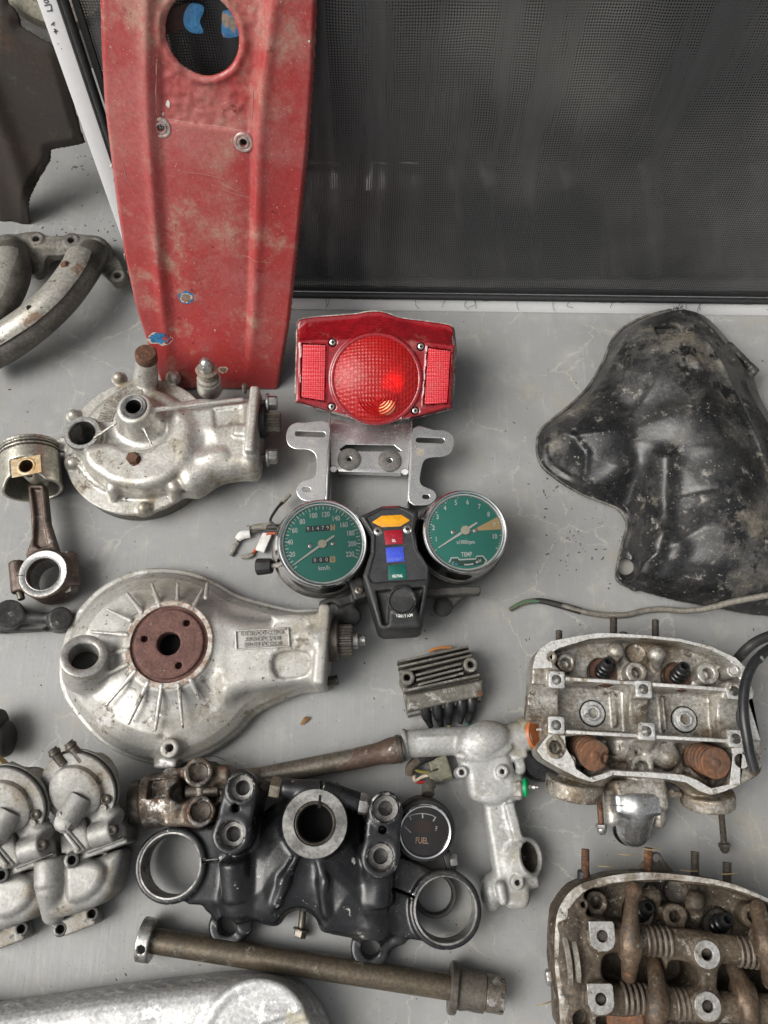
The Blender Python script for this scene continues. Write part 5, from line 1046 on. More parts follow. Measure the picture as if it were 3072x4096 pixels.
# ================================================================ thermostat housing with pipe
th = thing('thermostat_housing', 'pale cast thermostat housing and pipe with orange and green sensors', 'housing', T(880, 1200, 0))
S = SDF([T(180, 700, 0), T(1260, 700, 0), T(800, 2140, 0), T(800, 1200, 56)], 1.1, 5)
S.cyl(T(212, 880, 18), T(700, 845, 18), 13, 1, .1); S.cyl(T(200, 884, 18), T(238, 880, 18), 14.8, 1.5, 1); S.cap(T(330, 830, 30), T(600, 820, 30), 1, 1, 2)
S.poly(cr(T.many([(612, 900), (640, 810), (720, 742), (830, 718), (950, 745), (985, 840), (1000, 960), (1034, 1080), (1026, 1250), (960, 1300), (870, 1322), (740, 1295), (696, 1230), (676, 1110), (622, 990)], 38), 4), 2, 38, 7, 5)
S.ell(T(810, 850, 34), (24, 17, 16), rotz(.3), 6); S.path([T(x, y, 38) for x, y in ((620, 960), (760, 975), (900, 940), (990, 900))], 3.0, 3, sm=3)
S.cyl(T(970, 850, 24), T(1140, 805, 26), 14.5, 1, 4); S.box(T(1020, 870, 20), (16, 32, 30), rotz(.25), 3, 4)
for x, y, r in ((940, 1080, 5.6), (642, 1085, 5.2)): b = T(x, y, 42); S.cyl(A(b[0], b[1], 8), b, r, 1, 3)
S.cyl(T(1030, 1040, 26), T(1105, 1040, 26), 7, 3, 3)
S.cyl(T(990, 1190, 26), T(1080, 1196, 27), 11.5, 2, 4)
S.poly(cr(T.many([(812, 1310), (900, 1290), (1020, 1280), (1040, 1420), (1078, 1580), (1090, 1700), (1110, 1850), (1150, 1980), (1128, 2080), (1060, 2096), (990, 2092), (940, 2010), (900, 1880), (850, 1600)], 28), 3), 1, 28, 5, 5)
S.bar(T(985, 1320, 28), T(1050, 1570, 28), 9, 10, 33, 2, 4)
po = T(1135, 1712, 30); pd = unit(A(.62, .12, .75)); S.cyl(po - pd * 30, po + pd * 3, 16.5, 1, 5); 
S.ell(T(858, 1965, 14), (10, 16, 12), None, 5); S.cap(T(925, 1930, 30), T(945, 2030, 28), 4.5, 4, 3); S.cyl(T(1040, 1898, 16), T(1195, 1850, 18), 9, 2, 5); b = T(1052, 1900, 34); S.cyl(A(b[0], b[1], 8), b, 6, 1, 3)
S.cyl(po - pd * 24, po + pd * 10, 13, .5, .5, 's')
for x, y, z in ((940, 1080, 42), (642, 1085, 42), (1052, 1900, 34)): b = T(x, y, z); S.cyl(A(b[0], b[1], z - 12), b + A(0, 0, 5), 2.4, .2, .3, 's')
S.noise(.4, 12, 9)
part('casting', S.mesh(), worn('chalky_aluminium', (.46, .46, .445), (.36, .355, .335), 30, .5, .65, .35, .25, 500, [((.27, .25, .20), 20, .54, .70, .8), ((.60, .60, .59), 50, .58, .68, .45, .4), ((.15, .13, .10), 70, .66, .72, .8)], grain=.2), th)
part('port_bore', lathe(po - pd * 22, pd, [(12.8, 21), (12.8, 4), (0, 4)], 32), worn('port_inside', (.05, .045, .035), (.09, .08, .06), 60, .5, .6), th)
so_ = T(1150, 800, 27); sdv = unit(T(1215, 800, 30) - so_ + A(0, 0, 5)); sensor = part('orange_sensor', join(lathe(so_, sdv, [(0, -4), (14, -4), (14.4, 2), (14.2, 6), (13.4, 7.2), (0, 7.4)], 36)), plain('orange_plastic', (.42, .12, .03), .4), th)
part('sensor_ring', lathe(so_, sdv, [(14.5, -9), (15.6, -8), (15.6, 3), (14.5, 4)], 36), worn('dirty_ring', (.3, .27, .2), (.2, .17, .12), 90, .6, .7), th)
for dx_, dy_ in ((1190, 770), (1240, 848)): q = T(dx_, dy_, 33); part('prong', box(q + sdv * 5, (9, 2.2, 4), rotz(.1), .5), steel, sensor)
gs = T(1075, 1196, 29); gdv = unit(A(1, .0, .25)); part('sensor_nut', hexhead(gs - gdv * 5, gdv, 11.5, 7, .2), alu_dirty, th); gsn = part('green_sensor', lathe(gs + gdv * 1, gdv, [(0, 0), (8.4, 0), (8.4, 4), (6, 6), (0, 6.4)], 28), plain('green_plastic', (.0, .32, .11), .35), th)
part('terminal_pin', lathe(gs + gdv * 7, gdv, [(0, 0), (2.6, 0), (2.6, 2), (1.8, 3), (2.5, 4), (2.5, 6.4), (1.6, 7), (1.6, 9), (0, 9.4)], 16), steel, gsn)

# ================================================================ propeller shaft with universal joint
Yc = Crop(500, 2800, .9042)
uj = thing('drive_shaft', 'oily drive shaft with a rusty universal joint left of the pipe', 'drive shaft', Yc(500, 400, 0))
c1, c2 = Yc(40, 455, 24), Yc(215, 435, 25); axd = unit(c2 - c1); sd = np.cross(UPV, axd)
J = Yc(345, 408, 26)
S = SDF([Yc(20, 280, 0), Yc(620, 570, 56), Yc(20, 570, 50)], 1.0, 4)
S.cyl(c1, c1 + axd * 14, 19, 2, .1); S.cyl(c1 + axd * 10, c1 + axd * 46, 24, 3, 3)
for s_ in (1, -1): S.box(J - axd * 14 + sd * s_ * 19, (40, 9, 22), np.stack([axd, sd, UPV], 1), 3, 4); S.cyl(J + sd * s_ * 12, J + sd * s_ * 26, 13.5, 2, 3)
S.box(c1 + axd * 27 + UPV * 18 + sd * 9, (17, 16, 18), np.stack([axd, sd, UPV], 1), 1, 1, 's')
S.cyl(Yc(330, 495, 30), Yc(338, 492, 52), 13, 2, 4); S.cyl(Yc(322, 325, 30), Yc(325, 318, 52), 13, 2, 4); S.box(Yc(270, 500, 32), (34, 22, 26), rotz(.05), 4, 6)
k1 = Yc(480, 365, 25); S.cyl(Yc(400, 380, 25), k1, 17, 3, 5, r1=12); S.box(Yc(400, 330, 30), (30, 14, 26), rotz(.1), 4, 6); S.cyl(k1 - axd * 4, Yc(620, 338, 25), 11, 2, 6, r1=9)
S.cyl(Yc(336, 492, 46), Yc(338, 491, 60), 9, .5, .5, 's'); S.cyl(Yc(324, 319, 46), Yc(325, 318, 60), 8.5, .5, .5, 's'); S.ell(Yc(250, 405, 44), (10, 9, 14), None, 3, 's'); S.ell(Yc(415, 420, 40), (8, 9, 14), None, 3, 's')
S.noise(.5, 9, 3)
part('yoke_joint', S.mesh(), worn('greasy_joint', (.17, .14, .11), (.085, .062, .045), 40, .36, .55, .55, .4, 400, [((.46, .44, .41), 34, .54, .64, .3, .85), ((.10, .04, .025), 50, .58, .68, .7, .1), ((.02, .016, .012), 30, .62, .70, .5)], grain=.45), uj)
part('end_collar', lathe(c1 - axd * 1.5, axd, [(12, 0), (18.5, .3), (19.6, 2), (19.6, 12), (18.8, 13)], 40), dark_steel, uj)
for q in ((337, 492, 50), (324, 319, 50)): part('bearing_cup', lathe(Yc(*q) - A(0, 0, 5), UPV, [(9, .5), (7.4, 1.2), (5, .4), (0, .2)], 28), worn('shade_black_cup', (.03, .025, .02), (.06, .045, .035), 60, .4, .6, .4) if 'shade_black_cup' not in MATS else MATS['shade_black_cup'], uj)  # cups coloured near-black to paint in the shade of the fork holes
part('cross_spider', join(cyl(Yc(338, 345, 26), Yc(340, 470, 26), 7.5, 1), cyl(Yc(270, 410, 26), Yc(420, 400, 26), 7, 1)), dark_steel, uj)
k2, k3 = Yc(1150, 232, 24), Yc(1216, 216, 24); sv = unit(k2 - k1)
part('shaft_tube', lathe(k1, k2 - k1, [(10, 0), (9.4, 12), (9.2, np.linalg.norm(k2 - k1) * .5), (9.3, np.linalg.norm(k2 - k1) * .8), (9.6, np.linalg.norm(k2 - k1))], 32), worn('oily_tube', (.27, .24, .2), (.17, .145, .115), 40, .35, .5, .75, .15), uj)
part('shaft_sleeve', lathe(Yc(1010, 262, 24), k3 - Yc(1010, 262, 24), [(9.2, -16), (9.6, 0), (9.9, 8), (10.1, 24), (12.2, 36), (12.4, 42), (11.2, 48)], 32), worn('greasy_rust', (.145, .10, .075), (.085, .055, .042), 40, .35, .6, .3, .4, 400, [((.45, .42, .4), 70, .6, .68, .3, .7)]), uj)
part('shaft_ring', lathe(k3 - sv * 3, sv, [(11, 0), (13.2, .4), (13.2, 4), (12, 5), (12, 6.5), (0, 6.5)], 32), dark_steel, uj)

# ================================================================ fuel gauge and clamp ring
fg = thing('fuel_gauge', 'small round fuel gauge with a chrome ring behind the fork bridge', 'fuel gauge', T(370, 1500, 0))
n = unit(A(.06, -.26, 1)); o = T(370, 1528, 46); Rf = T.mm(200, 370, 1528, 46)
part('cup', lathe(o, n, [(0, -36), (Rf * .84, -36), (Rf * 1.0, -32), (Rf * 1.06, -16), (Rf * 1.13, -12), (Rf * 1.16, -7), (Rf * 1.1, -4), (Rf * .98, -3), (0, -4)], 56), rubber, fg)
part('chrome_ring', lathe(o, n, [(Rf * 1.0, -5), (Rf * .99, -1), (Rf * .95, .6), (Rf * .9, .2), (Rf * .86, -2.5)], 64), chrome, fg)
fdial = part('dial', lathe(o, n, [(Rf * .9, -2.6), (0, -2.6)], 48), worn('brown_black_dial', (.012, .012, .016), (.03, .016, .012), 60, .4, .5), fg)
part('glass', lathe(o, n, [(Rf * .88, -1.6), (Rf * .4, -.7), (0, -.5)], 48), glass, fg); do = o - n * 2.55
def fon(x, y): return T.on(x, y, do, n)
label3(T, 'FUEL', 345, 1592, 46, do, n, rad(-3), fg, plain('amber_print', (.62, .4, .27), .5), .72); label3(T, 'F', 453, 1503, 34, do, n, 0, fg, white, .7)
arcf = [fon(x, y) for x, y in ((238, 1412), (290, 1396), (350, 1390), (410, 1400), (452, 1420))]
part('scale_arc', stroke(cr(arcf, 5, False), .6, n), white, fg)
for a, b in (((350, 1392), (352, 1424)), ((258, 1410), (266, 1438)), ((446, 1418), (428, 1448)), ((218, 1486), (266, 1532))): part('scale_mark', stroke([fon(*a), fon(*b)], 1.1, n), white, fg)
part('warm_band', prism([fon(x, y) for x, y in ((276, 1450), (350, 1440), (430, 1460), (425, 1520), (350, 1532), (280, 1520))], n * .03), plain('brown_band', (.05, .018, .008), .5), fg)
part('rear_stub', tube([T(392, 1250, 30), T(395, 1190, 26), T(425, 1175, 22)], [6, 5.5, 4.5], 14, 4), worn('dusty_stub', (.09, .08, .065), (.13, .12, .1), 60, .7, .8), fg)
part('clamp_strap', join(box(T(545, 1745, 20), (8, 18, 14), rotz(.3), 1.5)), rubber, fg); part('clamp_bolt', join(cyl(T(525, 1745, 22), T(560, 1740, 24), 3), hexhead(T(558, 1742, 24), A(1, .1, .1), 5.6, 6, .2)), steel, fg)
kr = T(440, 1985, 8); tag(part('clamp_ring', lathe(kr * A(1, 1, 0), UPV, [(15.5, 1), (18.8, 1), (19.4, 3), (19.4, 13), (18.8, 14), (16.4, 14), (15.8, 13), (15.5, 1)], 48), rubber), 'dark rubber clamp ring seen through the right eye of the fork bridge', 'ring')

# ================================================================ top fork bridge
yk = thing('fork_bridge', 'worn black fork bridge with two open eyes and a central stem bore', 'fork bridge', Yc(800, 800, 0))
Z1 = 40
S = SDF([Yc(40, 330, 0), Yc(1580, 1180, 0), Yc(800, 700, 86), Yc(40, 1180, 10)], 1.3, 4)
lc, rc, sc_ = Yc(200, 732, Z1), Yc(1418, 928, Z1), Yc(840, 546, 62)
S.cyl(A(lc[0], lc[1], 12), lc, 31.5, 2, .1); S.cyl(A(rc[0], rc[1], 12), rc, 31.5, 2, .1)
S.poly(cr(Yc.many([(215, 590), (330, 560), (430, 548), (560, 560), (580, 760), (540, 900), (380, 906), (240, 876)], Z1 - 4), 3), 14, Z1 - 4, 5, 3)
S.poly(cr(Yc.many([(1180, 700), (1300, 725), (1420, 790), (1520, 880), (1520, 1010), (1420, 1070), (1300, 1068), (1180, 1040), (1100, 980)], Z1 - 4), 3), 14, Z1 - 4, 5, 3)
body_ = [(560, 560), (640, 470), (690, 440), (720, 400), (860, 372), (1000, 415), (1040, 470), (1060, 560), (1070, 640), (1180, 720), (1190, 860), (1160, 1000), (1100, 1080), (1010, 1062), (880, 1036), (856, 1010), (840, 975), (800, 944), (750, 938), (710, 960), (680, 1000), (640, 1006), (560, 985), (500, 960), (470, 880), (480, 700)]
S.dome(cr(Yc.many(body_, 34), 3), [0, 4, 12, 30, 60], [26, 38, 44, 50, 54], 10, 5)
S.cyl(A(sc_[0], sc_[1], 10), A(sc_[0], sc_[1], 62), 33, 2.5, 6, r1=28.5)
S.path([Yc(840, 690, 54), Yc(870, 800, 52), Yc(890, 940, 44)], [3, 4, 3], 6); S.path([Yc(770, 690, 56), Yc(710, 800, 52), Yc(670, 900, 46)], [3, 4, 3], 6)
S.ell(Yc(790, 830, 60), (16, 30, 10), rotz(-.2), 6, 's')
# handlebar clamp towers
for (xa, ya), (xb, yb), r_ in (((512, 388), (470, 595), 16.5), ((1152, 480), (1130, 695), 16.5)):
    a, b = Yc(xa, ya, 78), Yc(xb, yb, 76); m_ = (a + b) / 2
    S.cyl(A(a[0], a[1], 15), a, r_ * .86, 2, 5); S.cyl(A(b[0], b[1], 15), b, r_, 2, 5); S.box(A(m_[0], m_[1], 44.5), (30, np.linalg.norm((b - a)[:2]) + 2, 64), rotz(math.atan2((b - a)[1], (b - a)[0]) + math.pi / 2), 3, 4)
S.cyl(Yc(480, 700, 50), Yc(495, 880, 40), 13, 4, 8); S.cyl(Yc(1130, 760, 48), Yc(1120, 900, 40), 13, 4, 8)
# lower lugs
for x, y in ((455, 998), (1086, 1096)): b = Yc(x, y, 22); S.cyl(A(b[0], b[1], 3), b, 17.5, 3, 3)
S.cap(Yc(505, 890, 30), Yc(470, 950, 12), 16, 11, 6); S.cap(Yc(1115, 990, 30), Yc(1098, 1050, 12), 15, 11, 6); S.cap(Yc(380, 905, 26), Yc(430, 960, 20), 6, 5, 5); S.cap(Yc(1220, 1050, 26), Yc(1150, 1085, 20), 6, 5, 5); S.cyl(Yc(530, 1010, 6), Yc(530, 1000, 24), 7, 3, 4)
# stem clamp
S.cap(Yc(716, 390, 52), Yc(856, 398, 53), 8.2, 8.8, 3); S.cap(Yc(884, 400, 53), Yc(1026, 448, 52), 8.8, 8.2, 3)
# openings
S.cyl(A(lc[0], lc[1], -5), lc + A(0, 0, 30), 25.6, .3, .6, 's'); S.cyl(A(rc[0], rc[1], -5), rc + A(0, 0, 30), 25.6, .3, .6, 's')
S.cyl(A(sc_[0], sc_[1], 20), A(sc_[0], sc_[1], 90), 18.2, .3, .6, 's')
for (xa, ya), (xb, yb), r_ in (((512, 388), (470, 595), 9.6), ((1152, 480), (1130, 695), 10)):
    for (x, y, z) in ((xa, ya, 78), (xb, yb, 76)): b = Yc(x, y, z); S.cyl(A(b[0], b[1], z - 11), b + A(0, 0, 9), r_ + 1.2, .3, .5, 's'); S.cyl(A(b[0], b[1], z - 34), b + A(0, 0, 9), 6.3, .3, .5, 's')
    b = Yc((xa + xb) / 2 - 2, (ya + yb) / 2 - 14, 75); S.cyl(A(b[0], b[1], 55), b + A(0, 0, 9), 3.3, .3, .5, 's')
for x, y in ((455, 994), (1086, 1092)): b = Yc(x, y, 18); S.cyl(A(b[0], b[1], -5), b + A(0, 0, 30), 8.4, .3, .5, 's')
p, q = Yc(318, 716, 40), Yc(415, 706, 38); S.bar(p, q, 1.8, 5, 60, .3, .3, 's'); p, q = Yc(1180, 832, 40), Yc(1300, 882, 40); S.bar(p, q, 1.8, 5, 60, .3, .3, 's'); p, q = Yc(858, 470, 60), Yc(874, 360, 55); S.bar(p, q, 2.4, 30, 80, .3, .3, 's')
S.noise(.35, 14, 4)
part('bridge_casting', S.mesh(), black_paint, yk)
bare = worn('bare_worn_ring', (.30, .295, .28), (.12, .118, .112), 50, .4, .55, .6, .2)
part('stem_ring', lathe(A(sc_[0], sc_[1], 0), UPV, [(28.6, 61.4), (28, 62.8), (18.6, 62.8), (18.2, 62), (18.2, 40)], 56), bare, yk)
part('clamp_slit', prism([Yc(852, 478, 63.1), Yc(866, 478, 63.1), Yc(868, 420, 63.1), Yc(858, 420, 63.1)], A(0, 0, .2)), hole_black, yk)
part('stem_bush', lathe(A(sc_[0], sc_[1], 0), UPV, [(18.0, 56), (18.0, 61), (16.6, 62), (15.6, 61), (15.6, 30), (0, 30)], 48), dark_steel, yk)
part('stem_bore', lathe(A(sc_[0], sc_[1], 0), UPV, [(15.4, 58), (15.2, 31), (0, 31)], 40), hole_black, yk)
silv = worn('silver_worn_rim', (.42, .41, .39), (.09, .088, .083), 34, .4, .55, .6, .2)
for b in (lc, rc): part('eye_liner', lathe(A(b[0], b[1], 0), UPV, [(25.5, 12), (25.5, Z1 - .5), (26.0, Z1 + .4), (27.2, Z1 + .4), (27.8, Z1 - .2)], 56), silv, yk)
nb = Yc(690, 392, 52); nd_ = unit(Yc(1060, 460, 52) - nb)
part('pinch_bolt', thread(nb - nd_ * 26, nb, 4.6, 1.6), dark_steel, yk); part('pinch_nut', hexhead(nb - nd_ * 9, nd_, 10, 9, .4), worn('brassy_nut', (.42, .38, .28), (.3, .27, .2), 90, .35, .5, .8), yk); part('bolt_head', hexhead(Yc(1038, 456, 52), nd_, 9.6, 8, .3), steel, yk)
for (x, y, z) in ((512, 388, 78), (470, 595, 76), (1152, 480, 78), (1130, 695, 76)): b = Yc(x, y, z); part('bare_counterbore', lathe(A(b[0], b[1], 0), UPV, [(10.9, z + .2), (10.6, z - 1), (10.6, z - 10.6), (6.4, z - 10.6), (6.2, z - 11), (6.2, z - 30), (0, z - 30)], 36), worn('bore_metal', (.36, .35, .33), (.22, .21, .2), 90, .4, .5, .7) if 'bore_metal' not in MATS else MATS['bore_metal'], yk)
tag(part('small_bolt', join(cyl(Yc(788, 930, 9), Yc(780, 1012, 9), 3.2, .4, 16), hexhead(Yc(779, 1018, 9), unit(Yc(774, 1040, 9) - Yc(779, 1018, 9)), 6, 6, .3, 7.5)), dark_steel), 'short flanged bolt poking out below the middle of the fork bridge', 'bolt')

# ================================================================ long axle
Xc = Crop(400, 3600, 1.085)
axl = thing('axle_shaft', 'long brown hollow axle with a collar and castle nut', 'axle', Xc(750, 240, 0))
p0, p1 = Xc(168, 145, 18), Xc(1300, 322, 18); d = unit(p1 - p0)
tubm = worn('stained_axle', (.15, .12, .085), (.10, .085, .065), 35, .35, .5, .6, .12, 400, [((.44, .4, .33), 45, .60, .70, .4, .6)], stretch=(1, 1, 1))
part('tube', cyl(p0, p1, 10.4, .5, 40), tubm, axl)
S = SDF([p0 - 25, p0 + 25], .8, 2); S.cyl(p0 - d * 4, p0 + d * 7.5, 18, 1.2, .1); S.cyl(Xc(154, 178, 10), Xc(150, 186, 40), 3.4, .3, .4, 's'); S.cyl(p0 - d * 10, p0 + d * .5, 11, .5, .5, 's')
part('collar', S.mesh(), steel, axl); part('collar_hole_shade', cyl(Xc(153, 180, 28.5), Xc(152, 182, 36.2), 3.3), hole_black, axl)  # black plug put in as the shade inside the collar hole
part('washer', cyl(p1 - d * 3, p1 + d * 4, 20.5, 1.2, 48), dark_steel, axl)
Ln = np.linalg.norm(Xc(1420, 345, 18) - p1); part('spacer', lathe(p1, d, [(10, 3), (16.2, 4), (16.4, 8), (15.4, 14), (16, 20), (16, Ln - 1), (14, Ln)], 40), worn('greasy_spacer', (.09, .08, .065), (.14, .12, .1), 60, .5, .65, .4), axl)
S = SDF([p1 + d * Ln - 18, p1 + d * (Ln + 20) + 18], .8, 2); q0, q1 = p1 + d * (Ln - 1), p1 + d * (Ln + 16); S.cyl(q0, q1, 14.6, 1.2, .1); a_, b_, c_ = basis(d)
for k in range(3): t = k * math.pi / 3 + .35; w = math.cos(t) * a_ + math.sin(t) * b_; S.box(q1 + d * 1, (40, 3.6, 10), np.stack([w, np.cross(d, w), d], 1), .3, .3, 's')
S.cyl(q1 - d * 6, q1 + d * 5, 9, .5, .5, 's')
part('castle_nut', S.mesh(), worn('worn_nut', (.24, .21, .17), (.13, .11, .09), 60, .4, .55, .7, .2, 500, [((.6, .58, .55), 60, .56, .64, .3, .9)]), axl)

# ================================================================ engine side cover at the bottom
Cl = Crop(0, 3700, .8439)
OC = [(-300, 402), (0, 366), (300, 322), (600, 280), (900, 244), (1120, 222), (1250, 216), (1350, 232), (1440, 285), (1505, 355), (1556, 450), (1580, 560), (1560, 700), (1480, 800), (1000, 900), (-300, 950)]
S = SDF([*Cl.many(OC, 0), *Cl.many(OC, 50), Cl(600, 500, 62)], 1.5, 5)
oc = cr(Cl.many(OC, 8), 3)
S.dome(oc, [0, 1.5, 4, 8, 14, 60], [22, 34, 41, 45, 47, 49.5], 1, 1)
cc_ = Cl(1215, 560, 50); S.cyl(A(cc_[0], cc_[1], 30), A(cc_[0], cc_[1], 50.4), 46, 3, 6); S.cyl(A(cc_[0], cc_[1], 50), A(cc_[0], cc_[1], 70), 39, 3, 3, 's'); S.box(Cl(1320, 470, 51), (46, 5, 4), rotz(.3), 1.5, 4)
S.noise(.3, 16, 8)
tag(part('engine_cover', S.mesh(), worn('flaking_silver', (.53, .53, .525), (.44, .445, .445), 20, .42, .55, .4, .2, 500, [((.42, .42, .42), 16, .56, .64, .6, .3), ((.72, .72, .71), 70, .58, .64, .4, .6), ((.5, .46, .35), 12, .62, .72, .7), ((.16, .13, .09), 300, .68, .72, .9)])), 'big flaking silver engine cover along the bottom left edge', 'engine cover')
# ================================================================ cylinder head with open valve gear (upper right)
H1 = Crop(2050, 2400, .616); ZF = 62
def pit(S, C, pts, z0, z1=90, rd=3, k=2.5, sm=3): S.poly(cr(C.many(pts, ZF), sm), z0, z1, rd, k, 's')
def boss(S, C, x, y, z, r, hole, zb=20, k=3, dep=14):
    b = C(x, y, z); S.cyl(A(b[0], b[1], zb), b, r, 1, k); return (b, hole, dep)
def drill(S, bs):
    for b, hole, dep in bs: S.cyl(A(b[0], b[1], b[2] - dep), b + A(0, 0, 6), hole, .3, .4, 's')
h1 = thing('cylinder_head', 'pale open cylinder head with two orange rusty valve springs', 'cylinder head', H1(850, 750, 0))
O1 = [(130, 445), (150, 360), (180, 315), (245, 268), (400, 238), (560, 213), (640, 215), (860, 228), (1090, 252), (1290, 302), (1450, 375), (1515, 440), (1545, 550), (1568, 600), (1560, 640), (1500, 660), (1492, 880), (1545, 900), (1608, 908), (1622, 1000), (1622, 1085), (1590, 1145), (1480, 1200), (1370, 1245), (1290, 1265), (1215, 1240), (1130, 1185), (1000, 1162), (860, 1150), (650, 1136), (600, 1160), (520, 1182), (420, 1150), (300, 1090), (200, 1030), (160, 975), (190, 930), (232, 880), (240, 790), (160, 770), (112, 765), (120, 600)]
S = SDF([*H1.many(O1, 0), *H1.many(O1, 62), H1(850, 1640, 0), H1(850, 100, 0), H1(850, 700, 74)], 1.2, 4)
S.poly(cr(H1.many(O1, ZF), 2), 30, ZF, 1.6, .1); S.poly(cr(H1.many([(850 + (x - 850) * .94, 740 + (y - 740) * .93) for x, y in O1], ZF), 2), 2, 40, 3, 8)
# three wells between the two cam walls
pit(S, H1, [(268, 330), (500, 258), (640, 244), (860, 250), (1080, 274), (1280, 324), (1410, 392), (1470, 470), (1470, 530), (1385, 565), (1200, 556), (920, 535), (880, 520), (800, 520), (600, 506), (380, 492), (330, 470), (270, 400)], 36)
pit(S, H1, [(345, 545), (560, 540), (780, 560), (800, 640), (795, 780), (790, 855), (600, 842), (360, 832), (330, 760), (318, 640)], 30)
pit(S, H1, [(925, 572), (1150, 582), (1360, 600), (1378, 680), (1370, 780), (1388, 890), (1150, 880), (940, 868), (905, 780), (905, 650)], 30)
pit(S, H1, [(355, 885), (600, 880), (820, 890), (960, 905), (1200, 918), (1395, 940), (1425, 1000), (1405, 1190), (1290, 1215), (1200, 1160), (1100, 1126), (900, 1112), (650, 1100), (590, 1120), (500, 1146), (420, 1090), (405, 1040), (358, 980)], 30)
# cam bearing saddles
cy = H1(850, 715, ZF)[1]
for x, w in ((262, 12), (850, 14), (1435, 15)): p = H1(x, 715, ZF); S.box(A(p[0], cy, 40), (w + 3, 46, 40), rotz(-.045), 2, 2)
a_, b_ = H1(60, 660, ZF + 1), H1(1640, 775, ZF + 1); S.cyl(a_, b_, 17, .5, 1.5, 's')
# raised bolt pads
bs = []
pads = [(287, 517), (852, 578), (1442, 590), (285, 812), (872, 852), (1452, 900)]
for x, y in pads: b = H1(x, y, ZF + 3); S.box(A(b[0], b[1], 45), (15.5, 16, 2 * (ZF + 3 - 45)), rotz(-.05), 1, .8); bs.append((b, 4.4, 14))
S.bar(H1(340, 512, ZF), H1(1390, 582, ZF), 3.2, 34, ZF + 1.5, .8, 2); S.bar(H1(345, 856, ZF), H1(1410, 916, ZF), 3.2, 34, ZF + 1.5, .8, 2)
for x, y, z, r, hl in ((350, 408, 50, 9, 4.8), (806, 470, 50, 10, 5), (1270, 476, 50, 10.5, 5), (258, 372, ZF + .5, 5, 2.4), (1436, 460, ZF + .5, 6, 3), (280, 955, ZF + 1, 9, 6), (846, 1085, 46, 10.5, 5.6), (1486, 1045, ZF - 4, 9.5, 6.4), (378, 1040, ZF - 2, 5, 2.6), (1448, 576, ZF + 6, 5.5, 3.6)): bs.append(boss(S, H1, x, y, z, r, hl))
for x, y in ((665, 335), (935, 352)): S.cap(H1(x, y, 50), H1(x + 5, y + 90, 36), 8.5, 3, 4)
for x, y in ((905, 980), (550, 1120), (1180, 1160), (700, 960), (1000, 1010)): S.ell(H1(x, y, 36), (12, 12, 12), None, 6)
for x, y in ((650, 690), (740, 700), (970, 720), (1310, 760)): S.bar(H1(x, y - 90, 34), H1(x + 18, y + 130, 34), 2.4, 30, 37, 1, 3)
S.ell(H1(860, 920, 44), (7, 9, 16), None, 5)
# ports on the near side
for x0, y0, x1, y1, r in ((405, 1160, 392, 1268, 26), (1265, 1240, 1268, 1330, 24)): S.cyl(H1(x0, y0, 32), H1(x1, y1, 27), r, 2, 4); S.cyl(H1(x1, y1 - 40, 27), H1(x1, y1 + 80, 27), r - 5, .5, .6, 's')
S.box(H1(800, 1270, 28), (48, 26, 40), None, 5, 5); S.cap(H1(640, 1230, 26), H1(650, 1425, 24), 7, 6, 4); S.cap(H1(950, 1260, 26), H1(950, 1440, 24), 8, 6, 4); S.cap(H1(985, 1250, 40), H1(1080, 1262, 38), 4, 3, 4)
S.cyl(H1(800, 350, 30), H1(792, 310, 90), 9.5, 1, 1, 's')
drill(S, bs)
for (x, y) in ((590, 470), (1075, 500)): b = H1(x, y, 40); S.cyl(A(b[0], b[1], 30), A(b[0], b[1], 60), 14.5, 1, 1, 's')
for x, y in ((495, 960), (1265, 1040)): b = H1(x, y, 44); S.cyl(A(b[0], b[1], 24), A(b[0], b[1], 60), 17, 1, 1, 's')
S.noise(.35, 10, 11)
head_m = worn('oily_head_casting', (.52, .50, .46), (.33, .305, .26), 30, .36, .52, .6, .4, 500, [((.17, .13, .085), 18, .48, .66, .5, .3), ((.07, .05, .034), 46, .57, .66, .5, .1), ((.6, .59, .56), 160, .63, .68, .4, .6)], grain=.4)
part('head_casting', S.mesh(), head_m, h1)
# pale machined joint face around the rim and pads
def rimface(C, outer, inner, z, th=.9): return plate(A(0, 0, z - th), ex, ey, cr(C.many(outer, z), 2)[:, :2], [cr(C.many(i, z), 2)[:, :2] for i in inner], th, .25)
RI = [(262, 330), (500, 252), (640, 240), (860, 246), (1080, 268), (1284, 318), (1416, 386), (1478, 466), (1500, 560), (1480, 660), (1478, 880), (1440, 940), (1432, 1000), (1412, 1196), (1290, 1224), (1196, 1168), (1100, 1134), (900, 1120), (650, 1108), (590, 1128), (500, 1154), (412, 1096), (396, 1040), (350, 985), (340, 900), (250, 860), (250, 780), (228, 740), (222, 600), (240, 440)]
O1b = [(850 + (x - 850) * .998, 740 + (y - 740) * .998) for x, y in O1]
up_face = O1[0:19] + [(1500, 560), (1478, 466), (1416, 386), (1284, 318), (1080, 268), (860, 246), (640, 240), (500, 252), (300, 312), (262, 336), (258, 440)]
lo_face = O1[22:39] + [(250, 862), (340, 880), (346, 960), (396, 1040), (412, 1096), (500, 1154), (590, 1128), (650, 1108), (900, 1120), (1100, 1134), (1196, 1168), (1290, 1224), (1412, 1196), (1432, 1000), (1440, 940), (1500, 905)]
def rimface2(C, outer, holes, z, th=.9): return plate(A(0, 0, z - th), ex, ey, C.many(outer, z)[:, :2], [circ2(C(x, y, z)[:2], r, 20) for x, y, r in holes], th, .25)
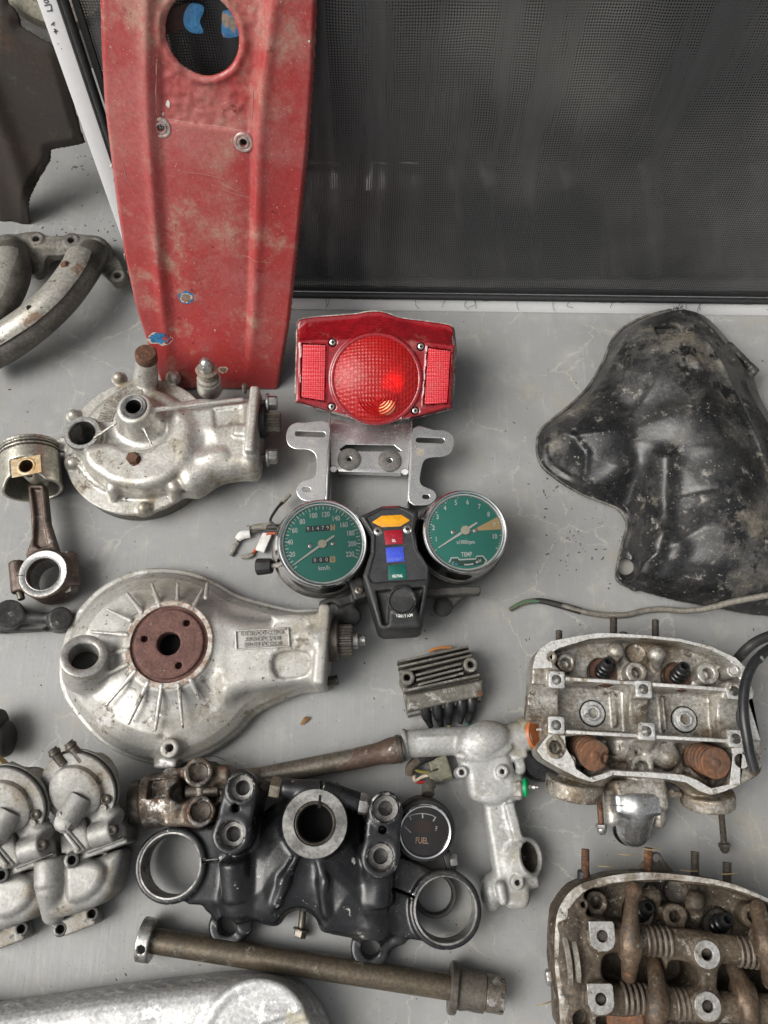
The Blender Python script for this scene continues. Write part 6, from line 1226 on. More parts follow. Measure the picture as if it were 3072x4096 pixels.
part('joint_face', rimface2(H1, up_face, [(258, 372, 2.6), (1436, 460, 3.1)], ZF + .7), gasket_face, h1, sharp=14); part('joint_face', rimface2(H1, lo_face, [(282, 955, 6.2), (1486, 1045, 6.6)], ZF + .7), gasket_face, h1, sharp=14)
for x, y in pads:
    b = H1(x, y, ZF + 3.6); c, s_ = rotz(-.05)[:2, 0], rotz(-.05)[:2, 1]; sq = [b[:2] + c * i * 7.2 + s_ * j * 7.4 for i, j in ((-1, -.8), (-.8, -1), (.8, -1), (1, -.8), (1, .8), (.8, 1), (-.8, 1), (-1, .8))]
    part('bearing_pad', plate(A(0, 0, ZF + 2.9), ex, ey, sq, [circ2(b[:2], 4.5)], .9, .25), alu_clean, h1); part('pad_thread', lathe(A(b[0], b[1], ZF - 10), UPV, [(4.3, 13), (3.6, 9), (3.6, 0), (0, 0)], 20), steel, h1)
for a, b in (((345, 512), (795, 540)), ((910, 548), (1385, 582)), ((350, 856), (815, 882)), ((935, 890), (1405, 916))):
    p, q = H1(*a, ZF + 2), H1(*b, ZF + 2); d = q - p; part('wall_top', box((p + q) / 2, (np.linalg.norm(d), 2.8, .9), rotz(math.atan2(d[1], d[0])), .2), gasket_face, h1)
for x, y in ((523, 735), (1120, 775)):
    S = SDF([H1(x, y, 20) - 14, H1(x, y, 48) + 14], .8, 2); b = H1(x, y, 33); S.cyl(A(b[0], b[1], 24), A(b[0], b[1], 33), 11.4, 1, .1); S.cyl(A(b[0], b[1], 30), A(b[0], b[1], 35), 7, 1, 1); S.poly(rot_pts(b, 5, 6, .3), 28, 45, .2, .2, 's')
    part('socket_plug', S.mesh(), alu_clean, h1); part('plug_gap', lathe(A(b[0], b[1], 30), UPV, [(11.6, 0), (11.6, .8), (12.6, .8), (12.6, 0)], 40), hole_black, h1)
for (x, y) in ((590, 470), (1075, 500)):
    b = H1(x, y, 34); part('guide_seat', lathe(A(b[0], b[1], 31), UPV, [(14.2, 4), (12.5, 2), (8, 1.4), (6, 1.2)], 36), rusty, h1)
    ax_ = unit(A(.05, .38, 1)); part('valve_guide', lathe(A(b[0], b[1], 31), ax_, [(8, 0), (8, 4), (7, 5), (7.2, 9), (6.2, 10), (6.6, 15), (5.4, 16), (5.4, 21), (4.6, 22), (3.2, 22), (3.2, 14), (0, 14)], 28), rubber_gloss, h1)
def spring(name, p, q, R, r, turns, mat, parent, n=8, per=18):
    p, q = np.asarray(p, float), np.asarray(q, float); a, b, c = basis(q - p); m = int(turns * per); t = np.linspace(0, 1, m + 1)
    P = p + np.outer(t, q - p) + R * (np.outer(np.cos(2 * math.pi * turns * t), a) + np.outer(np.sin(2 * math.pi * turns * t), b)); return part(name, tube(P, r, n), mat, parent)
for (x0, y0), (x1, y1), chipd in (((450, 950), (532, 1008), True), ((1205, 1018), (1318, 1058), False)):
    p, q = H1(x0, y0, 32), H1(x1, y1, 64); d = unit(q - p)
    sp_ = spring('valve_spring', p - d * 4, q - d * 3, 11.8, 2.1, 5, orange_rust, h1)
    S = SDF([q - 20, q + 20], .8, 1); S.cyl(q - d * 3, q + d * 1.4, 13.8, 1, .1); S.cyl(q, q + d * 2.6, 3.4, .6, .8)
    if chipd: w = H1(x1 + 95, y1 + 25, 66); S.sph(w, 7, .5, 's')
    part('spring_cap', S.mesh(), orange_rust, h1)
    part('spring_core', cyl(p, q - d * 2, 9.6, 1), worn('inner_rust', (.12, .05, .03), (.08, .04, .03), 90, .8, .9) if 'inner_rust' not in MATS else MATS['inner_rust'], h1)
for x, y0, y1, r, m_ in ((302, 262, 198, 3.4, dark_steel), (656, 232, 112, 3.7, dark_steel), (928, 250, 128, 3.5, dark_steel), (720, 235, 208, 4, dark_steel)):
    part('stud', thread(H1(x, y0, 40), H1(x, y1, 40), r, 1.4), m_, h1)
p, q = H1(562, 1262, 26), H1(576, 1455, 22); part('long_stud', join(thread(p, p + (q - p) * .5, 2.9, 1.3), cyl(p + (q - p) * .48, q, 2.7)), rusty, h1); d = unit(q - p); part('acorn_nut', join(hexhead(q, d, 5.4, 4, .2), lathe(q + d * 3.8, d, [(4.6, 0), (4.6, 2), (3, 5), (0, 6)], 20)), steel, h1)
p, q = H1(1356, 1385, 22), H1(1374, 1580, 16); part('long_stud', thread(p, q, 3, 1.4), dark_steel, h1); d = unit(q - p); part('acorn_nut', join(hexhead(q, d, 5.2, 4, .2), lathe(q + d * 3.8, d, [(4.4, 0), (4.2, 2), (2.6, 4.4), (0, 5)], 20)), dark_steel, h1)
# water outlet elbow
S = SDF([H1(600, 1290, 0), H1(1000, 1620, 60)], 1.0, 4)
S.box(H1(795, 1320, 30), (46, 20, 36), None, 5, .1); S.cap(H1(795, 1330, 34), H1(785, 1490, 24), 19, 15, 5); S.cyl(H1(655, 1400, 18), H1(655, 1455, 18), 5.5, 1.5, 4); S.cyl(H1(935, 1410, 18), H1(935, 1470, 18), 6, 2, 4); S.box(H1(800, 1400, 16), (46, 12, 14), None, 4, 4)
elb = part('water_elbow', S.mesh(), worn('polished_alloy', (.6, .6, .6), (.5, .5, .5), 50, .2, .32, .9, .08, 400, [((.2, .18, .15), 60, .62, .72, .5, .4)]), h1)
eo = H1(782, 1500, 14); part('elbow_seal', tube(rot_pts(eo + A(0, 2, -4), 15.5, 40, 0, A(1, 0, .1), unit(A(0, .9, .42))), 1.6, 8), rubber_gloss, elb)
part('joint_line', stroke([H1(x, y, 49) for x, y in ((625, 1330), (700, 1336), (800, 1338), (900, 1330))], .7, UPV, .2), dark_steel, elb)
tag(part('rubber_disc', lathe(H1(165, 1050, 0), UPV, [(0, 1), (17, 1), (19, 4), (19, 20), (17, 23), (0, 23)], 36), rubber_gloss), 'black rubber disc tucked under the left corner of the pale cylinder head', 'rubber disc')

# ================================================================ black hose lying over that head
hz = thing('rubber_hose', 'black rubber hose bent over the right end of the pale head', 'hose', H1(1560, 1080, 0))
hp = [(1800, 250, 70), (1700, 300, 74), (1625, 350, 78), (1560, 420, 80), (1518, 520, 80), (1500, 640, 80), (1502, 760, 80), (1520, 880, 78), (1542, 1000, 74), (1570, 1105, 70)]
part('hose', tube([H1(*p) for p in hp], 4.6, 14, 8), rubber_gloss, hz); en = H1(*hp[-1]); dv = unit(en - H1(*hp[-2])); part('hose_bore', cyl(en - dv * .5, en + dv * .15, 2.9), hole_black, hz)
part('hose_marking', lathe(H1(1598, 380, 79), unit(H1(1560, 420, 80) - H1(1625, 350, 78)), [(4.65, -1.5), (4.75, 0), (4.65, 1.5)], 20), worn('grey_band', (.12, .12, .12), (.2, .2, .19), 90, .6, .7), hz)
tag(part('hose_loop', tube([H1(*p) for p in ((1780, 190, 50), (1690, 225, 50), (1600, 262, 48), (1530, 310, 44), (1460, 385, 30), (1430, 440, 10))], 4.8, 14, 8), rubber), 'second black rubber hose curving behind the right end of the pale head', 'hose')

# ================================================================ brown cylinder head with rocker arms (bottom right)
H2 = Crop(2100, 3300, .5859)
h2 = thing('cylinder_head', 'brown oily cylinder head with rocker arms in the bottom right corner', 'cylinder head', H2(900, 900, 0))
O2 = [(215, 620), (245, 540), (300, 460), (400, 392), (600, 342), (800, 322), (1000, 332), (1250, 362), (1450, 410), (1660, 500), (1850, 600), (1960, 760), (1980, 1100), (1960, 1420), (1800, 1560), (1200, 1620), (600, 1600), (330, 1500), (245, 1380), (232, 1200), (205, 1000), (200, 800)]
S = SDF([*H2.many(O2, 0), *H2.many(O2, 62), H2(900, 120, 0), H2(120, 1000, 0), H2(900, 900, 78)], 1.25, 4)
S.poly(cr(H2.many(O2, ZF), 2), 28, ZF, 1.6, .1); S.poly(cr(H2.many([(1000 + (x - 1000) * .90, 950 + (y - 950) * .90) for x, y in O2], ZF), 2), 2, 40, 3, 8)
pit(S, H2, [(410, 470), (520, 425), (700, 402), (900, 390), (1100, 400), (1300, 425), (1500, 480), (1680, 560), (1850, 680), (1850, 780), (1620, 800), (1420, 780), (1200, 740), (1000, 715), (800, 700), (650, 670), (480, 640), (420, 600)], 34)
pit(S, H2, [(540, 900), (620, 860), (900, 880), (955, 920), (965, 1100), (900, 1160), (620, 1120), (530, 1040)], 20, rd=4); pit(S, H2, [(985, 940), (1090, 930), (1170, 950), (1180, 1130), (1000, 1130)], 18, rd=3); pit(S, H2, [(1290, 980), (1380, 940), (1500, 960), (1640, 1000), (1800, 1000), (1800, 1240), (1500, 1260), (1360, 1200), (1270, 1120)], 18, rd=4)
pit(S, H2, [(330, 1300), (480, 1290), (900, 1330), (1400, 1350), (1800, 1350), (1800, 1500), (600, 1530), (380, 1460)], 26)
# rocker shaft bridges
S.cyl(H2(450, 750, 58), H2(1900, 880, 58), 11, 2, 4); S.cyl(H2(440, 1180, 56), H2(1900, 1270, 56), 11, 2, 4)
S.bar(H2(1245, 900, 60), H2(1245, 1230, 60), 12, 20, 66, 2, 5)
for x, y in ((530, 760), (520, 1190), (1245, 885), (1250, 1240)): b = H2(x, y, 70); S.cyl(A(b[0], b[1], 20), A(b[0], b[1], 68), 12.5, 2, 5)
S.cyl(H2(262, 640, 52), H2(300, 1160, 52), 12, 4, 4); S.cap(H2(330, 660, 58), H2(345, 1150, 58), 6, 6, 4)
bs2 = []
for x, y, z, r, hl in ((490, 530, 50, 9.4, 5.2), (398, 545, ZF, 4.8, 2.2), (1025, 625, 50, 10.4, 5), (1560, 620, 50, 10, 5), (385, 1330, ZF + 1, 12, 7)): bs2.append(boss(S, H2, x, y, z, r, hl))
for x, y in ((860, 480), (1160, 520)): S.cap(H2(x, y, 48), H2(x + 10, y + 140, 36), 9, 3.5, 5)
drill(S, bs2); S.cyl(H2(1020, 460, 30), H2(1015, 430, 90), 9.5, 1, 1, 's')
for x, y in ((1325, 680), (790, 600)): b = H2(x, y, 40); S.cyl(A(b[0], b[1], 28), A(b[0], b[1], 62), 14, 1, 1, 's')
for x, y in ((530, 760), (520, 1190), (1245, 885), (1250, 1240)): b = H2(x, y, 70); S.cyl(A(b[0], b[1], 50), A(b[0], b[1], 80), 4.6, .3, .4, 's')
S.noise(.5, 10, 12)
part('head_casting', S.mesh(), alu_brown, h2)
RI2 = [(398, 460), (520, 410), (700, 384), (900, 372), (1100, 382), (1300, 408), (1500, 462), (1690, 548), (1880, 660), (1900, 900), (1900, 1400), (1800, 1480), (1200, 1560), (600, 1540), (400, 1460), (330, 1380), (320, 1240), (290, 1200), (288, 640), (310, 560)]
part('joint_face', rimface(H2, [(950 + (x - 950) * .997, 900 + (y - 900) * .997) for x, y in O2], [RI2], ZF + .7), worn('flaking_joint_face', (.56, .54, .5), (.2, .165, .12), 70, .5, .7, .3, .3, 600, [((.1, .08, .06), 50, .55, .64, .8)]), h2)
for x, y, sqr in ((530, 760, 1), (520, 1190, 1), (1245, 885, 0), (1250, 1240, 0)):
    b = H2(x, y, 70.4); ol = circ2(b[:2], 10.6) if not sqr else [(b[0] + 10.4 * a, b[1] + 11 * c) for a, c in ((-1, 1), (.85, 1), (1, .85), (1, -.3), (.8, -.75), (.3, -1), (-.3, -1), (-.8, -.75), (-1, -.3))]
    part('shaft_pad', plate(A(0, 0, 67.6), ex, ey, ol, [circ2(b[:2], 4.6)], 2.8, .5), worn('scuffed_pad', (.46, .455, .44), (.30, .29, .27), 60, .45, .6, .5, .3, 500, [((.12, .1, .075), 50, .58, .68, .8)], grain=.3) if 'scuffed_pad' not in MATS else MATS['scuffed_pad'], h2, sharp=14); part('pad_bore', lathe(A(b[0], b[1], 52), UPV, [(4.5, 15), (4.5, 2), (0, 2)], 20), hole_black, h2)
rock_m = worn('stained_rocker', (.15, .105, .07), (.09, .063, .043), 40, .42, .58, .45, .3, 500, [((.22, .10, .05), 18, .56, .70, .7, .2), ((.34, .3, .25), 60, .62, .72, .4, .6), ((.05, .04, .03), 50, .60, .70, .6)], grain=.4)
def rocker(pts, rr, label=None, tip=None):
    S = SDF([H2(*p) for p in pts], 1.0, 16); S.path([H2(*p) for p in pts], rr, 3, sm=4); 
    m = H2(*pts[len(pts) // 2]); S.cyl(m + A(-8, 1, -6), m + A(8, -1, -6), 11, 1.5, 3)
    if tip: S.sph(H2(*pts[0]), tip, 3)
    return part('rocker_arm', S.mesh(), rock_m, h2, label=label)
rocker([(742, 455, 66), (728, 540, 72), (720, 680, 76), (725, 820, 76), (715, 960, 66), (705, 1075, 52)], [5.2, 4.4, 6.0, 7.0, 6.2, 4.6], 'rocker arm with an orange rusty tip', 7.4)
rocker([(870, 905, 48), (890, 1010, 58), (905, 1120, 66), (905, 1240, 70), (890, 1350, 66), (870, 1440, 54)], [5, 5.4, 6.2, 6.8, 6, 4.4])
rocker([(1588, 560, 66), (1615, 680, 74), (1650, 800, 78), (1670, 940, 72), (1670, 1080, 58)], [6, 5.6, 7, 7, 5])
rocker([(1415, 965, 48), (1470, 1060, 58), (1510, 1180, 66), (1535, 1300, 68), (1540, 1420, 56)], [5.4, 6, 6.8, 6.8, 5])
for a, b, z in (((812, 785), (985, 800), 60), ((660, 1180), (835, 1195), 58), ((1440, 860), (1612, 880), 60), ((1010, 1220), (1180, 1232), 57)):
    spring('shaft_spring', H2(*a, z), H2(*b, z), 10.8, 1.5, 4.5, worn('spring_steel', (.14, .11, .085), (.2, .17, .14), 60, .45, .6, .5) if 'spring_steel' not in MATS else MATS['spring_steel'], h2)
for a, b, z in (((430, 745), (1850, 872), 58), ((420, 1180), (1850, 1268), 56)): part('rocker_shaft', cyl(H2(*a, z), H2(*b, z), 9.2, .5), dark_steel, h2)
for x, y in ((1325, 690), (795, 605)):
    b = H2(x, y, 34); part('guide_seat', lathe(A(b[0], b[1], 29), UPV, [(13.8, 5), (12.5, 2.4), (8, 1.6), (6, 1.2)], 36), dark_steel, h2); part('valve_guide', lathe(A(b[0], b[1], 29), unit(A(.12, .35, 1)), [(8, 0), (8, 5), (6.8, 6), (7, 12), (5.8, 13), (5.8, 20), (4.8, 21.5), (3.3, 21.5), (3.3, 12), (0, 12)], 28), rubber_gloss, h2)
for x, y0, y1, r in ((412, 390, 162, 3.7), (842, 335, 152, 3.8), (1160, 360, 180, 3.7), (1380, 400, 252, 3.9)): part('stud', thread(H2(x, y0, 40), H2(x, y1, 40), r, 1.4), rusty if x < 900 else dark_steel, h2)
for k_, (xo, rr_) in enumerate(((262, 15.5), (318, 14.0))): part('end_seal', lathe(H2(xo, 905, 46), A(1, .06, 0), [(rr_ + 8, -2.5), (rr_ + 10, -1.5), (rr_ + 10, 1.5), (rr_ + 8, 2.5), (rr_ + 6, 0), (rr_ + 8, -2.5)], 56), alu_dirty, h2)
part('stud_sleeve', cyl(H2(398, 400, 36), H2(400, 312, 38), 5.4, .6), rubber, h2); part('side_bolt', join(hexhead(H2(190, 1040, 30), A(-1, -.05, 0), 6.6, 6, .3), cyl(H2(230, 1040, 30), H2(186, 1040, 30), 4)), steel, h2)
part('lifting_eye', plate(A(0, 0, 30), ex, ey, cr(H2.many([(760, 310), (830, 230), (870, 190), (920, 190), (950, 240), (1010, 310), (1000, 340), (780, 335)], 33), 3)[:, :2], [circ2(H2(900, 226, 33)[:2], 3.4)], 3, .4), dark_steel, h2)
p, q = H2(690, 1340, 40), H2(690, 1330, 62); part('valve_spring', cyl(p, q, 15.5, 2.5, 40), orange_rust, h2)
rgs = random.Random(8)
for x, y in ((560, 285), (700, 205), (870, 170), (130, 1220), (1020, 915), (1390, 335), (1120, 315)):
    part('grass_stalk', tube([H2(x - 60, y + rgs.uniform(-12, 12), 42), H2(x, y, 46), H2(x + 60, y + rgs.uniform(-25, 5), 43)], .55, 5, 4), plain('dry_straw_%d' % x, (.28, .22, .12), .8), h2)
# ================================================================ two carburettors at the lower left
Cb = Crop(0, 2800, .6028)
carb_m = worn('carb_alloy', (.36, .355, .335), (.27, .262, .243), 30, .5, .62, .4, .35, 600, [((.25, .215, .165), 20, .55, .70, .65, .3), ((.10, .08, .058), 36, .63, .71, .7, .1)], grain=.18)
def carb(dx, dy, label, brass):
    def K(x, y, z=0.0): return Cb(x + dx, y + dy, z)
    def KM(P, z): return np.array([K(x, y, z) for x, y in P])
    cbr = thing('carburettor', label, 'carburettor', K(520, 1000, 0), 'carburettors')
    S = SDF([K(230, 400, 0), K(860, 400, 0), K(540, 1580, 0), K(230, 1580, 0), K(860, 400, 86), K(230, 1580, 86), K(860, 1580, 86), K(230, 400, 86)], .95, 4)
    n = unit(A(-.14, -.55, 1)); o = K(512, 602, 68); R = 34.5
    def ND(x, y, h): return o + (Cb.on(x + dx, y + dy, o + n * h, n) - o)
    S.cyl(o - n * 30, o - n * 9, 25, 3, 1.5); S.cyl(K(438, 802, 50), K(440, 800, 72), 9, 2, 1)
    part('diaphragm_cover', lathe(o, n, [(R - 8, -3.4), (R - .6, -3.4), (R, -2.8), (R, -.7), (R - .7, 0), (25.5, 0), (24.6, .4), (23.6, 4.6), (22.6, 5.6), (20, 6.6), (13, 8.6), (6, 9.4), (0, 9.6)], 72), carb_m, cbr, sharp=28)
    p_, q_ = ND(540, 640, 5), K(440, 802, 75); part('vent_pipe', join(cyl(p_, q_, 10.4, .6, 36), lathe(q_, UPV, [(0, -10.2), (7.2, -7.2), (10.2, 0), (7.2, 7.2), (0, 10.2)], 28), cyl(q_, K(396, 822, 70), 7, 1.5, 24)), carb_m, cbr)
    for x, y, bx, by in ((405, 510, 440, 560), (628, 538, 590, 570), (322, 668, 380, 655), (688, 712, 640, 690)):
        a_, b_ = ND(x, y, 0), ND(bx, by, 0); part('cover_lug', tube([a_ + n * .4, a_ * .5 + b_ * .5 + n * .6, b_ + n * .5], [4.6, 4.2, 3.6], 16, 2, squash=.42, ref=np.cross(n, unit(b_ - a_))), carb_m, cbr)
    S.path([K(400, 750, 84), K(432, 840, 82), K(558, 988, 66)], 1.5, .6)
    S.bar(K(520, 770, 50), K(580, 985, 50), 17, 20, 62, 3, 2); S.bar(K(462, 860, 50), K(560, 990, 50), 3.5, 30, 66, 1, 1); S.cyl(K(605, 905, 60), K(755, 858, 62), 10.2, 2, 2); S.cyl(K(690, 735, 54), K(772, 806, 58), 10.5, 3, 3); S.box(K(660, 690, 52), (22, 26, 24), rotz(.7), 3, 3)
    S.poly(KM([(392, 900), (470, 860), (610, 850), (780, 775), (826, 840), (838, 915), (800, 950), (560, 1036), (400, 1018)], 46), 6, 46, 3, 2)
    S.bar(K(540, 1048, 44), K(846, 930, 44), 4, 14, 47, .8, 1); S.bar(K(384, 1050, 38), K(700, 1004, 38), 3.4, 14, 43, .8, 1); S.bar(K(580, 1012, 46), K(830, 915, 46), 2.2, 14, 50, .6, 1)
    # float bowl
    S.poly(cr(KM([(262, 1075), (400, 1046), (560, 1066), (700, 1020), (795, 992), (798, 1060), (760, 1215), (735, 1280), (640, 1366), (560, 1394), (450, 1436), (330, 1436), (264, 1300), (248, 1180)], 40), 2), 2, 41, 8, 2)
    S.cyl(K(330, 1048, 42), K(334, 1240, 42), 13, 3, 2); S.cap(K(334, 1250, 40), K(355, 1410, 26), 12, 10, 3); S.poly(cr(KM([(430, 1090), (600, 1060), (690, 1120), (660, 1240), (560, 1330), (440, 1350), (415, 1200)], 48), 3), 30, 47, 7, 3)
    S.poly(cr(KM([(240, 1250), (258, 1390), (330, 1490), (400, 1548), (424, 1512), (340, 1430), (290, 1300), (262, 1210)], 14), 3), 2, 14, 1.5, 1.5); S.box(K(548, 1462, 12), (29, 14, 22), rotz(.35), 2, 2)
    for x, y, r in ((478, 1062, 6.5), (610, 1418, 6.6), (402, 1520, 6)): S.cyl(K(x, y, 30 if y < 1100 else 6), K(x, y, 50 if y < 1100 else 22), r, 1, 1.5)
    S.cyl(K(650, 470, 36), K(655, 425, 46), 10.5, 2, 3)
    for x, y in ((478, 1062), (610, 1418), (402, 1520)): S.cyl(K(x, y, 12 if y > 1100 else 40), K(x, y, 70), 3.6, .3, .4, 's')
    S.noise(.1, 10, 21)
    part('body', S.mesh(), carb_m, cbr)
    part('diaphragm_gasket', lathe(o - n * 5.4, n, [(R - 6, 0), (R + .3, .1), (R + .3, 2.0), (R - 6, 2.1)], 64), rubber, cbr)
    part('cover_rim', lathe(o - n * 9.2, n, [(R - 9, 0), (R + .6, .3), (R + .8, 3.2), (R - 6, 3.6)], 64), carb_m, cbr)
    for x, y in ((405, 512), (628, 538), (322, 668), (688, 712)): part('cover_screw', lathe(ND(x, y, 2.0), n, [(3.0, 0), (2.8, .9), (1.2, 1), (0, .4)], 18), alu_dirty, cbr)
    for x, y in ((745, 862), (700, 660)): part('jet_plug', lathe(K(x, y, 70 if y > 700 else 72), UPV, [(4, -6), (4, 0), (3, .6), (2, 0), (0, -2)], 18), dark_steel, cbr)
    for x, y, z in ((478, 1062, 50), (610, 1418, 22), (402, 1520, 22)): part('screw_collar', lathe(K(x, y, z), UPV, [(6.4, -2), (6.4, .8), (5.4, 1.2), (3.7, .8), (3.5, -8), (0, -8)], 24), rubber, cbr)
    if not brass:
        for (x0, y0), (x1, y1) in (((344, 325), (425, 425)), ((452, 280), (550, 400))):
            p, q = K(x0, y0, 84), K(x1, y1, 78); d = unit(p - q); L = np.linalg.norm(p - q); part('hose_nipple', lathe(q, d, [(0, 0), (4.4, 0), (4.4, L - 6), (5.4, L - 5), (5.2, L - 2.5), (4.2, L - 2), (4.2, L), (2.6, L), (2.6, L - 6), (0, L - 6)], 22), dark_steel, cbr)
        part('nipple_nut', hexhead(K(575, 405, 74), unit(A(-.5, .7, .3)), 7.5, 6, .2), dark_steel, cbr)
    return K, cbr
carb(0, 0, 'carburettor with two dark hose nipples next to the fork bridge', False)
K, c1_ = carb(-468, 100, 'carburettor cut off by the left edge with a brass tube', True)
part('brass_tube', tube([Cb(-60, 360, 46), Cb(0, 408, 46), Cb(60, 465, 46)], 4.2, 14, 4), worn('old_brass', (.38, .29, .15), (.28, .21, .11), 80, .35, .5, .8), c1_)
part('tube_socket', lathe(Cb(48, 455, 46), unit(Cb(130, 500, 46) - Cb(48, 455, 46)), [(4.5, 0), (7.5, .5), (8, 12), (10, 18), (0, 18)], 24), carb_m, c1_); part('fuel_cup', lathe(Cb(215, 560, 34), unit(A(.3, .5, .8)), [(0, -16), (14, -16), (15.5, -2), (15.5, 4), (14.6, 6), (0, 6.4)], 36), carb_m, c1_)
# ================================================================ two black rubber stubs at the left edge
for x, y, r, lb in ((-30, 2900, 14, 'black rubber stub at the left edge, the upper of two'), (-20, 2960, 17, 'black rubber stub at the left edge, the lower of two')):
    p, q = Wp(x - 40, y, 18 if r > 15 else 24), Wp(42 if r > 15 else 16, y - 6, 18 if r > 15 else 24); tag(part('rubber_stub', lathe(p, q - p, [(0, 0), (r, 0), (r, np.linalg.norm(q - p) - 4), (r - 1, np.linalg.norm(q - p) - 1.4), (r - 3, np.linalg.norm(q - p)), (0, np.linalg.norm(q - p))], 32), rubber), lb, 'rubber part', 'rubber stubs at the left edge')
# ================================================================ exhaust header pair
ex_ = thing('exhaust_header', 'grey exhaust header pipes on a dark flange at the upper left', 'exhaust', EC(300, 1700, 0))
S = SDF([EC(-20, 1340, 0), EC(760, 1690, 0), EC(760, 1340, 40), EC(760, 1690, 40), EC(-20, 1700, 30)], 1.1, 4)
FLG = [(-30, 1400), (60, 1382), (180, 1364), (236, 1366), (280, 1386), (370, 1388), (412, 1368), (462, 1376), (560, 1392), (640, 1440), (700, 1530), (736, 1610), (728, 1652), (690, 1664), (640, 1640), (560, 1560), (470, 1470), (380, 1500), (300, 1505), (268, 1530), (255, 1590), (200, 1620), (120, 1560), (-30, 1500)]
S.poly(cr(EC.many(FLG, 26), 3), 14, 26, 2, .1); S.cyl(EC(60, 1480, 8), EC(70, 1510, 34), 19, 3, 5); S.cyl(EC(560, 1490, 8), EC(560, 1500, 36), 19, 3, 5)
for x, y in ((212, 1406), (418, 1415), (692, 1624)): b = EC(x, y, 28); S.cyl(A(b[0], b[1], 14), b, 9, 1, 2); S.cyl(A(b[0], b[1], 5), b + A(0, 0, 6), 4.2, .3, .4, 's')
S.noise(.4, 9, 31)
part('flange', S.mesh(), worn('sooty_flange', (.13, .12, .105), (.21, .2, .175), 50, .55, .7, .3, .4, 500, [((.3, .28, .24), 40, .56, .68, .6, .4)]), ex_)
pipe_m = worn('smoked_steel', (.10, .092, .08), (.19, .175, .15), 30, .4, .55, .55, .2, 400); shield_m = worn('dull_chrome_shield', (.52, .50, .45), (.42, .40, .35), 20, .3, .42, .5, .12, 400, [((.24, .165, .11), 14, .60, .66, .6, .2), ((.1, .085, .065), 60, .64, .7, .7, .2)])
P1 = [(560, 1485, 34), (505, 1590, 44), (390, 1750, 48), (240, 1900, 44), (70, 2030, 36), (-110, 2130, 28)]
P1r = [EC(*p) for p in P1]; part('pipe', tube(P1r, 16.5, 28, 8), pipe_m, ex_)
P2 = [(70, 1490, 34), (90, 1600, 44), (40, 1740, 44), (-60, 1880, 36)]; part('pipe', tube([EC(*p) for p in P2], 17.5, 28, 8), pipe_m, ex_)
def shield(P, R, a0, a1, name='heat_shield'):
    P = cr([EC(*p) for p in P], 8, False); Tg = np.gradient(P, axis=0); Tg /= np.linalg.norm(Tg, axis=1)[:, None]; V, F, m = [], [], 17
    for i in range(len(P)):
        s = unit(np.cross(Tg[i], UPV)); u = np.cross(s, Tg[i]); e = 1 if 1 < i < len(P) - 2 else .985
        for k in range(m): t = a0 + (a1 - a0) * k / (m - 1); V.append(P[i] + R * e * (math.cos(t) * s + math.sin(t) * u))
    for i in range(len(P) - 1): F += [(i * m + k, i * m + k + 1, (i + 1) * m + k + 1, (i + 1) * m + k) for k in range(m - 1)]
    V = np.array(V); n0 = len(V); c = np.repeat(P, m, 0); Vi = c + (V - c) * (1 - 1.2 / R); F2 = [tuple(n0 + j for j in f[::-1]) for f in F]; L = len(P)
    side = [(i * m, (i + 1) * m, n0 + (i + 1) * m, n0 + i * m) for i in range(L - 1)] + [(i * m + m - 1, n0 + i * m + m - 1, n0 + (i + 1) * m + m - 1, (i + 1) * m + m - 1) for i in range(L - 1)]
    side += [(k, n0 + k, n0 + k + 1, k + 1) for k in range(m - 1)] + [((L - 1) * m + k, (L - 1) * m + k + 1, n0 + (L - 1) * m + k + 1, n0 + (L - 1) * m + k) for k in range(m - 1)]
    return part(name, (np.concatenate([V, Vi]), F + F2 + side), shield_m, ex_, sharp=50)
shield([(488, 1528, 46), (450, 1610, 50), (340, 1755, 52), (205, 1880, 49), (60, 1980, 43), (-90, 2070, 35)], 18.8, rad(0), rad(140)); shield([(60, 1530, 42), (50, 1620, 46), (-10, 1740, 46), (-90, 1860, 40)], 19.6, rad(0), rad(140))
bz = EC(378, 1562, 70); part('shield_bolt', hexhead(EC(392, 1572, 66), unit(A(-.45, .35, 1)), 5.2, 5, .2, 6.4), rusty, ex_); part('shield_hole', cyl(EC(176, 1820, 64), EC(172, 1816, 68.6), 3, .2), hole_black, ex_)
# ================================================================ dark sheet-metal fairing leaning in the corner
hd = thing('steel_fairing', 'dark rusty sheet metal fairing leaning at the upper left behind the frame', 'fairing', EC(80, 1330, 0))
def lean(C, pts, foot, tilt, yaw, prof, mat, name, parent, h=2.0, th=1.3):
    o = C(*foot, 0); a1 = unit(A(math.cos(yaw), math.sin(yaw), 0)); yv_ = np.cross(A(0, 0, 1), a1); a2 = math.cos(tilt) * yv_ + math.sin(tilt) * A(0, 0, 1); a3 = np.cross(a1, a2)
    Q = np.array([[(p - o) @ a1, (p - o) @ a2] for p in [C.on(x, y, o, a3) for x, y in pts]]); Q = cr(Q, 3)
    S = SDF([A(Q[:, 0].min(), Q[:, 1].min(), -30), A(Q[:, 0].max(), Q[:, 1].max(), 30)], h, 4, (o, a1, a2, a3)); d2 = S.poly2(Q); X, Y = np.meshgrid(S.ax[0], S.ax[1], indexing='ij')
    z = prof(X, Y, d2); S.f[:] = np.maximum(np.abs(S.ax[2][None, None, :] - z[:, :, None]) * .8 - th, d2[:, :, None]); return part(name, S.mesh(), mat, parent)
fair_m = worn('burnt_black_steel', (.014, .010, .0075), (.03, .02, .013), 10, .75, .9, 0, .3, 300, [((.075, .032, .016), 10, .55, .72, .85), ((.02, .02, .018), 40, .6, .72, .6)])
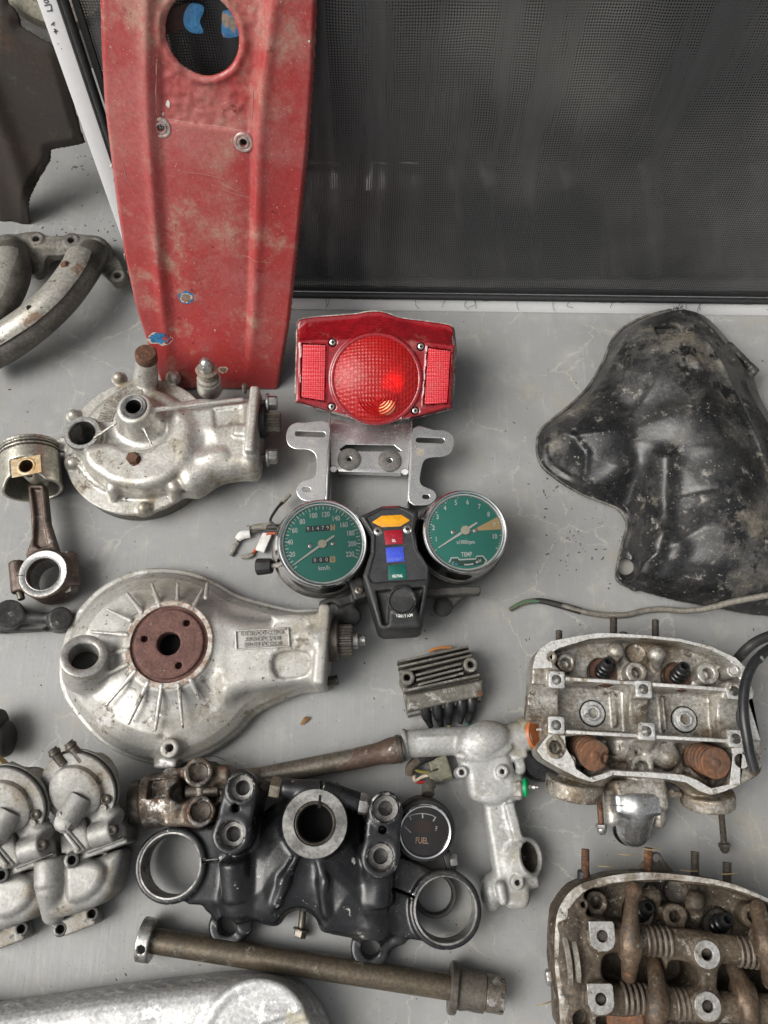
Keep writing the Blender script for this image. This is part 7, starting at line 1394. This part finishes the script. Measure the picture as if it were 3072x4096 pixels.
def fprof(X, Y, d):
    return 10 * np.exp(-((X - 36 + .1 * Y) / 14) ** 2) - 9 * np.cos(X / 48) - 6 * (1 - np.clip(-d / 10, 0, 1)) + 2.5 * np.sin(Y / 23 + X / 40)
lean(EC, [(-60, 30), (40, 38), (82, 80), (106, 130), (108, 165), (220, 225), (330, 290), (400, 480), (450, 640), (505, 815), (512, 836), (380, 872), (292, 898), (287, 950), (252, 1012), (206, 1090), (172, 1200), (156, 1366), (60, 1356), (-60, 1335)], (60, 1345), rad(64), rad(-6), fprof, fair_m, 'outer_skin', hd)
part('paint_fleck', prism(cr([EC(x, y, 118) for x, y in ((66, 382), (110, 376), (112, 392), (84, 404), (64, 398))], 2), A(0, 0, .6)), plain('salmon_fleck', (.4, .13, .07), .7), hd) if 0 else None
tag(part('round_housing', lathe(Wpl(110, 60, A(0, 470, 0), A(0, 1, 0)) + A(20, 70, 10), unit(A(.2, -.55, .8)), [(0, -30), (54, -30), (66, -14), (68, 0), (64, 8), (50, 12), (48, 10), (20, 11), (0, 11)], 56), worn('dusty_beige_metal', (.34, .32, .25), (.22, .2, .155), 12, .5, .65, .3, .2)), 'dusty beige rounded housing above the dark fairing at the top left', 'housing')
# ================================================================ litter on the floor
lf = D1
tag(part('dry_leaf', (lambda P: (np.array([lf(x, y, z) for x, y, z in P]), [(0, 1, 7), (1, 2, 7), (2, 3, 7), (3, 4, 7), (4, 5, 7), (5, 6, 7), (6, 0, 7)]))([(648, 1566, .6), (652, 1556, 3), (657, 1549, 5), (664, 1547, 3), (672, 1551, 1.5), (664, 1558, 2.5), (656, 1566, 1), (660, 1555, 4.4)]), worn('dry_leaf', (.28, .16, .06), (.18, .1, .04), 300, .7, .8)), 'curled dry brown leaf scrap on the floor right of the silver housing', 'leaf')
rgn2 = random.Random(17); V, F = [], []
for i in range(330):
    u, v = rgn2.choice([(rgn2.uniform(0, 3072), rgn2.uniform(1300, 4096)), (rgn2.uniform(0, 3072), rgn2.uniform(1300, 4096)), (rgn2.uniform(0, 3072), rgn2.uniform(1300, 4096)), (rgn2.uniform(150, 480), rgn2.uniform(590, 1000)), (rgn2.uniform(2150, 2500), rgn2.uniform(1900, 2300))]); c = Wp(u, v, 0); s = rgn2.choice([.5, .7, .9, 1.3]) ; a = rgn2.uniform(0, 6.3); l = rgn2.uniform(.7, 2.2); n0 = len(V)
    ca, sa = math.cos(a), math.sin(a)
    for x, y, z in ((-l, -.6, .05), (l, -.5, .05), (l * .8, .6, .05), (-l * .7, .5, .05), (0, 0, .9)): V.append(c + s * A(ca * x - sa * y, sa * x + ca * y, z))
    F += [(n0, n0 + 1, n0 + 4), (n0 + 1, n0 + 2, n0 + 4), (n0 + 2, n0 + 3, n0 + 4), (n0 + 3, n0, n0 + 4)]
tag(part('floor_crumbs', (np.array(V), F), worn('dirt_crumbs', (.05, .04, .03), (.14, .11, .07), 300, .8, .9)), 'scattered dark crumbs of dirt on the grey floor', 'dirt', kind='stuff')
hr_ = plain('hair_black', (.02, .02, .02), .5)
tag(part('hair_strand', tube([Yc(x, y, z) for x, y, z in ((335, 275, 4), (345, 255, 10), (370, 248, 12), (410, 252, 10), (445, 268, 3))], .35, 5, 6), hr_), 'thin dark hair-like strand above the rusty universal joint', 'strand')
